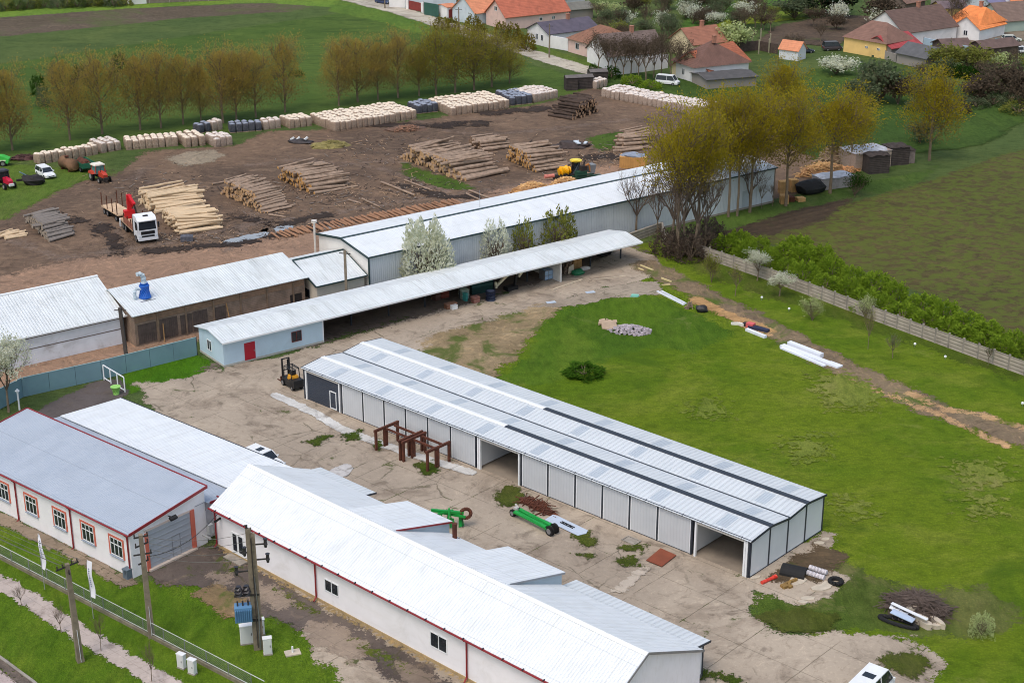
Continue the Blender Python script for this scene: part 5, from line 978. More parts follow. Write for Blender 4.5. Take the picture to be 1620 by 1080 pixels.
def pile(near, far, right, h, kind, end, label, group, dia=.42, jit=.5, right_far=None):
    a, b, c = G(*near), G(*far), G(*right); d = (c - a); L = d.length; d.normalize(); ax = b - a; W = ax.length; axn = ax.normalized()
    d2 = (G(*right_far) - b).normalized() if right_far else d
    lay_n = max(1, int(h / (dia * .87)))
    for k in range(max(3, int(W * 1.1))):
        s_ = W * rn.uniform(.25, .85); an = rn.gauss(0, .16); dd = Vector((d.x * math.cos(an) - d.y * math.sin(an), d.x * math.sin(an) + d.y * math.cos(an), 0)); lay(a + axn * s_ + dd * rn.uniform(-1.2, .6) + Vector((0, 0, min(h, lay_n * dia * .87) * (.55 + .5 * s_ / W) + dia * .4)), dd, L * rn.uniform(.7, 1.05), dia * rn.uniform(.6, .95), kind, end, label, group, rn.gauss(0, .05))
    for k in range(lay_n):
        z = dia * .5 + k * dia * .87; q = k / max(1, lay_n); s0, s1 = W * .36 * q, W * (1 - .22 * q); n_ = int((s1 - s0) / (dia * 1.02))
        for i in range(max(1, n_)):
            if 0 < k < lay_n - 1 and 1 < i < n_ - 2 and rn.random() < .12: continue
            s_ = s0 + (i + .5 * (k % 2) + rn.uniform(-.15, .15)) * dia * 1.03; dd = d.lerp(d2, min(1, s_ / W)).normalized(); an = rn.gauss(0, .06)
            dd = Vector((dd.x * math.cos(an) - dd.y * math.sin(an), dd.x * math.sin(an) + dd.y * math.cos(an), 0))
            lay(a + axn * s_ + dd * rn.uniform(-jit, jit) + Vector((0, 0, z)), dd, L * rn.uniform(.88, 1.1), dia * rn.uniform(.65, 1.3), kind, end, label, group, rn.gauss(0, .022))
pile((80, 383), (40, 350), (121, 373), 2.1, 'grey', 'grey', 'grey barked log in the grey pile at the left of the yard', 'logs in the grey pile', .42, .25)
pile((12, 379), (-6, 371), (45, 372), .5, 'pale', 'pale', 'pale log in the small low pile at the left edge', 'logs in the small pale pile', .4, .3)
pile((246, 338), (222, 318), (322, 326), 2.2, 'pale', 'pale', 'pale log in the upper pile behind the log truck', 'logs in the upper pale pile', .5, .5)
pile((284, 371), (256, 346), (355, 362), 2.3, 'pale', 'pale', 'pale peeled log in the pile beside the truck cab', 'logs in the pale pile by the truck', .46, .4)
pile((420, 339), (350, 306), (463, 329), 2.9, 'brown', 'brown', 'tan log in the stepped pile right of the pale logs', 'logs in the stepped tan pile', .42, .45, (406, 288))
pile((497, 308), (440, 284), (558, 297), 2.5, 'brown', 'gold', 'weathered log in the pile with ochre ends above the wheel tracks', 'logs in the ochre ended pile', .46, .5)
pile((734, 287), (632, 250), (800, 275), 2.7, 'brown', 'brown', 'log in the largest brown pile in the middle of the yard', 'logs in the largest pile', .56, .5, (712, 236))
pile((764, 240), (738, 228), (810, 234), 1.8, 'brown', 'dark', 'brown log in the small pile behind the largest pile', 'logs in the small brown pile', .55, .3)
pile((848, 273), (800, 252), (902, 266), 3.1, 'brown', 'gold', 'log in the golden ended pile left of the yellow loader', 'logs in the golden ended pile', .52, .4)
pile((906, 190), (946, 176), (870, 184), 3.0, 'dark', 'red', 'dark log in the dark pile at the far end of the yard', 'logs in the dark pile', .55, .6)
pile((975, 242), (990, 222), (1020, 238), 2.3, 'brown', 'dark', 'brown log in the loose pile beside the olive trees', 'logs in the loose pile', .48, 1.0)
a, b = G(432, 371), G(716, 318)
for k in range(44):
    q = k / 43 + rn.uniform(-.006, .006); p = a.lerp(b, q); dd = (G(462, 384) - G(438, 371)).normalized(); an = rn.gauss(.0, .06); dd = Vector((dd.x * math.cos(an) - dd.y * math.sin(an), dd.x * math.sin(an) + dd.y * math.cos(an), 0))
    lay(p - dd * rn.uniform(0, .6) + Vector((0, 0, .22)), dd, rn.uniform(2.6, 3.4), rn.uniform(.3, .48), 'red', 'red', 'reddish log lying side by side in the row behind the long warehouse', 'logs in the ground row')
for u0, v0, u1, v1, di, lb in ((603, 290, 656, 311, .36, 'long loose log lying apart in the bare mud'), (552, 318, 571, 324, .3, 'short pale loose log in the mud near the ground row'), (573, 316, 600, 329, .26, 'grey split log near the ground row'), (640, 286, 684, 303, .24, 'thin loose log near the grass tuft'), (742, 303, 776, 316, .3, 'pale loose log near the firewood heap'), (738, 308, 760, 318, .26, 'second pale loose log near the firewood heap'), (336, 293, 358, 289, .3, 'log slipped off the left end of the tan pile'), (425, 341, 452, 345, .26, 'grey loose log at the foot of the tan pile')):
    p, q = G(u0, v0), G(u1, v1); lay(p + Vector((0, 0, di / 2 + .05)), q - p, (q - p).length, di, 'brown', 'brown', lb, 'loose logs in the mud')
LOGS.sort(key=lambda e: e[0])
for dist, m, Mx, lb, gp in LOGS[:300]:
    o = put('log', m); o.matrix_world = Mx; tag(o, lb, 'log', gp)
mb = MB(); mb.mats = []
for dist, m, Mx, lb, gp in LOGS[300:]:
    for mm in m.materials:
        if mm not in mb.mats: mb.mats.append(mm)
    i0 = len(mb.v); mb.v += [tuple(Mx @ v.co) for v in m.vertices]
    for p in m.polygons: mb.f.append(tuple(i + i0 for i in p.vertices)); mb.mi.append(mb.mats.index(m.materials[p.material_index]))
if mb.v: tag(put('log_piles', mb.mesh('log_piles')), 'more logs filling the far piles of the timber yard', 'logs', None, 'stuff')
# ---- net bags of firewood standing on pallets
def bagmat(name, a, b, dark):
    N = NT(name); vo = N.n('TexVoronoi', feature='F1'); mp = N.n('Mapping'); N.put(mp.inputs[0], N.obj); mp.inputs['Scale'].default_value = (1, 1, 1.2); N.put(vo.inputs['Vector'], mp.outputs[0]); vo.inputs['Scale'].default_value = 5.5
    oi = N.n('ObjectInfo'); sx = N.n('SeparateColor'); N.put(sx.inputs[0], vo.outputs['Color'])
    col = N.mix(sx.outputs[0], lin(a), lin(b)); col = N.mix(N.rng(vo.outputs['Distance'], .06, .16, 0, .55), col, lin(dark)); col = N.mix(N.mth('MULTIPLY', oi.outputs['Random'], .3), col, N.mix(1., col, (.7, .7, .72), 'MULTIPLY'))
    return N.out(col, .85, normal=N.bump(vo.outputs['Distance'], .8, .08))
BAGS = {'cream': bagmat('net bag of split wood', (218, 200, 180), (188, 162, 140), (116, 92, 78)), 'white': bagmat('pale net bag of split wood', (214, 198, 184), (188, 166, 150), (132, 112, 100)), 'dark': bagmat('grey net bag', (112, 112, 122), (86, 88, 98), (52, 52, 60))}
TOPS = {'cream': mat('bag top cloth', (226, 212, 194), .85, .12, 1.6, dirt=(170, 146, 120), bump=.5), 'white': mat('pale bag top cloth', (216, 206, 198), .85, .12, 1.6, dirt=(160, 150, 146), bump=.5), 'dark': mat('grey tarpaulin top', (140, 148, 164), .6, .25, 1.4, dirt=(80, 84, 96), dirt_amt=.7, bump=.6)}
BM = {}
def bag_mesh(kind, v):
    if (kind, v) in BM: return BM[(kind, v)]
    r = random.Random(v * 7 + 2); mb = MB().use(M['brownwood']).bx(-.5, .5, -.5, .5, 0, .13).use(BAGS[kind]); rings = [(.13, .49), (.4, .53), (1.0, .55), (1.45, .53), (1.62, .46)]; pr = []
    for z, w_ in rings: pr.append([(x * w_ * r.uniform(.96, 1.04), y * w_ * r.uniform(.96, 1.04), z + r.uniform(-.03, .03)) for x, y in ((-1, -.75), (-.75, -1), (0, -1.02), (.75, -1), (1, -.75), (1.02, 0), (1, .75), (.75, 1), (0, 1.02), (-.75, 1), (-1, .75), (-1.02, 0))])
    vs = sum(pr, []); mb.add(vs, [(i * 12 + j, i * 12 + (j + 1) % 12, (i + 1) * 12 + (j + 1) % 12, (i + 1) * 12 + j) for i in range(4) for j in range(12)])
    mb.use(TOPS[kind]); t0 = pr[-1]; c = (r.uniform(-.1, .1), r.uniform(-.1, .1), 1.8 + r.uniform(-.04, .08)); mid = [(x * .55 + r.uniform(-.05, .05), y * .55 + r.uniform(-.05, .05), 1.74 + r.uniform(-.06, .08)) for x, y, z in t0]
    mb.add(t0 + mid + [c], [(j, (j + 1) % 12, 12 + (j + 1) % 12, 12 + j) for j in range(12)] + [(12 + j, 12 + (j + 1) % 12, 24) for j in range(12)]); BM[(kind, v)] = mb.mesh('firewood_bag'); return BM[(kind, v)]
BL = []
def bags(p0, p1, nd, kind, label, group, sp=1.16, dvec=None):
    a, b = G(*p0), G(*p1); ax = b - a; n_ = max(1, round(ax.length / sp)); ax.normalize(); dv = Vector((-ax.y, ax.x, 0)) if dvec is None else dvec; yaw = math.atan2(ax.y, ax.x)
    for j in range(nd):
        for i in range(n_):
            p = a + ax * ((i + .5) * (b - a).length / n_ + rn.uniform(-.05, .05)) + dv * (j * 1.15 + .55 + rn.uniform(-.05, .05)); BL.append((p.y, bag_mesh(kind, rn.randrange(5)), p, yaw + rn.gauss(0, .04) + rn.randrange(4) * math.pi / 2, rn.uniform(.9, 1.06), label, group))
bags((62, 261), (157, 244), 2, 'cream', 'cream net bag of firewood in the row behind the round rusty tank', 'firewood bags behind the rusty tank')
bags((160, 243), (194, 237), 4, 'white', 'pale net bag of firewood in the short block left of the long cream row', 'firewood bags in the short block')
bags((200, 238), (283, 231), 3, 'cream', 'cream net bag of firewood in the long row behind the pale sand patch', 'firewood bags behind the sand patch')
bags((292, 234), (327, 230), 5, 'cream', 'cream net bag of firewood in the deep narrow block', 'firewood bags in the deep narrow block')
bags((340, 234), (369, 230), 4, 'white', 'pale net bag of firewood in the block ending the left rows', 'firewood bags ending the left rows')
bags((314, 212), (336, 208), 2, 'dark', 'grey net bag of firewood behind the deep narrow block', 'grey firewood bags behind the block'); bags((337, 208), (353, 205), 2, 'white', 'pale net bag beside the grey bags at the meadow edge', 'pale firewood bags at the meadow edge')
bags((364, 211), (415, 207), 2, 'dark', 'grey net bag of firewood in the free standing grey row', 'grey firewood bags standing free'); bags((417, 206), (445, 203), 2, 'white', 'pale net bag of firewood next to the free standing grey row', 'pale firewood bags next to the grey row')
bags((457, 204), (495, 199), 4, 'cream', 'cream net bag of firewood in the small square block', 'firewood bags in the square block'); bags((530, 209), (660, 188), 8, 'cream', 'cream net bag of firewood in the big middle block', 'firewood bags in the big middle block')
bags((661, 181), (693, 177), 4, 'dark', 'grey covered bag of firewood between the two big cream blocks', 'grey bags between the big blocks'); bags((714, 184), (807, 171), 8, 'cream', 'cream net bag of firewood in the big right block', 'firewood bags in the big right block')
bags((808, 168), (843, 164), 6, 'dark', 'grey covered bag of firewood right of the big right block', 'grey bags right of the big block'); bags((845, 163), (883, 155), 6, 'white', 'pale net bag of firewood behind the dark log pile', 'firewood bags behind the dark logs')
bags((950, 154), (1108, 184), 5, 'white', 'pale net bag of firewood in the long slanting row by the village', 'firewood bags in the slanting row'); bags((943, 142), (962, 137), 2, 'white', 'pale net bag of firewood at the corner of the village green', 'firewood bags at the green corner')
BL.sort(key=lambda e: e[0])
for y, m, p, yaw, sz, lb, gp in BL[:300]: tag(put('firewood_bag', m, None, p, yaw, (1, 1, sz)), lb, 'firewood bag', gp)
mb = MB()
for y, m, p, yaw, sz, lb, gp in BL[300:]:
    Mx = Matrix.Translation(p) @ Matrix.Rotation(yaw, 4, 'Z') @ Matrix.Diagonal((1, 1, sz, 1))
    for mm in m.materials:
        if mm not in mb.mats: mb.mats.append(mm)
    i0 = len(mb.v); mb.v += [tuple(Mx @ v.co) for v in m.vertices]
    for q in m.polygons: mb.f.append(tuple(i + i0 for i in q.vertices)); mb.mi.append(mb.mats.index(m.materials[q.material_index]))
if mb.v: tag(put('firewood_bags', mb.mesh('firewood_bags')), 'more firewood bags in the farthest blocks', 'firewood bags', None, 'stuff')
# dark stacks at the corner
DST = mat('dark stacked boards', (66, 58, 56), .95, .3, 1.2, stripe=(2, .3, .04))
for (u, v), (sx, sy, sz), lb in (((903, 142), (2.4, 2.0, 2.5), 'dark narrow board stack at the corner of the meadow'), ((924, 139), (3.2, 2.4, 2.3), 'dark wide board stack beside the narrow one'), ((945, 131), (3.6, 2.6, 2.4), 'grey board stack with a pitched cover by the village trees')):
    s_ = MB().use(DST).bx(-sx / 2, sx / 2, -sy / 2, sy / 2, 0, sz); s_.use(mat('grey board cover', (104, 98, 96), .9, .2)).prism([(-sx / 2 - .1, -sy / 2 - .1, sz), (sx / 2 + .1, -sy / 2 - .1, sz), (sx / 2 + .1, 0, sz + .4), (-sx / 2 - .1, 0, sz + .4)], (0, 0, .06)).prism([(-sx / 2 - .1, sy / 2 + .1, sz), (sx / 2 + .1, sy / 2 + .1, sz), (sx / 2 + .1, 0, sz + .4), (-sx / 2 - .1, 0, sz + .4)], (0, 0, .06))
    solo('board_stack', s_, None, lb, 'board stack', G(u, v), R(12))
lt = MB(); lt.mats = [mat('pale bark litter', (168, 140, 112), .95, .3, 3), mat('dark bark litter', (70, 56, 48), .95, .3, 3), mat('grey bark litter', (128, 118, 110), .95, .3, 3)]; r4 = random.Random(77)
for c_ in ((430, 320, 90, 40), (560, 320, 120, 30), (640, 300, 90, 30), (300, 372, 90, 22), (520, 300, 60, 24), (700, 262, 120, 40), (600, 240, 150, 40), (860, 250, 90, 40), (960, 250, 60, 30), (250, 300, 120, 40)):
    for k in range(150):
        p = G(c_[0] + r4.gauss(0, c_[2] * .45), c_[1] + r4.gauss(0, c_[3] * .4)); a_ = r4.uniform(0, 3.14); L_ = r4.uniform(.15, .9) if r4.random() < .9 else r4.uniform(1, 2.4); w2 = r4.uniform(.05, .16); lt.cur = r4.randrange(3)
        lt.bar(p + Vector((0, 0, .11)), p + Vector((math.cos(a_) * L_, math.sin(a_) * L_, .12 + r4.uniform(0, .1))), w2, .05)
tag(put('bark_litter', lt.mesh('bark_litter')), 'scattered bark and broken sticks lying in the mud of the timber yard', 'bark litter', None, 'stuff')
FW = mat('split firewood', (214, 172, 118), .9, .25, 3)
heap('firewood_heap', 'large heap of split orange firewood behind the long warehouse', 'firewood heap', G(838, 303), R(36), 3.8, 1.5, 1.2, 420, FW, (.1, .18), (.4, .9), 5, mat('firewood core', (170, 128, 84), .9, .3, 4))
heap('firewood_heap', 'small heap of split firewood below the yellow loader', 'firewood heap', G(893, 291), R(36), 2.6, 1.1, .9, 220, FW, (.1, .18), (.4, .9), 6, mat('firewood core', (170, 128, 84)))
heap('bark_heap', 'low brown heap of bark before the big middle bag block', 'bark heap', G(642, 206), R(10), 3.4, 1.6, .7, 90, mat('bark scraps', (150, 112, 90), .9, .3), (.08, .2), (.4, 1.4), 7, mat('bark core', (104, 82, 70), .95, .3))
heap('straw_heap', 'yellowish heap of weeds and scrap in the middle of the mud', 'weed heap', G(524, 232), R(15), 3.4, 1.6, .9, 120, mat('dry straw', (150, 140, 84), .95, .3), (.04, .1), (.5, 1.2), 8, mat('straw core', (136, 126, 78), .95, .3, 2, dirt=(96, 84, 60)))
mp_ = MB().use(mat('dark scrap', (62, 58, 60), .8, .3)).blob((0, 0, .2), (2.2, 1.0, .5), 10, 6, .4, 4).use(M['white']).bar((-1.6, 0, .5), (-1.0, .1, .9), .3).bar((-.6, -.2, .4), (.0, .2, 1.0), .25).bar((.6, -.3, .3), (1.4, .3, 1.0), .3)
solo('scrap_heap', mp_, None, 'dark scrap heap with white metal strips left of the weed heap', 'scrap heap', G(474, 226), R(-10))
cx = MB().use(mat('charred earth', (70, 60, 58), .95, .3, 2)).blob((0, 0, .1), (3.6, 1.8, .8), 12, 6, .3, 6).use(mat('blue white sheet', (206, 216, 226), .6, .06)).rbox((.9, -.6, .85), (.6, 1.5, .2), Matrix.Rotation(R(25), 3, 'Z')).rbox((2.3, -.2, .75), (.5, 1.2, .2), Matrix.Rotation(R(-15), 3, 'Z')).rbox((.7, .3, .9), (.9, .4, .2))
solo('earth_heap', cx, None, 'dark earth heap with two torn white sheets near the golden ended pile', 'earth heap', G(905, 232), R(0))
cr = MB().use(mat('ochre box boards', (196, 146, 84), .85, .15, 1, stripe=(0, .4, .02))).bx(-2.2, 2.2, -1.3, 1.3, 0, 1.9).use(TOPS['dark']).blob((0, 0, 1.85), (2.2, 1.3, .5), 12, 6, .3, 2)
solo('wood_box', cr, None, 'ochre board box heaped with scraps under the first olive tree', 'box', G(1002, 264), R(-8))
gs = MB().use(mat('dark mesh crate', (92, 94, 104), .8, .2, 3, stripe=(0, .18, .03))).bx(-.85, .85, -.6, .6, .05, .75).blob((0, 0, .75), (.85, .6, .2), 10, 6, .1, 3); solo('mesh_crate', gs, None, 'grey mesh crate at the foot of the pale log pile', 'crate', G(296, 381), R(8))
# ---- vehicles of the yard
def ahead(u0, v0, u1, v1):
    a, b = G(u0, v0), G(u1, v1); return (a + b) / 2, math.atan2((b - a).y, (b - a).x), (b - a).length
LW = paint('truck white', (232, 234, 238), .35); CHS = mat('dark chassis', (52, 46, 44), .8, .2); BEDW = mat('dusty load bed', (186, 156, 128), .9, .2, 1.2, dirt=(140, 104, 80)); RED = paint('crane red', (206, 30, 40), .4)
c, rz, L = ahead(194, 346, 247, 396)
t = thing('log_truck', 'white log truck with red crane standing beside the pale log piles', 'truck', c, rz); x1 = 4.6; t.scale = (1.08, 1.14, 1.14)
part('chassis', MB().bx(-4.4, x1 - .3, -.5, .5, .6, .95), t, CHS)
cb = MB(); cb.prism([(x1 - 2.1, -1.2, .75), (x1, -1.2, .55), (x1 + .05, -1.2, 1.7), (x1 - .12, -1.2, 2.95), (x1 - .5, -1.2, 3.3), (x1 - 2.1, -1.2, 3.35)], (0, 2.4, 0)); cab = part('cab', cb, t, LW)
ws = MB(); ws.prism([(x1 + .045, -1.06, 1.78), (x1 + .045, 1.06, 1.78), (x1 - .11, 1.0, 2.75), (x1 - .11, -1.0, 2.75)], (.03, 0, .004)); part('windshield', ws, cab, M['glass'])
for y in (-1.215, 1.2): part('side_window', MB().bx(x1 - 1.25, x1 - .25, y, y + .015, 1.85, 2.7), cab, M['glass'])
part('grille', MB().bx(x1 + .05, x1 + .08, -.85, .85, 1.2, 1.6).bx(x1 + .03, x1 + .07, -.8, .8, .85, 1.05), cab, M['black']); part('bumper', MB().bx(x1 - .1, x1 + .1, -1.22, 1.22, .45, .78), cab, LW); part('sun_visor', MB().bx(x1 - .25, x1 + .12, -1.1, 1.1, 2.86, 2.94), cab, LW); part('roof_light', MB().bx(x1 - .75, x1 - .5, -.3, .3, 3.32, 3.45), cab, M['black'])
for y in (-.98, .98): part('headlight', MB().bx(x1 + .02, x1 + .08, y - .18, y + .18, .84, 1.1), cab, mat('clear lamp glass', (216, 222, 228))); part('mirror', MB().bx(x1 - .1, x1 + .1, y * 1.42 - .08, y * 1.42 + .08, 1.9, 2.6), cab, M['black'])
part('headboard', MB().bx(x1 - 2.4, x1 - 2.25, -1.22, 1.22, 1.0, 3.2), t, CHS); bd = part('load_bed', MB().bx(-4.4, x1 - 2.45, -1.22, 1.22, 1.0, 1.18), t, BEDW)
for k in range(3):
    for y in (-1.2, 1.2): part('stake', MB().bar((-2.0 + k * 1.7, y, 1.18), (-2.0 + k * 1.7, y, 2.4), .12), bd, M['rust'])
part('side_board', MB().bx(-2.2, x1 - 2.5, -1.25, -1.21, 1.2, 2.0), bd, mat('rust red boards', (150, 96, 76), .9, .2))
cn = part('crane', MB().bx(-4.2, -3.4, -.7, .7, 1.2, 2.2).bar((-3.8, 0, 2.1), (-3.7, 0, 4.2), .5).bar((-3.7, 0, 4.1), (-2.3, .3, 3.2), .34).bar((-3.9, .3, 4.0), (-4.5, .6, 2.4), .3), t, RED); part('grapple', MB().bar((-2.3, .3, 3.1), (-2.3, .5, 2.0), .2).bar((-2.3, .5, 2.1), (-2.7, .8, 1.5), .16).bar((-2.3, .5, 2.1), (-1.9, .3, 1.5), .16), cn, CHS); [part('outrigger', MB().bar((-3.8, y, 1.2), (-3.8, y, .2), .16), cn, LW) for y in (-1.3, 1.3)]
wheels(t, [(3.5, 1.05), (3.5, -1.05), (-1.6, 1.02), (-1.6, -1.02), (-2.8, 1.02), (-2.8, -1.02)], .52, .36)
c, rz, L = ahead(172, 334, 202, 352)
t = thing('timber_trailer', 'empty timber trailer with upright stakes behind the log truck', 'trailer', c, rz); part('chassis', MB().bx(-3.2, 3.2, -.5, .5, .7, 1.0).bar((3.0, 0, .8), (4.6, 0, .7), .16), t, CHS); bd = part('load_bed', MB().bx(-3.3, 3.2, -1.22, 1.22, 1.02, 1.2), t, mat('pale bed boards', (206, 176, 144), .9, .2, 1.2, dirt=(150, 116, 90)))
for x in (-2.9, -.9, 1.1, 2.8):
    for y in (-1.18, 1.18): part('stake', MB().bar((x, y, 1.2), (x, y, 3.2), .11), bd, M['rust'])
wheels(t, [(2.3, 1.02), (2.3, -1.02), (-1.0, 1.02), (-1.0, -1.02), (-2.2, 1.02), (-2.2, -1.02)], .48, .34)
def tractor(label, c, rz, body, roofc, cabdark=True):
    t = thing('tractor', label, 'tractor', c, rz); P_ = paint('tractor paint %d %d %d' % body, body, .4)
    part('hood', MB().prism([(.3, -.38, .85), (2.0, -.36, .8), (2.05, -.36, 1.35), (1.7, -.36, 1.55), (.3, -.38, 1.7)], (0, .74, 0)), t, P_); part('chassis', MB().bx(-1.4, 1.9, -.3, .3, .55, .9), t, CHS)
    cb = MB(); cb.prism([(-1.35, -.75, 1.3), (.25, -.75, 1.2), (.1, -.68, 2.5), (-1.2, -.68, 2.5)], (0, 1.46, 0)); o = part('cab', cb, t, mat('dark cab glass', (36, 42, 50), .15, .2) if cabdark else mat('teal cab', (84, 128, 126), .3, .1)); part('roof', MB().bx(-1.45, .3, -.88, .88, 2.5, 2.66).bx(-1.3, .15, -.75, .75, 2.66, 2.74), o, paint('tractor roof %d %d %d' % roofc, roofc, .5))
    fm = MB(); [fm.bar((x, y, 1.3), (x * .9, y * .93, 2.5), .08) for x in (-1.35, .25) for y in (-.78, .78)]; part('cab_frame', fm, o, P_ if not cabdark else CHS)
    for y in (-.98, .98):
        q = part('fender', MB().prism([(-1.7, y - .26, 1.2), (-1.4, y - .26, 1.62), (-.5, y - .26, 1.62), (-.15, y - .26, 1.2)], (0, .52, 0)), t, P_)
        w_ = part('wheel', MB().wheel((-.9, y, .78), .78, .44, (0, 1, 0), 18), t, M['black']); part('rim', MB().wheel((-.9, y * 1.24, .78), .42, .05, (0, 1, 0), 12), w_, mat('grey rim', (140, 138, 136), .6, .1)); w_ = part('wheel', MB().wheel((1.5, y * .85, .48), .48, .32, (0, 1, 0), 14), t, M['black']); part('rim', MB().wheel((1.5, y * 1.04, .48), .26, .04, (0, 1, 0), 10), w_, mat('grey rim', (140, 138, 136)))
    part('exhaust', MB().cyl((1.0, -.3, 1.5), .05, .9, 7), t, CHS); part('weights', MB().bx(2.05, 2.35, -.4, .4, .6, .95), t, M['white'] if cabdark else CHS); return t
c, rz, L = ahead(146, 280, 172, 292); tractor('orange red tractor with a white roofed teal cab before the green trailer', c, rz, (190, 66, 48), (232, 226, 214), False)
c, rz, L = ahead(-8, 290, 24, 302); tractor('red tractor with a dark cab at the left edge of the grass', c, rz, (196, 30, 64), (70, 72, 80), True)
c, rz, L = ahead(121, 262, 147, 277); t = thing('farm_trailer', 'green farm trailer heaped with rusty scrap behind the orange red tractor', 'trailer', c, rz); part('tub', MB().prism([(-2.0, -.95, .85), (2.0, -.95, .85), (2.1, -1.1, 1.65), (-2.1, -1.1, 1.65)], (0, .05, 0)).prism([(-2.0, .9, .85), (2.0, .9, .85), (2.1, 1.05, 1.65), (-2.1, 1.05, 1.65)], (0, .05, 0)).bx(-2.0, 2.0, -.95, .95, .75, .86).bx(-2.08, -2.0, -1.0, 1.0, .85, 1.65).bx(2.0, 2.08, -1.0, 1.0, .85, 1.65), t, paint('trailer green', (40, 104, 80), .5))
part('load', MB().blob((0, 0, 1.4), (1.9, .95, .55), 14, 7, .35, 3), t, M['rust']); wheels(t, [(.9, .9), (.9, -.9), (-.9, .9), (-.9, -.9)], .42, .28)
c, rz, L = ahead(92, 262, 128, 276); tk = MB(); tk.tube([(-2.3, 0, 1.1), (-2.15, 0, 1.1), (-1.6, 0, 1.1), (1.6, 0, 1.1), (2.15, 0, 1.1), (2.3, 0, 1.1)], [.2, .75, 1.08, 1.08, .75, .2], 16); t = thing('rusty_tank', 'round rusty brown tank lying on the grass beside the white estate car', 'tank', c, rz); part('shell', tk, t, mat('rusty tank skin', (124, 92, 66), .8, .25, .8, dirt=(84, 58, 42), dirt_amt=.7), smooth=True); part('cradle', MB().bx(-1.3, -1.1, -.8, .8, 0, .4).bx(1.1, 1.3, -.8, .8, 0, .4), t, M['rust']); part('hatch', MB().cyl((-.5, 0, 2.1), .35, .18, 12), t, M['rust'])
c, rz, L = ahead(60, 272, 86, 286); car('white estate car parked on the grass left of the rusty tank', c, rz, L=4.7, W=1.85, H=1.55)
t = thing('loader_bucket', 'black implement heap with a tilted blue grey blade beside the red tractor', 'implement', G(54, 292), R(10)); part('heap', MB().blob((0, 0, .6), (1.7, 1.0, 1.0), 12, 7, .35, 8), t, mat('black implement', (38, 34, 36), .8, .3, 2)); part('blade', MB().prism([(-2.0, .2, 2.0), (-.7, .0, 1.3), (-.9, .5, 1.1), (-2.2, .7, 1.9)], (.1, 0, .12)), t, mat('blue grey blade', (110, 140, 156), .5, .1)); part('arm', MB().bar((-2.6, 0, .8), (-.4, 0, .9), .3).bar((-1.5, .2, 1.6), (-.4, .2, 1.0), .2), t, mat('black implement', (38, 34, 36)))
t = thing('farm_machine', 'bright green farm machine cut by the left edge beside the bag row', 'farm machine', G(-2, 262), R(5)); part('body', MB().prism([(-2, -.8, .4), (1.7, -.8, .5), (1.9, -.8, 1.2), (.8, -.8, 1.7), (-2, -.8, 1.8)], (0, 1.6, 0)), t, paint('bright farm green', (66, 190, 78), .4)); part('stripe', MB().bx(-1.9, 1.4, -.84, -.8, .9, 1.1), t, mat('pale stripe', (210, 220, 190), .5, .05)); wheels(t, [(.9, .8), (.9, -.8), (-1.2, .8), (-1.2, -.8)], .5, .3)
heap('brush_pile', 'dark heap of brush behind the farm machine at the left edge', 'brush pile', G(38, 252), R(8), 2.6, 1.0, .6, 90, mat('dark brush', (84, 56, 54), .95, .3), (.05, .1), (.8, 2.), 9, mat('dark brush', (84, 56, 54)))
# yellow loader and wood splitter near the long warehouse
c = G(906, 283); t = thing('yellow_loader', 'yellow loader with a dark round cab and yellow cab roof behind the long warehouse', 'loader', c, R(200)); YM = paint('loader yellow', (238, 176, 20), .4)
part('engine_cover', MB().tube([(.5, 0, 1.5), (1.0, 0, 1.5), (2.0, 0, 1.4), (2.4, 0, 1.35)], [.6, .85, .85, .6], 14), t, YM); cb = part('cab', MB().tube([(-.5, 0, 1.0), (-.5, 0, 2.9)], [.85, .75], 12), t, mat('dark cab glass', (36, 42, 50))); part('roof', MB().tube([(-.5, 0, 2.9), (-.5, 0, 3.05), (-.5, 0, 3.15)], [1.0, 1.0, .7], 12), cb, paint('pale yellow roof', (244, 220, 70), .4)); part('chassis', MB().bx(-1.8, 2.3, -.6, .6, .5, 1.0), t, CHS); wheels(t, [(1.5, .9), (1.5, -.9), (-1.3, .9), (-1.3, -.9)], .6, .4)
part('arm', MB().bar((-.9, .9, 1.6), (-2.2, 1.2, 2.6), .22).bar((-2.2, 1.2, 2.6), (-2.6, 1.0, 1.2), .2), t, mat('rusty orange arm', (196, 130, 70), .6, .15))
c = G(893, 283); t = thing('orange_frame', 'orange guard frame with a pink roller below the yellow loader', 'machine frame', c, R(20)); part('frame', MB().bar((-.8, -.4, .9), (.9, -.4, 1.1), .3).bar((-.8, .5, 1.2), (.9, .5, 1.4), .3).bar((-.8, -.4, .9), (-.8, .5, 1.2), .3).bar((.9, -.4, 1.1), (.9, .5, 1.4), .3), t, paint('guard orange', (238, 138, 34), .5)); part('body', MB().bx(-1.8, .8, -.4, .5, .1, .8), t, CHS); part('roller', MB().tube([(-3.4, 0, .7), (-1.8, 0, .7)], .32, 10), t, mat('pink roller', (214, 132, 118), .6, .1))
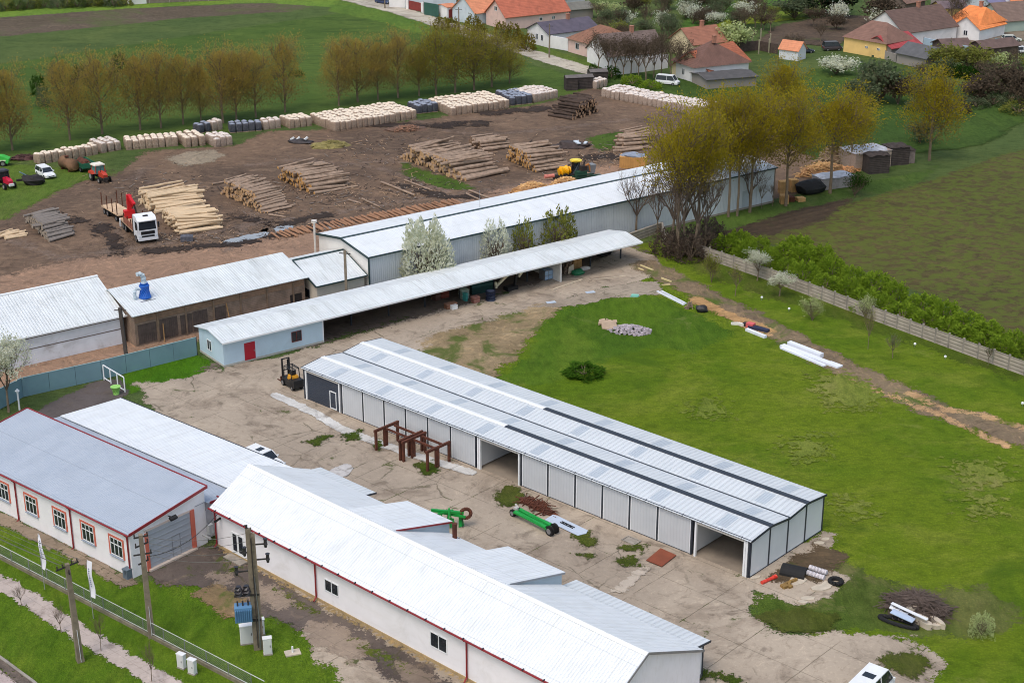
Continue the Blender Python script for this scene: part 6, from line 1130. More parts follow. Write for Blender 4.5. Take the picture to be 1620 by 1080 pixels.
c = G(925, 284); t = thing('wood_splitter', 'dark green firewood machine with a grey hopper beside the yellow loader', 'wood splitter', c, R(28)); GD = paint('dark machine green', (40, 78, 62), .5); part('frame', MB().bar((-2.2, -.5, .6), (2.0, -.5, .6), .22).bar((-2.2, .6, .6), (2.0, .6, .6), .22).bar((-2.0, -.6, 1.1), (1.0, -.6, .9), .18).bx(-1.6, .2, -.4, .5, .3, 1.5), t, GD); part('motor', MB().bx(-.8, .3, -.3, .5, 1.5, 2.3).bar((-.3, .1, 2.2), (.2, .3, 3.1), .2), t, CHS); part('hopper', MB().prism([(.9, -.5, 1.0), (1.5, -.6, 1.0), (1.7, -.7, 2.4), (.8, -.6, 2.4)], (0, 1.3, 0)), t, mat('grey hopper', (132, 136, 140), .5, .1)); part('chute', MB().bar((1.2, 0, .5), (3.0, .1, .4), .5, .2), t, mat('grey green chute', (104, 120, 112), .6, .1))
# ---- stacks at the right end of the long warehouse
PAL = mat('new pallet wood', (206, 164, 108), .9, .2, 1.5, dirt=(160, 120, 78))
def pallets(label, u, v, n, rz, m=PAL, roof=None):
    mb = MB().use(m)
    for k in range(n):
        z = k * .155
        for y in (-.5, 0, .5): mb.bx(-.6, .6, y - .06, y + .06, z, z + .09)
        for x in (-.52, -.26, 0, .26, .52): mb.bx(x - .08, x + .08, -.6, .6, z + .092, z + .12)
    solo('pallet_stack', mb, None, label, 'pallet stack', G(u, v), rz)
for i, (u, v, n, rz, lb) in enumerate(((1240, 322, 9, .1, 'pallet stack against the right end of the long warehouse'), (1238, 306, 13, .2, 'tall pallet stack behind the front one at the warehouse end'), (1254, 303, 13, .4, 'tall pale pallet stack left of the black heap'), (1250, 318, 5, .0, 'low dark pallet stack before the tall pale one'), (1266, 318, 4, .3, 'low pallet stack below the black heap'))): pallets(lb, u, v, n, rz, PAL if i != 3 else M['rust'])
mb = MB().blob((0, 0, .9), (2.6, 1.6, 1.3), 14, 8, .15, 3); solo('covered_heap', mb, M['black'], 'black covered heap before the white topped stack by the trees', 'covered heap', G(1281, 305), R(25))
def stack(label, u, v, sx, sy, sz, rz, m, top, cat='covered stack'):
    mb = MB().use(m).bx(-sx / 2, sx / 2, -sy / 2, sy / 2, 0, sz); n_ = 9; r2 = random.Random(int(u)); mb.use(top); vs = []
    for i in range(n_):
        for j in range(6): x = -sx / 2 - .12 + (sx + .24) * i / (n_ - 1); y = -sy / 2 - .12 + (sy + .24) * j / 5; e = 1 if 0 < j < 5 and 0 < i < n_ - 1 else -.3; vs.append((x, y, sz + .22 * e + r2.uniform(-.1, .16)))
    mb.add(vs, [(i * 6 + j, (i + 1) * 6 + j, (i + 1) * 6 + j + 1, i * 6 + j + 1) for i in range(n_ - 1) for j in range(5)]); return solo('covered_stack', mb, None, label, cat, G(u, v), rz)
SHT = mat('crumpled pale sheet', (196, 198, 206), .55, .2, 1.4, dirt=(120, 122, 132), dirt_amt=.7, bump=.8)
stack('stack under a crumpled pale sheet right of the black heap', 1318, 294, 6.0, 3.2, 1.8, R(24), mat('wrapped bale side', (156, 150, 150), .85, .2), SHT); stack('large stack of bales under a crumpled grey sheet by the last trees', 1366, 262, 7.0, 5.0, 2.9, R(24), BAGS['white'], SHT)
stack('dark board stack before the large sheeted stack', 1385, 272, 3.6, 2.4, 3.0, R(15), DST, DST); stack('dark weathered stack beyond the sheeted stack', 1415, 258, 3.6, 3.0, 3.0, R(15), DST, DST); stack('low grey stack at the far right of the stacks', 1432, 256, 2.2, 2.4, 2.2, R(10), mat('grey boards', (124, 112, 108), .9, .25), DST)
heap('wood_heap', 'tangled heap of pale offcuts behind the sheeted stack', 'offcut heap', G(1300, 276), R(24), 4.2, 1.8, 1.7, 260, mat('pale offcuts', (206, 164, 112), .9, .2), (.06, .12), (1.0, 2.6), 14, mat('offcut core', (150, 112, 76), .9, .3)); heap('wood_heap', 'pile of long crossed slats between the two last trunks', 'slat heap', G(1322, 258), R(24), 3.2, 1.8, 2.6, 160, mat('grey slats', (176, 156, 128), .9, .2), (.06, .12), (1.4, 3.2), 15, mat('slat core', (120, 100, 80), .9, .3)); heap('wood_heap', 'low orange heap of offcuts behind the dark green bush', 'offcut heap', G(1338, 272), R(10), 2.2, 1.2, .8, 90, mat('orange offcuts', (222, 164, 112), .9, .2), (.06, .14), (.6, 1.6), 16, mat('offcut core', (150, 112, 76)))
heap('wood_heap', 'slatted timber heap half hidden by the olive trees', 'slat heap', G(1195, 232), R(20), 5.5, 3.0, 2.4, 260, mat('pale slats', (196, 166, 128), .9, .2), (.08, .14), (1.4, 3.4), 17, mat('slat core', (120, 100, 80)))
# ================================================================ trees, hedges, fences of the grounds
TM = {}
def leaf_arrays(P, D, l, w, r):
    n = len(P); D = D / np.linalg.norm(D, axis=1)[:, None]; s = np.cross(D, r.normal(size=(n, 3))); s /= np.linalg.norm(s, axis=1)[:, None] + 1e-9
    L = (l * r.uniform(.7, 1.3, n))[:, None]; Wd = (w * r.uniform(.7, 1.3, n))[:, None]
    return np.stack([P - D * L * .5, P + s * Wd * .5, P + D * L * .5, P - s * Wd * .5], 1).reshape(-1, 3)
def leaf_mesh(name, V, m):
    n = len(V) // 4; me = bpy.data.meshes.new(name); me.vertices.add(len(V)); me.vertices.foreach_set('co', V.astype(np.float32).ravel()); me.loops.add(n * 4); me.loops.foreach_set('vertex_index', np.arange(n * 4, dtype=np.int32))
    me.polygons.add(n); me.polygons.foreach_set('loop_start', np.arange(0, n * 4, 4, dtype=np.int32)); me.update(calc_edges=True); me.materials.append(m); return me
def branch(mb, p, d, L, r0, depth, rn, ends, spread=.55, up=.25, kids=3, n=4):
    """one limb with its children; collects tip positions"""
    pts = [p]; q = p.copy(); dd = d.copy(); k = 3
    for i in range(k): dd = (dd + Vector((rn.gauss(0, .13), rn.gauss(0, .13), rn.gauss(0, .1) + up * .25))).normalized(); q = q + dd * (L / k); pts.append(q.copy())
    mb.tube(pts, [r0, r0 * .8, r0 * .62, r0 * .42], n, False)
    if depth == 0: ends.append((pts[-1], dd)); ends.append((pts[2], dd)); return
    for i in range(kids):
        t = rn.uniform(.35, 1.); a = pts[0].lerp(pts[-1], t) if t < .98 else pts[-1]; j = min(k - 1, int(t * k)); a = pts[j].lerp(pts[j + 1], t * k - j)
        nd = (dd + Vector((rn.gauss(0, spread), rn.gauss(0, spread), rn.gauss(0, spread * .6) + up))).normalized(); branch(mb, a, nd, L * rn.uniform(.5, .75), r0 * .5, depth - 1, rn, ends, spread, up, kids, 3 if depth < 2 else n)
TRUNK = mat('grey brown trunk', (126, 110, 92), .95, .25, 1.5, dirt=(72, 62, 54)); TWIG = mat('bare twigs', (112, 96, 80), .95, .2, 2)
DTWIG = mat('dark bare twigs', (108, 94, 84), .95, .25, 2)
def poplar_mesh(kind, v, cb=.2, H=10., Rr=2.6):
    """tree of unit kind: height 10, crown radius 2.6; scaled when placed"""
    k = ('pop', kind, v, cb)
    if k in TM: return TM[k]
    rn = random.Random(v * 31 + 3); r = np.random.default_rng(v * 17 + 1); tk = MB(); tk.tube([(0, 0, 0), (.05, .0, H * .2), (.0, .06, H * .45), (-.03, 0, H * .75), (0, 0, H * .94)], [.13, .11, .09, .06, .02], 7)
    tw = MB(); ends = []
    for i in range(34):
        z = H * (cb + (.86 - cb) * rn.random()); a = rn.uniform(0, 6.28); fl = math.sin(math.pi * min(1, max(0.02, (z / H - cb * .8) / (1 - cb * .8))) ** .75); d = Vector((math.cos(a) * .75, math.sin(a) * .75, .9)).normalized(); branch(tw, Vector((0, 0, z)), d, Rr * (.55 + .55 * fl), .045, 2, rn, ends, .45, .3, 3, 3)
    n = 9000 if kind == 'olive' else 7000; cl = np.array([[e[0].x, e[0].y, e[0].z] for e in ends]); i = r.integers(0, len(cl), n); P = cl[i] + r.normal(0, .24, (n, 3)) * np.array([1, 1, 1.3])
    fill = r.random(n) < .66; t = r.beta(2.1, 1.7, n); prof = np.sin(np.pi * np.clip(.08 + .92 * t, 0, 1) ** .82) ** .7; ang = r.uniform(0, 6.283, n); lob = 1 + .22 * np.sin(ang * 3 + v) * np.sin(t * 9 + v) + .12 * r.normal(size=n); rad = Rr * .98 * prof * np.sqrt(r.random(n)) * lob
    Q = np.stack([rad * np.cos(ang), rad * np.sin(ang), H * (cb + (1.01 - cb) * t)], 1); P = np.where(fill[:, None], Q, P)
    D = np.stack([P[:, 0] * .35, P[:, 1] * .35, np.full(n, 1.1)], 1) + r.normal(0, .45, (n, 3)); V = leaf_arrays(P, D, .3, .12, r)
    mats = {'orange': leafmat('orange poplar buds', (190, 164, 84), (172, 150, 78), (156, 142, 80), .45), 'olive': leafmat('olive poplar buds', (180, 164, 44), (162, 146, 42), (146, 132, 46), .45), 'green': leafmat('yellow green poplar buds', (166, 156, 66), (152, 144, 62), (138, 130, 60), .45)}
    keep = P[:, 2] > H * (cb - .06) * r.random(n) ** .3; P = P[keep]; D = D[keep]; V = leaf_arrays(P, D, .21, .085, r); n = len(P); low = P[:, 2] < H * (cb + (1 - cb) * (.2 + .3 * r.random(n))); low4 = np.repeat(low, 4)
    TM[k] = (tk.mesh('trunk'), tw.mesh('branches'), leaf_mesh('lower_crown', V[low4], leafmat('brown lower twigs ' + kind, (164, 138, 86) if kind == 'orange' else (152, 136, 72), (150, 126, 80) if kind == 'orange' else (138, 124, 68), (140, 120, 78), .5)), leaf_mesh('crown', V[~low4], mats[kind]))
    for me, m in zip(TM[k][:2], (TRUNK, TWIG)): me.materials.append(m)
    return TM[k]
_ex = {}
def extent(me):
    if me.name not in _ex:
        c = np.zeros(len(me.vertices) * 3, np.float32); me.vertices.foreach_get('co', c); c = c.reshape(-1, 3); _ex[me.name] = (float(np.percentile(c[:, 2], 99.3)), float(np.percentile(np.hypot(c[:, 0], c[:, 1]), 94)))
    return _ex[me.name]
def place_tree(name, label, cat, meshes, names, u, v, top, wpx, H0, R0, group=None, rz=None, hh=None):
    b = G(u, v); H = hh or ZAT(top, b); H0, R0 = extent(meshes[-1]); s_ = H / H0; w_ = wpx / PXM(b) / 2 / R0; o = thing(name, label, cat, b, rn.uniform(0, 6.28) if rz is None else rz, group); o.scale = (w_, w_, s_)
    for n_, me in zip(names, meshes): put(n_, me, o)
    return o
PN = ('trunk', 'branches', 'lower_crown', 'crown'); rn = random.Random(5)
row = [(20, 238, 100, 60), (111, 222, 85, 60), (162, 212, 80, 66), (222, 206, 75, 58), (255, 203, 73, 54), (290, 197, 78, 50), (318, 193, 92, 38), (353, 195, 67, 62), (374, 190, 72, 54), (405, 186, 72, 54), (451, 178, 55, 54), (536, 168, 60, 50), (566, 162, 52, 60), (598, 158, 60, 46), (630, 155, 46, 54), (690, 150, 38, 60), (720, 147, 36, 60), (750, 143, 42, 62), (778, 138, 48, 56), (806, 132, 62, 44), (-14, 244, 108, 56), (663, 152, 70, 40)]
for k, (u, v, tp, w_) in enumerate(row):
    kd = 'orange' if u < 470 else ('green' if u > 640 else 'orange'); place_tree('poplar_tree', 'orange budding poplar in the row between the firewood bags and the meadow' if kd == 'orange' else 'yellow green poplar at the village end of the row by the meadow', 'tree', poplar_mesh(kd, k % 4, .12), PN, u, v, tp, w_ * 1.25, 10, 2.6, 'orange poplars behind the firewood bags' if kd == 'orange' else 'yellow green poplars at the village end')
big = [(1070, 404, 168, 104, 'leftmost tall olive poplar rising from the bare thicket by the warehouse'), (1104, 398, 172, 84, 'olive poplar just right of the leftmost one above the bare thicket'), (1123, 338, 150, 84, 'olive poplar at the middle of the long warehouse wall'), (1152, 343, 140, 80, 'olive poplar with a slim straight trunk before the warehouse wall'), (1166, 342, 152, 72, 'olive poplar close beside the slim straight trunk'), (1186, 336, 138, 90, 'olive poplar with a forked trunk before the right end of the warehouse'),
       (1243, 326, 140, 92, 'olive poplar at the pallets beyond the warehouse end'), (1313, 306, 136, 96, 'broad olive poplar before the stack under the pale sheet'), (1345, 268, 150, 62, 'olive poplar behind the broad one at the sheeted stack'), (1235, 216, 92, 66, 'round olive tree farther back near the brown roofed house'), (1470, 254, 105, 86, 'lone olive poplar standing right of all stacks by the field')]
for k, (u, v, tp, w_, lb) in enumerate(big): place_tree('poplar_tree', lb, 'tree', poplar_mesh('olive', k % 4, (.5, .55, .42, .42, .42, .44, .4, .42, .38, .25, .22)[k]), PN, u, v, tp, w_ * 1.16, 10, 2.6)
def bare_mesh(v, kind='bare', m=None):
    k = ('bare', kind, v)
    if k in TM: return TM[k]
    rn2 = random.Random(v * 7 + 11); mb = MB(); ends = []; H = 10.; tk = MB(); tp = Vector((rn2.uniform(-.3, .3), rn2.uniform(-.3, .3), H * (.32 if kind != 'shrub' else .03))); tk.tube([(0, 0, 0), (tp.x * .4, tp.y * .4, tp.z * .5), tuple(tp)], [.24, .19, .16], 7)
    for i in range(6 if kind != 'shrub' else 9): a = i * 1.1 + rn2.uniform(-.3, .3); d = Vector((math.cos(a) * .55, math.sin(a) * .55, rn2.uniform(.7, 1.2))).normalized(); branch(mb, tp.copy(), d, H * rn2.uniform(.3, .44), .13, 3, rn2, ends, .5, .25, 4, 4)
    TM[k] = (tk, mb, ends); TM[k] = (tk.mesh('trunk'), mb.mesh('branches'), ends); TM[k][0].materials.append(TRUNK); TM[k][1].materials.append(m or TWIG); return TM[k]
def leafy(v, base, lm, n, size, jit, key):
    k = ('leafy', key, v)
    if k in TM: return TM[k]
    t = bare_mesh(v, base); r = np.random.default_rng(v + 3); cl = np.array([tuple(e[0]) for e in t[2]]); i = r.integers(0, len(cl), n); P = cl[i] + r.normal(0, jit, (n, 3)); TM[k] = (t[0], t[1], leaf_mesh('blossom' if 'blossom' in key else 'crown', leaf_arrays(P, r.normal(size=(n, 3)) + np.array([0, 0, .4]), size, size * .8, r), lm)); return TM[k]
BLOS = leafmat('white blossom', (238, 238, 224), (220, 222, 200), (178, 182, 148), .8); CREAM = leafmat('greenish blossom', (216, 222, 168), (184, 196, 134), (142, 158, 96), .8)
OLV = leafmat('olive bush leaves', (156, 158, 76), (130, 136, 62), (108, 108, 58), .6); GRN = leafmat('fresh green leaves', (150, 174, 56), (130, 156, 46), (106, 132, 40), .4); DGRN = leafmat('deep green leaves', (58, 94, 24), (42, 74, 20), (30, 54, 18), .5); GRY = leafmat('grey green leaves', (128, 138, 104), (96, 110, 80), (76, 86, 60), .5); BRN = leafmat('brown scrub twigs', (112, 96, 80), (88, 78, 64), (70, 62, 52), .5)
B3 = ('trunk', 'branches', 'blossom')
def CU(u, y):
    lo, hi = 0., 70.
    for _ in range(40):
        x = (lo + hi) / 2; p = C_(x, y); d = p.y * _cp + CAM_H * _sp
        if 810 + F_PX * p.x / d < u: lo = x
        else: hi = x
    return C_(lo, y)
bl = [(14, 652, 534, 80, 2, 'white blossoming tree at the left edge beside the teal fence'), (1198, 444, 396, 36, 3, 'upright white blossoming tree at the concrete fence, upper one of two'), (1233, 468, 430, 42, 1, 'white blossoming tree at the concrete fence, lower one of two')]
for u, v, tp, w_, k, lb in bl: place_tree('blossom_tree', lb, 'tree', leafy(k, 'tree', BLOS, 3200, .3, .38, 'blossomw'), B3, u, v, tp, w_, 10, 4.4)
for u, v, tp, w_, k, lb in ((1285, 507, 470, 38, 0, 'round greenish blossoming bush on the lawn below the fence'), (1368, 503, 468, 34, 2, 'pale green shrub growing at the concrete fence')): place_tree('blossom_bush', lb, 'bush', leafy(k, 'shrub', CREAM, 1300, .34, .4, 'blossomc'), B3, u, v, tp, w_, 10, 4.8)
C3 = ('trunk', 'branches', 'crown')
for u, v, tp, w_, k, mm, lb in ((585, 452, 398, 36, 2, OLV, 'small green shrub at the front corner of the long warehouse'), (1352, 310, 272, 40, 0, DGRN, 'deep green bush right of the olive trunks'), (1563, 578, 545, 16, 1, DGRN, 'narrow dark bush in the gap of the concrete fence'),
                                (1126, 447, 402, 26, 2, OLV, 'left one of two small olive saplings below the bare thicket'), (1163, 468, 418, 26, 3, OLV, 'right one of two small olive saplings below the bare thicket'), (1373, 552, 490, 20, 0, OLV, 'thin green sapling standing on the lawn below the pale shrub'), (1412, 566, 528, 26, 1, GRY, 'faint grey green sapling right of the thin one on the lawn')):
    place_tree('bush' if w_ > 34 else 'sapling', lb, 'bush' if w_ > 34 else 'sapling', leafy(k, 'shrub' if w_ > 34 else 'tree', mm, 1500 if w_ > 34 else 420, .42 if w_ > 34 else .34, .5, 'lf' + mm.name), C3, u, v, tp, w_, 10, 4.6)
# bright hedge behind the concrete fence: single bushes
def bush_mesh(v, m, n=1500, key='b', size=.5):
    k = ('bush', key, v)
    if k in TM: return TM[k]
    r = np.random.default_rng(v * 5 + 2); a = r.uniform(0, 6.283, n); cz = r.random(n); rr = np.cbrt(r.uniform(.25, 1, n)); lob = 1 + .2 * np.sin(3 * a + v * 2) * np.cos(cz * 5 + v) + .1 * np.sin(7 * a + v); sr = np.sqrt(np.clip(1 - (cz * .92) ** 2.4, 0, 1))
    P = np.stack([5 * rr * sr * np.cos(a) * lob, 5 * rr * sr * np.sin(a) * lob, 10 * cz * (rr * .35 + .65) * (1 + .12 * np.sin(5 * a + v))], 1); D = P * np.array([1, 1, .4]) + np.array([0, 0, 3.]) + r.normal(0, 2.5, (n, 3)); st = MB(); q = random.Random(v)
    for i in range(10): an = q.uniform(0, 6.28); st.tube([(0, 0, 0), (math.cos(an) * 1.2, math.sin(an) * 1.2, 3), (math.cos(an) * 3, math.sin(an) * 3, 7)], [.2, .14, .05], 4)
    TM[k] = (st.mesh('stems'), leaf_mesh('foliage', leaf_arrays(P, D, size * 2.2, size, r), m)); TM[k][0].materials.append(TWIG); return TM[k]
def dome(name, label, cat, b, top, wpx, m, k, key, leafname, n=2600, size=.5):
    H = ZAT(top, b); o = thing(name, label, cat, b, rn.uniform(0, 6.28)); w2 = wpx / PXM(b) / 10; o.scale = (w2, w2, H / 10.6); st, fo = bush_mesh(k, m, n, key, size); put('stems', st, o); put('branches', bare_mesh(k, 'shrub')[1], o); put(leafname, fo, o)
dome('blossom_tree', 'large white blossoming tree between the canopy and the long warehouse', 'tree', CU(673, 8.8), 347, 88, BLOS, 0, 'dw', 'blossom', 4600, .32)
dome('blossom_tree', 'thinner white blossoming tree right of the large one behind the canopy', 'tree', CU(784, 8.6), 348, 56, BLOS, 1, 'dw2', 'blossom', 1700, .32)
dome('blossom_bush', 'pale green blossoming bush on the lawn near the brush pile', 'bush', G(1552, 1004), 970, 40, CREAM, 3, 'dc', 'blossom', 1500, .34)
dome('bush', 'slim olive green shrub left of the wide one behind the canopy', 'bush', CU(828, 8.4), 346, 44, OLV, 2, 'do', 'foliage', 900, .4); dome('bush', 'wide olive green shrub behind the canopy', 'bush', CU(882, 8.6), 330, 66, OLV, 3, 'do', 'foliage', 1500, .4)
def bush(label, u, v, w_, h, m, k, key, group=None, name='bush', n=1500):
    b = G(u, v); o = thing(name, label, name.replace('_', ' '), b, rn.uniform(0, 6.28), group); o.scale = (w_ / 10, w_ / 10, h / 10)
    for nm, me in zip(('stems', 'foliage'), bush_mesh(k, m, n, key)): put(nm, me, o)
    return o
hb = [(1150, 402), (1180, 414), (1212, 424), (1244, 438), (1274, 450), (1306, 462), (1338, 474), (1368, 486), (1398, 496), (1430, 508), (1462, 520), (1494, 532), (1526, 544), (1556, 556), (1586, 566), (1165, 392), (1200, 402), (1238, 412), (1276, 424), (1312, 438), (1348, 452), (1384, 466), (1420, 480), (1456, 496), (1492, 512), (1528, 526), (1562, 540), (1300, 420), (1260, 406), (1600, 560)]
for k, (u, v) in enumerate(hb): bush('bright green bush in the overgrown hedge behind the concrete fence', u + rn.uniform(-5, 5), v + rn.uniform(-3, 2), rn.uniform(3.2, 4.8), rn.uniform(2.0, 3.0), GRN, k % 5, 'hedge', 'bright bushes of the overgrown hedge', n=1700)
bush('low dark green bush in the tall grass by the grey shed', 924, 592, 4.6, 1.1, leafmat('mound leaves', (92, 132, 36), (74, 112, 30), (56, 90, 26), .5), 3, 'mound', n=1600)
# bare trees
bt = [(1006, 374, 268, 70, 0, 'single bare tree with a leaning trunk before the long warehouse', DTWIG), (1062, 398, 236, 80, 1, 'bare dark tree at the left of the thicket by the warehouse', DTWIG), (1082, 402, 226, 84, 2, 'bare dark tree in the middle of the thicket by the warehouse', DTWIG), (1098, 404, 240, 84, 3, 'bare dark tree at the right of the thicket by the warehouse', DTWIG), (1040, 384, 272, 44, 1, 'thin bare tree left of the thicket', DTWIG), (1115, 398, 262, 60, 0, 'short bare dark tree at the right edge of the thicket', DTWIG), (1072, 410, 262, 60, 3, 'nearest bare dark tree at the front of the thicket', DTWIG), (1186, 334, 252, 64, 2, 'bare forked tree before the right end of the warehouse wall', DTWIG), (928, 372, 322, 22, 3, 'left one of two thin bare saplings at the warehouse wall', TWIG), (950, 368, 316, 26, 0, 'right one of two thin bare saplings at the warehouse wall', TWIG), (1205, 330, 282, 20, 1, 'thin bare sapling at the right end of the warehouse', TWIG), (1222, 326, 288, 16, 2, 'last thin bare sapling at the warehouse corner', TWIG), (612, 448, 402, 46, 3, 'bare purple grey shrub before the warehouse corner', DTWIG)]
for u, v, tp, w_, k, lb, m in bt: place_tree('bare_tree', lb, 'tree', bare_mesh(k, 'dark' if m is DTWIG else 'bare', m)[:2], ('trunk', 'branches'), u, v, tp, w_, 10, 4.4)
for k, (u, v) in enumerate(((1052, 402), (1072, 408), (1092, 412), (1112, 402), (1132, 392), (1080, 396), (1118, 384))): bush('low dark bare brush under the bare trees by the warehouse', u, v, 4.2, 3.4, leafmat('dark thicket twigs', (124, 108, 94), (102, 88, 78), (84, 74, 66), .5), k % 4, 'thick', 'dark brush of the thicket', n=700)
for k, (u, v, tp, lb) in enumerate(((34, 958, 926, 'young tree by the footpath nearest the left edge'), (97, 1000, 958, 'young tree by the footpath left of the leaning pole'), (160, 1030, 968, 'young tree by the footpath right of the leaning pole'), (240, 1078, 1016, 'young tree by the footpath nearest the white fence cabinets'))): place_tree('sapling', lb, 'sapling', bare_mesh(k, 'bare')[:2], ('trunk', 'branches'), u, v, tp, 22, 10, 4.4)
# concrete panel fence on the right
f = thing('panel_fence', 'grey concrete panel fence along the lawn before the bright hedge', 'fence', (0, 0, 0)); pl = [G(*p) for p in ((1050, 384), (1103, 405), (1200, 438), (1300, 475), (1380, 506), (1500, 550), (1620, 594), (1720, 632))]
PF = mat('grey concrete panels', (168, 158, 146), .9, .15, .9, dirt=(110, 100, 88), dirt_amt=.6, stripe=(2, .42, .05)); S_ = []
acc = 0.
for i in range(len(pl) - 1):
    a, b = pl[i], pl[i + 1]; n_ = max(1, round((b - a).length / 2.05))
    for k in range(n_):
        p, q = a.lerp(b, k / n_), a.lerp(b, (k + 1) / n_); d = (q - p).normalized()
        part('post', MB().bar(p, p + Vector((0, 0, 1.85)), .2), f, M['concrete']); hgt = 1.68 + rn.uniform(-.03, .03)
        part('panel', MB().bar(p + d * .08 + Vector((0, 0, hgt / 2)), q - d * .08 + Vector((0, 0, hgt / 2)), .07, hgt), f, PF)
w_ = MB(); a, b = G(985, 388), G(1047, 366); w_.bar(a + Vector((0, 0, .7)), b + Vector((0, 0, .7)), .25, 1.4); w_.bar(b + Vector((0, 0, .7)), G(1050, 384) + Vector((0, 0, .7)), .25, 1.4); solo('boundary_wall', w_, PF, 'low grey wall joining the canopy end to the concrete fence', 'wall')
for k, (u, v) in enumerate(((1205, 475), (1248, 493), (1447, 549), (1495, 569), (1617, 643))):
    mb = MB().use(M['chrome']).cyl((0, 0, 0), .03, .3, 6).use(M['white']).blob((0, 0, .4), (.16, .16, .16), 10, 8, 0, 0); solo('garden_lamp', mb, None, 'tiny white globe lamp standing in the lawn strip before the concrete fence', 'lamp', G(u, v), 0, 'white globe lamps in the lawn')

t = thing('utility_pole', 'grey utility pole rising behind the canopy before the small white roofed shed', 'utility pole', CU(549, 8.4)); hp = ZAT(396, t.location)
part('shaft', MB().bar((0, 0, 0), (0, 0, hp), .34, .3), t, OLDC); part('cross_arm', MB().bar((-.7, .2, hp - .4), (.7, -.2, hp - .4), .1), t, DI)
# ================================================================ the village
def wallm(n, rgb): return mat('village wall ' + n, rgb, .9, .06, .5, dirt=tuple(int(c * .8) for c in rgb), dirt_amt=.35)
def tiles(n, rgb, rough=.85): return mat('tile roof ' + n, rgb, rough, .16, .8, dirt=tuple(int(c * .68) for c in rgb), dirt_amt=.5, stripe=(1, .4, .03))
def house(name, label, a, b, W, h, rise, wall, roof, wins=(), hip=0., over=.4, cat='house', chim=None, gw=(), parts=None, ridge='x', gable_col=None):
    """a, b: pixels of the two ends of the near long wall's foot; W metres deep; ridge along the long wall (x) or across (y)"""
    A, B = G(*a), G(*b); L = (B - A).length; rz = math.atan2((B - A).y, (B - A).x); t = thing(name, label, cat, A, rz)
    if ridge == 'x':
        prof = [(0, 0), (W, 0), (W, h), (W / 2, h + rise - .1), (0, h)] if not hip else [(0, 0), (W, 0), (W, h), (0, h)]
        part('wall', MB().prism([(0, y, z) for y, z in prof], (L, 0, 0)), t, wall); rf = MB(); o = over; sl = rise / (W / 2)
        if not hip:
            rf.slab([(-o, -o, h - o * sl + .05), (L + o, -o, h - o * sl + .05), (L + o, W / 2, h + rise + .05), (-o, W / 2, h + rise + .05)], .12); rf.slab([(-o, W / 2, h + rise + .05), (L + o, W / 2, h + rise + .05), (L + o, W + o, h - o * sl + .05), (-o, W + o, h - o * sl + .05)], .12)
        else:
            e = [(-o, -o, h), (L + o, -o, h), (L + o, W + o, h), (-o, W + o, h)]; r0, r1 = (hip, W / 2, h + rise), (L - hip, W / 2, h + rise); rf.add(e + [r0, r1], [(0, 1, 5, 4), (1, 2, 5), (2, 3, 4, 5), (3, 0, 4), (3, 2, 1, 0)])
        cpos = (L * .6, W / 2, h + rise - .3)
    else:
        part('wall', MB().prism([(x, 0, z) for x, z in ((0, 0), (L, 0), (L, h), (L / 2, h + rise - .1), (0, h))], (0, W, 0)), t, wall); rf = MB(); o = over; sl = rise / (L / 2)
        rf.slab([(-o, -o, h - o * sl + .05), (L / 2, -o, h + rise + .05), (L / 2, W + o, h + rise + .05), (-o, W + o, h - o * sl + .05)], .12); rf.slab([(L + o, -o, h - o * sl + .05), (L / 2, -o, h + rise + .05), (L / 2, W + o, h + rise + .05), (L + o, W + o, h - o * sl + .05)], .12); cpos = (L / 2, W * .5, h + rise - .3)
    r_ = part('roof', rf, t, roof)
    for x, z, w_, hh in wins: window(t, x * L, z, w_, hh, 2, 1)
    for y, z, w_, hh in gw: window(t, y * W, z, w_, hh, 2, 1, axis='-y', y=0.)
    if chim: part('chimney', MB().bx(cpos[0] - .35, cpos[0] + .35, cpos[1] - .35, cpos[1] + .35, cpos[2], cpos[2] + 1.4).bx(cpos[0] - .42, cpos[0] + .42, cpos[1] - .42, cpos[1] + .42, cpos[2] + 1.4, cpos[2] + 1.55), r_, mat('brick chimney', chim, .9, .15))
    return t
ORAN, REDO, BROW, DBRO, PURP, REDM = tiles('orange', (212, 140, 104)), tiles('red orange', (180, 102, 78)), tiles('brown', (136, 96, 76)), tiles('dark brown', (104, 82, 74)), tiles('purple grey', (92, 84, 96), .6), tiles('dark red sheet', (166, 66, 66), .6)
VW, VP, VB, VY, VG = wallm('white', (232, 230, 230)), wallm('pink', (224, 192, 182)), wallm('pale blue', (202, 212, 220)), wallm('yellow', (236, 198, 128)), wallm('grey', (150, 142, 136))
house('village_house', 'pale blue gabled house with an orange tile roof behind the pink house', (752, 40), (850, 26), 9, 3.0, 3.4, VB, ORAN, wins=((.25, 1.0, 1.2, 1.2),), chim=(170, 120, 100))
house('village_house', 'pink gabled house with a red orange tile roof and a small attic window', (800, 48), (900, 37), 9, 3.2, 3.4, VP, REDO, wins=((.75, 1.4, .8, .7), (.55, 1.4, .8, .7)), gw=((.5, 4.0, 1.2, 1.0),), chim=(232, 226, 220))
house('village_house', 'white house with a low purple grey roof and two narrow windows', (868, 76), (946, 66), 8.5, 3.2, 1.9, VW, PURP, wins=((.2, 1.0, .9, 1.2),), gw=((.3, 1.2, .9, 1.3), (.55, 1.2, .9, 1.3)), chim=(214, 210, 206))
t = house('village_house', 'pink house with a hipped brown roof and two white framed windows', (899, 82), (944, 95), 12, 3.0, 3.0, VP, BROW, wins=((.32, 1.1, 1.3, 1.3), (.75, 1.1, 1.3, 1.3)), hip=3.5, over=.5)
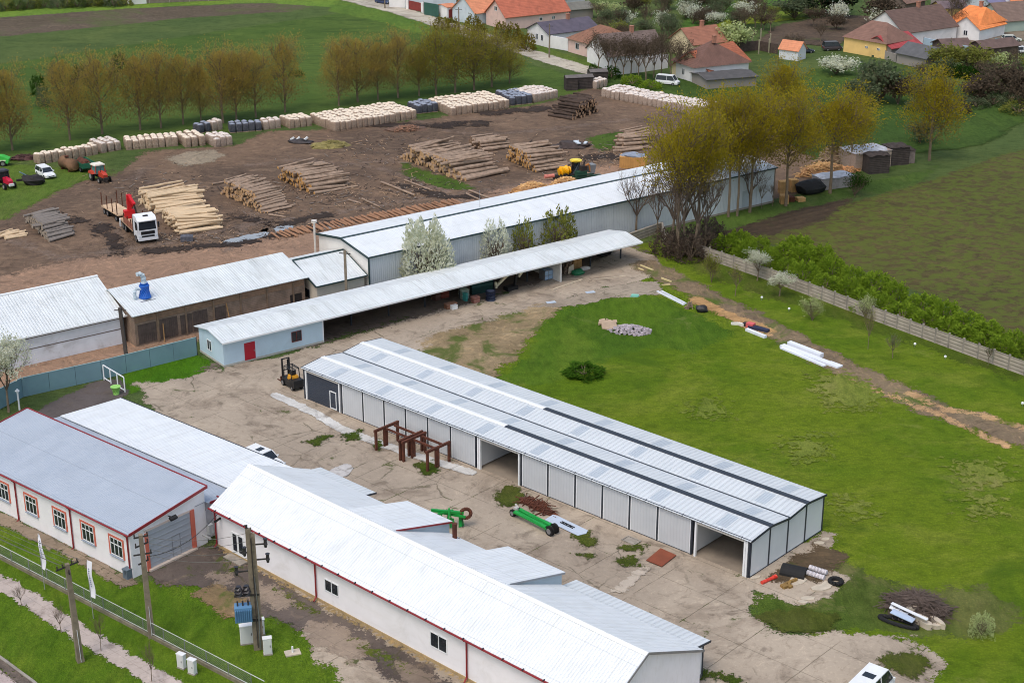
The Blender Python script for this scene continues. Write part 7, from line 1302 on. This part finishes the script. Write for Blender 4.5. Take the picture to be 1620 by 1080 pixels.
house('village_house', 'long brown roofed house with white walls behind the bare street trees', (962, 112), (1050, 104), 10, 3.2, 3.6, VW, tiles('grey brown', (110, 94, 88)), wins=((.2, 1.0, 1.1, 1.2), (.5, 1.0, 1.1, 1.2)), chim=(220, 210, 206))
house('village_house', 'dark red roofed house with a white gable behind the red orange roof', (892, 16), (925, 12), 7, 3., 2.8, VW, tiles('deep red', (146, 50, 54)))
house('outbuilding', 'low grey roofed outbuilding behind the white house', (902, 32), (938, 29), 6, 2.6, 1.2, VG, tiles('moss grey', (118, 116, 108)), cat='shed')
house('village_house', 'white farmhouse with a long dark brown tile roof beside the white van', (1064, 120), (1098, 132), 13, 3.2, 4.2, VW, tiles('worn brown', (112, 82, 72)), wins=((.5, 1.0, .9, 1.2),), hip=4., over=.6, chim=(130, 90, 76))
house('outbuilding', 'barn with broken orange tiles joined to the white farmhouse', (1120, 130), (1184, 112), 9, 2.4, 3.2, wallm('cream', (222, 204, 166)), tiles('broken orange', (168, 98, 70)), cat='barn')
house('village_house', 'brown tiled house with a cream gable behind the white farmhouse', (1096, 92), (1148, 86), 9, 3.0, 2.8, wallm('cream', (222, 204, 166)), tiles('rust brown', (150, 100, 80)), chim=(120, 90, 78))
house('outbuilding', 'low dark flat roofed lean-to before the broken tiled barn', (1118, 142), (1196, 136), 7, 2.0, .5, VG, mat('dark felt roof', (84, 82, 82), .9, .2, .6, dirt=(60, 58, 58)), cat='shed')
house('garden_hut', 'tiny blue and white hut with an orange tile roof', (1232, 93), (1262, 97), 3.6, 2.3, 1.6, wallm('hut white', (214, 216, 220)), ORAN, cat='hut', over=.25)
o = solo('hut_front', MB().bx(-.05, .05, 0, 2.4, .3, 2.2), mat('hut blue', (48, 110, 196), .7, .06), None, None) if False else None
house('village_house', 'yellow walled house with a brown hipped roof', (1334, 82), (1400, 94), 9.5, 3.3, 3.6, VY, tiles('plain brown', (128, 96, 84)), wins=((.55, 1.7, .7, .4), (.83, 1.7, .7, .4)), hip=3.6)
house('outbuilding', 'dark red sheet roofed wing joined to the yellow house', (1409, 95), (1454, 87), 8, 2.6, 2.0, VG, REDM, cat='building')
house('outbuilding', 'dark grey roofed stone shed before the red sheet roofed wing', (1418, 100), (1464, 110), 7, 2.4, 1.8, VG, mat('slate roof', (92, 92, 94), .8, .2, .6, dirt=(66, 64, 66)), cat='shed')
house('village_house', 'white gabled house with a dark brown roof right of the red sheet roof', (1428, 74), (1512, 62), 12, 3.2, 4., VW, DBRO, chim=(226, 214, 206))
house('village_house', 'white house with a bright orange hipped roof', (1496, 56), (1546, 64), 11, 3.3, 3.4, VW, tiles('bright orange', (228, 136, 76)), wins=((.6, 1.1, 1.2, 1.2),), hip=2.0, chim=(80, 60, 54))
house('outbuilding', 'open white porch wing of the orange roofed house', (1548, 66), (1588, 56), 7, 2.9, 2.4, VW, tiles('bright orange', (228, 136, 76)), gw=((.5, 1., 1., 1.1),), cat='building')
house('outbuilding', 'brown weathered barn at the top of the village', (1432, 28), (1462, 22), 8, 3.6, 2.4, mat('weathered barn boards', (112, 98, 88), .9, .2), tiles('old brown', (126, 98, 86)), cat='barn')
house('outbuilding', 'small yellow walled shed with a purple brown roof', (1488, 31), (1528, 30), 6, 2.8, 1.2, VY, tiles('purple brown', (116, 100, 104)), cat='shed'); house('outbuilding', 'long dark roofed barn at the top edge of the village', (1512, 16), (1600, 6), 9, 3.2, 3.0, VG, DBRO, cat='barn')
house('village_house', 'house with a violet grey sheet roof behind the orange hipped roof', (1572, 30), (1612, 22), 9, 3., 2.6, VB, mat('violet sheet roof', (122, 118, 150), .6, .1, .5)); house('village_house', 'brown roofed house cut by the right edge of the picture', (1585, 52), (1660, 46), 10, 2.8, 3.4, wallm('green grey', (170, 186, 176)), tiles('dusty brown', (120, 100, 90)))
house('village_house', 'orange roofed house at the top right corner of the picture', (1604, 28), (1680, 20), 10, 3., 3.2, VW, tiles('corner orange', (214, 130, 88))); house('outbuilding', 'white shed with grey plank roof among blossoming trees', (1404, 24), (1432, 20), 5, 2.6, .8, VW, tiles('pale grey', (180, 180, 178)), cat='shed')
for a, b, W, lb in (((1494, 92), (1536, 90), 6, 'brown shack with a broken roof below the orange roofed house'), ((1555, 94), (1610, 88), 5, 'low dark shack at the yard wall by the right edge')): house('shack', lb, a, b, W, 2.4, 1.2, mat('shack boards', (98, 82, 74), .95, .3, .8), tiles('shack roof', (104, 84, 78)), cat='shack')
# big white building, gate, kiosk at the top
t = house('white_building', 'large white building cut by the top edge of the picture', (645, 10), (722, 6), 14, 5.0, 2.0, wallm('bluish white', (220, 226, 236)), mat('pale sheet roof', (220, 226, 236), .5, .05, .4), cat='building')
t = thing('yard_gate', 'red brown sheet gate between white pillars before the large white building', 'gate', G(646, 15), math.atan2((G(668, 20) - G(646, 15)).y, (G(668, 20) - G(646, 15)).x)); L_ = (G(668, 20) - G(646, 15)).length
part('leaf', MB().bx(.3, L_ - .1, -.05, .05, .1, 2.3), t, mat('red brown sheet', (134, 50, 46), .6, .12, .8, stripe=(0, .25, .02))); part('pillar', MB().bx(-.6, .25, -.3, .3, 0, 2.9), t, VW); part('pillar', MB().bx(L_ - .1, L_ + .8, -.3, .3, 0, 2.6), t, VW)
def fence_line(name, label, pts, h, m, th=.1, postm=None, cat='fence'):
    f = thing(name, label, cat, (0, 0, 0)); P_ = [G(*p) for p in pts]; b = MB()
    for i in range(len(P_) - 1): b.bar(P_[i] + Vector((0, 0, h / 2)), P_[i + 1] + Vector((0, 0, h / 2)), th, h - .05)
    part('panel', b, f, m)
    for i in range(len(P_) - 1):
        n_ = max(1, int((P_[i + 1] - P_[i]).length / 4))
        for k in range(n_): p = P_[i].lerp(P_[i + 1], k / n_); part('post', MB().bar(p, p + Vector((0, 0, h + .15)), .2), f, postm or VG)
    return f
fence_line('sheet_fence', 'teal green sheet fence right of the red brown gate', [(671, 24), (694, 28)], 3.2, mat('teal green sheet', (46, 88, 78), .7, .12)); fence_line('garden_wall', 'white garden wall left of the red brown gate', [(616, 12), (642, 13)], 2.6, VW, .3, None, 'wall')
fence_line('garden_wall', 'white street wall between the white house and the pink house', [(871, 76), (899, 81)], 2.8, VW, .25, None, 'wall'); fence_line('garden_wall', 'long white wall behind the bare street trees', [(968, 120), (1006, 116), (1056, 108)], 3.0, VW, .25, None, 'wall'); fence_line('garden_wall', 'pale blue wall along the yard of the dark brown roofed house', [(1460, 78), (1530, 92)], 2.6, wallm('wall blue', (168, 190, 206)), .25, None, 'wall')
fence_line('plank_fence', 'dark plank fence with tall posts behind the brown farmhouse', [(1150, 84), (1200, 80), (1230, 86)], 2.2, mat('dark planks', (86, 72, 66), .95, .3), .08); fence_line('plank_fence', 'grey plank fence at the top left corner beyond the tilled strip', [(205, 7), (300, 3), (360, 1)], 2.4, mat('grey planks', (124, 116, 104), .95, .2), .08); fence_line('garden_wall', 'grey block wall right of the yellow house', [(1400, 94), (1418, 99)], 1.8, VG, .25, None, 'wall')
house('outbuilding', 'small white shed door in the grey plank fence', (207, 8), (232, 6), 3, 2.6, .5, VW, tiles('pale grey', (180, 180, 178)), cat='shed'); t = house('kiosk', 'small white kiosk with a red door and orange roof edge by the road', (708, 30), (724, 28), 5, 2.8, .4, VW, ORAN, cat='kiosk', over=.2); part('door', MB().bx(.4, 2.0, -.05, 0, .1, 2.2), t, mat('red brown sheet', (134, 50, 46)))
car('white van parked on the grass before the white farmhouse', G(1056, 134), R(-25), L=4.8, W=1.9, H=1.95, kind='van', cat='van'); car('dark blue car on the road at the top edge', G(606, 6), R(-38), (44, 56, 92), L=4.5); car('dark car behind the tiny orange roofed hut', G(1272, 84), R(10), (44, 48, 58)); car('dark van near the grey fence left of the yellow house', G(1316, 80), R(10), (70, 62, 66), kind='van', H=2.0, cat='van'); car('white car in the village yard at the right edge', G(1616, 84), R(15)); car('pale car parked before the brown roofed house at the right edge', G(1600, 66), R(5), (206, 210, 200))
solo('blue_pool', MB().cyl((0, 0, 0), 1.6, .5, 16).cyl((0, 0, .5), 1.45, .02, 16), mat('turquoise cover', (84, 190, 212), .5, .05), 'small turquoise round pool beside the porch wing', 'pool', G(1584, 66), 0)
for u, v, tp, lb in ((869, 92, 38, 'grey street pole before the white house'), (726, 48, 12, 'street pole beside the kiosk'), (1041, 106, 58, 'dark street pole among the bare street trees'), (609, 14, -22, 'white lamp post at the road by the dark blue car'), (1501, 101, 60, 'utility pole in front of the shack')):
    b = G(u, v); h = min(11, ZAT(tp, b)); t = thing('street_pole', lb, 'pole', b); part('shaft', MB().tube([(0, 0, 0), (0, 0, h)], [.2, .12], 8), t, OLDC); part('cross_arm', MB().bar((-.8, 0, h - .5), (.8, 0, h - .5), .1), t, DI)
for k, (u, v) in enumerate(((1190, 70), (1203, 68), (1218, 76), (1200, 86), (1216, 84))): b = G(u, v); solo('fence_pole', MB().bar((0, 0, 0), (0, 0, 3.2), .25).bar((-.2, 0, 2.9), (.2, 0, 2.9), .1), mat('pale pole', (150, 142, 120), .9, .1), 'tall pale pole standing in the garden by the plank fence', 'pole', b, 0, 'pale poles in the garden')
# village vegetation
bare_row = [(962, 118), (974, 122), (986, 126), (998, 122), (1010, 126), (1022, 130), (1034, 124), (946, 112), (1060, 128), (1078, 124), (1046, 120)]
for k, (u, v) in enumerate(bare_row): place_tree('bare_tree', 'bare brownish street tree before the white wall of the village', 'tree', leafy(k % 4, 'tree', BRN, 900, .3, .5, 'brscrub'), C3, u, v, v - 62 - (k * 7) % 12, 42, 10, 4.4, 'bare street trees of the village')
scr = [(700, 48, 'o', 30, 20), (716, 52, 'o', 24, 22), (748, 56, 'o', 30, 30), (760, 60, 'o', 22, 22), (792, 66, 'o', 26, 30), (812, 70, 'o', 30, 30), (832, 80, 'o', 34, 26), (820, 76, 'o', 24, 18), (968, 124, 'd', 30, 18), (938, 116, 'd', 16, 14), (1000, 134, 'g', 40, 14), (1030, 140, 'g', 36, 12)]
for k, (u, v, ty, w_, h_) in enumerate(scr):
    b = G(u, v); p_ = PXM(b); bush({'o': 'olive yellow bush along the village road', 'd': 'dark green bush at the corner of the village green', 'g': 'green bush behind the slanting bag row'}[ty], u, v, w_ / p_, h_ / p_ / math.cos(R(12)), {'o': leafmat('olive road bush', (150, 134, 50), (118, 108, 42), (92, 88, 40), .5), 'd': DGRN, 'g': GRN}[ty], k % 4, 'v' + ty, {'o': 'olive bushes along the road', 'd': 'dark bushes at the green', 'g': 'green bushes behind the bags'}[ty], n=900)
def vtree(u, v, w_, h_, mm, k, lb, gp, key, base='tree', n=1100): place_tree('garden_tree', lb, 'tree', leafy(k % 4, base, mm, n, .5, .62, key), C3, u, v, v - h_, w_, 10, 4.4, gp)
r3 = random.Random(12)
for k in range(44):      # scrub and gardens behind the first houses
    u, v = r3.uniform(950, 1330), r3.uniform(8, 70)
    if 1080 < u < 1240 and 60 < v < 100: v -= 30
    ty = r3.choice('gggbbwo'); mm = {'g': GRY, 'b': BRN, 'w': BLOS, 'o': OLV}[ty]
    vtree(u, v, r3.uniform(24, 44), r3.uniform(24, 40), mm, k, {'g': 'grey green budding garden tree behind the village houses', 'b': 'bare brown garden tree behind the village houses', 'w': 'white blossoming garden tree behind the village houses', 'o': 'olive green garden tree behind the village houses'}[ty], {'g': 'grey green garden trees', 'b': 'bare garden trees', 'w': 'blossoming garden trees', 'o': 'olive garden trees'}[ty], 'vt' + ty, 'shrub' if k % 2 else 'tree')
for u, v, w_, h_, mm, k, lb in ((1322, 118, 62, 30, BLOS, 0, 'wide white blossoming bush on the village green'), (1160, 82, 60, 46, CREAM, 1, 'pale blossoming tree by the dark plank fence'), (962, 30, 44, 26, CREAM, 2, 'creamy blossoming tree behind the purple grey roof'), (988, 48, 30, 30, BLOS, 3, 'white blossoming tree beside the bare street trees'), (1308, 26, 90, 46, leafmat('blackish evergreen leaves', (34, 52, 26), (24, 40, 20), (18, 30, 16), .5), 0, 'very dark round evergreen at the top edge'), (1258, 30, 70, 34, GRY, 1, 'grey green tree left of the dark evergreen'), (1395, 40, 60, 46, BRN, 2, 'bare brown tree before the brown barn'), (1400, 44, 46, 30, BLOS, 3, 'white blossoming bush below the brown barn'), (1430, 60, 40, 36, OLV, 0, 'olive garden tree behind the yellow house'),
                                (1392, 160, 80, 64, GRY, 1, 'large grey green bush in the middle of the village green'), (1362, 168, 60, 40, GRY, 2, 'smaller grey green bush left of the large one on the green'), (1420, 166, 50, 46, BRN, 3, 'brown scrub right of the large grey green bush'), (1440, 150, 44, 34, GRY, 0, 'pale grey bush behind the lone olive poplar'), (1500, 112, 60, 40, OLV, 1, 'wide olive bush below the pale blue wall'), (1545, 116, 54, 42, OLV, 2, 'olive bush right of the wide one below the pale blue wall'), (1582, 118, 40, 34, CREAM, 3, 'cream blossoming tree at the right of the village green'),
                                (1590, 150, 90, 50, BRN, 0, 'large brown scrub at the right edge above the field'), (1548, 158, 70, 38, BRN, 1, 'brown scrub left of the large one above the field'), (1618, 176, 60, 60, BRN, 2, 'brown scrub at the very right edge above the field'), (1456, 226, 50, 34, GRY, 3, 'pale scrub around the foot of the lone olive poplar')):
    place_tree('garden_tree', lb, 'tree', leafy(k, 'shrub', mm, 1500, .6, .55, 'vs' + mm.name), C3, u, v, v - h_, w_, 10, 4.4)
for k, (u, v) in enumerate(((1508, 120), (1524, 123), (1540, 126), (1556, 126))): bush('dark clipped evergreen bush in the short hedge on the green', u, v, 4.2, 2.4, DGRN, k, 'vdh', 'short dark hedge on the green', n=900)
for k, (u, v) in enumerate(((1500, 168), (1520, 164), (1545, 170), (1572, 166), (1600, 160), (1490, 176))): bush('pale straggly bush at the upper edge of the ploughed field', u, v, 5, 1.8, GRY, k % 4, 'vedge', 'straggly bushes at the field edge', n=700)
for k in range(14):
    u = -8 + k * 16 + r3.uniform(-4, 4); v = 17 - u * .045 + r3.uniform(-2, 2); b = G(u, v); p_ = PXM(b); bush('green bush in the scrub beyond the tilled strip', u, v, r3.uniform(22, 34) / p_, r3.uniform(12, 20) / p_ * 1.05, [GRY, OLV, leafmat('scrub green', (104, 122, 62), (82, 100, 50), (64, 76, 42), .5)][k % 3], k % 4, 'tl%d' % (k % 3), 'scrub beyond the tilled strip', n=800)
for k, (u, v) in enumerate(((62, 150), (90, 128), (128, 132), (70, 168), (190, 116), (440, 122), (468, 120))): b = G(u, v); p_ = PXM(b); bush('dark meadow bush behind the orange poplar row', u, v, 26 / p_, 30 / p_ if k < 5 else 8 / p_, [DGRN, GRY][k % 2], k % 4, 'md%d' % (k % 2), 'meadow bushes behind the poplars', n=800)

for k in range(34):      # tall bare trees and scrub among the houses
    u, v = [(r3.uniform(930, 1060), r3.uniform(30, 92)), (r3.uniform(1130, 1335), r3.uniform(30, 84)), (r3.uniform(1340, 1620), r3.uniform(6, 60)), (r3.uniform(1420, 1620), r3.uniform(96, 180))][k % 4]
    place_tree('bare_tree', 'bare brown tree standing among the village gardens and houses', 'tree', leafy(k % 4, 'tree', BRN, 700, .3, .5, 'brv'), C3, u, v, v - r3.uniform(26, 48), r3.uniform(24, 40), 10, 4.4, 'bare trees among the village houses')
for k in range(16):
    u, v = r3.uniform(1440, 1620), r3.uniform(100, 190); b = G(u, v); bush('brown and olive brush on the rough ground above the field', u, v, r3.uniform(4, 8), r3.uniform(1.5, 3.5), [BRN, OLV, GRY][k % 3], k % 4, 'rb%d' % (k % 3), 'brush on the rough ground', n=700)
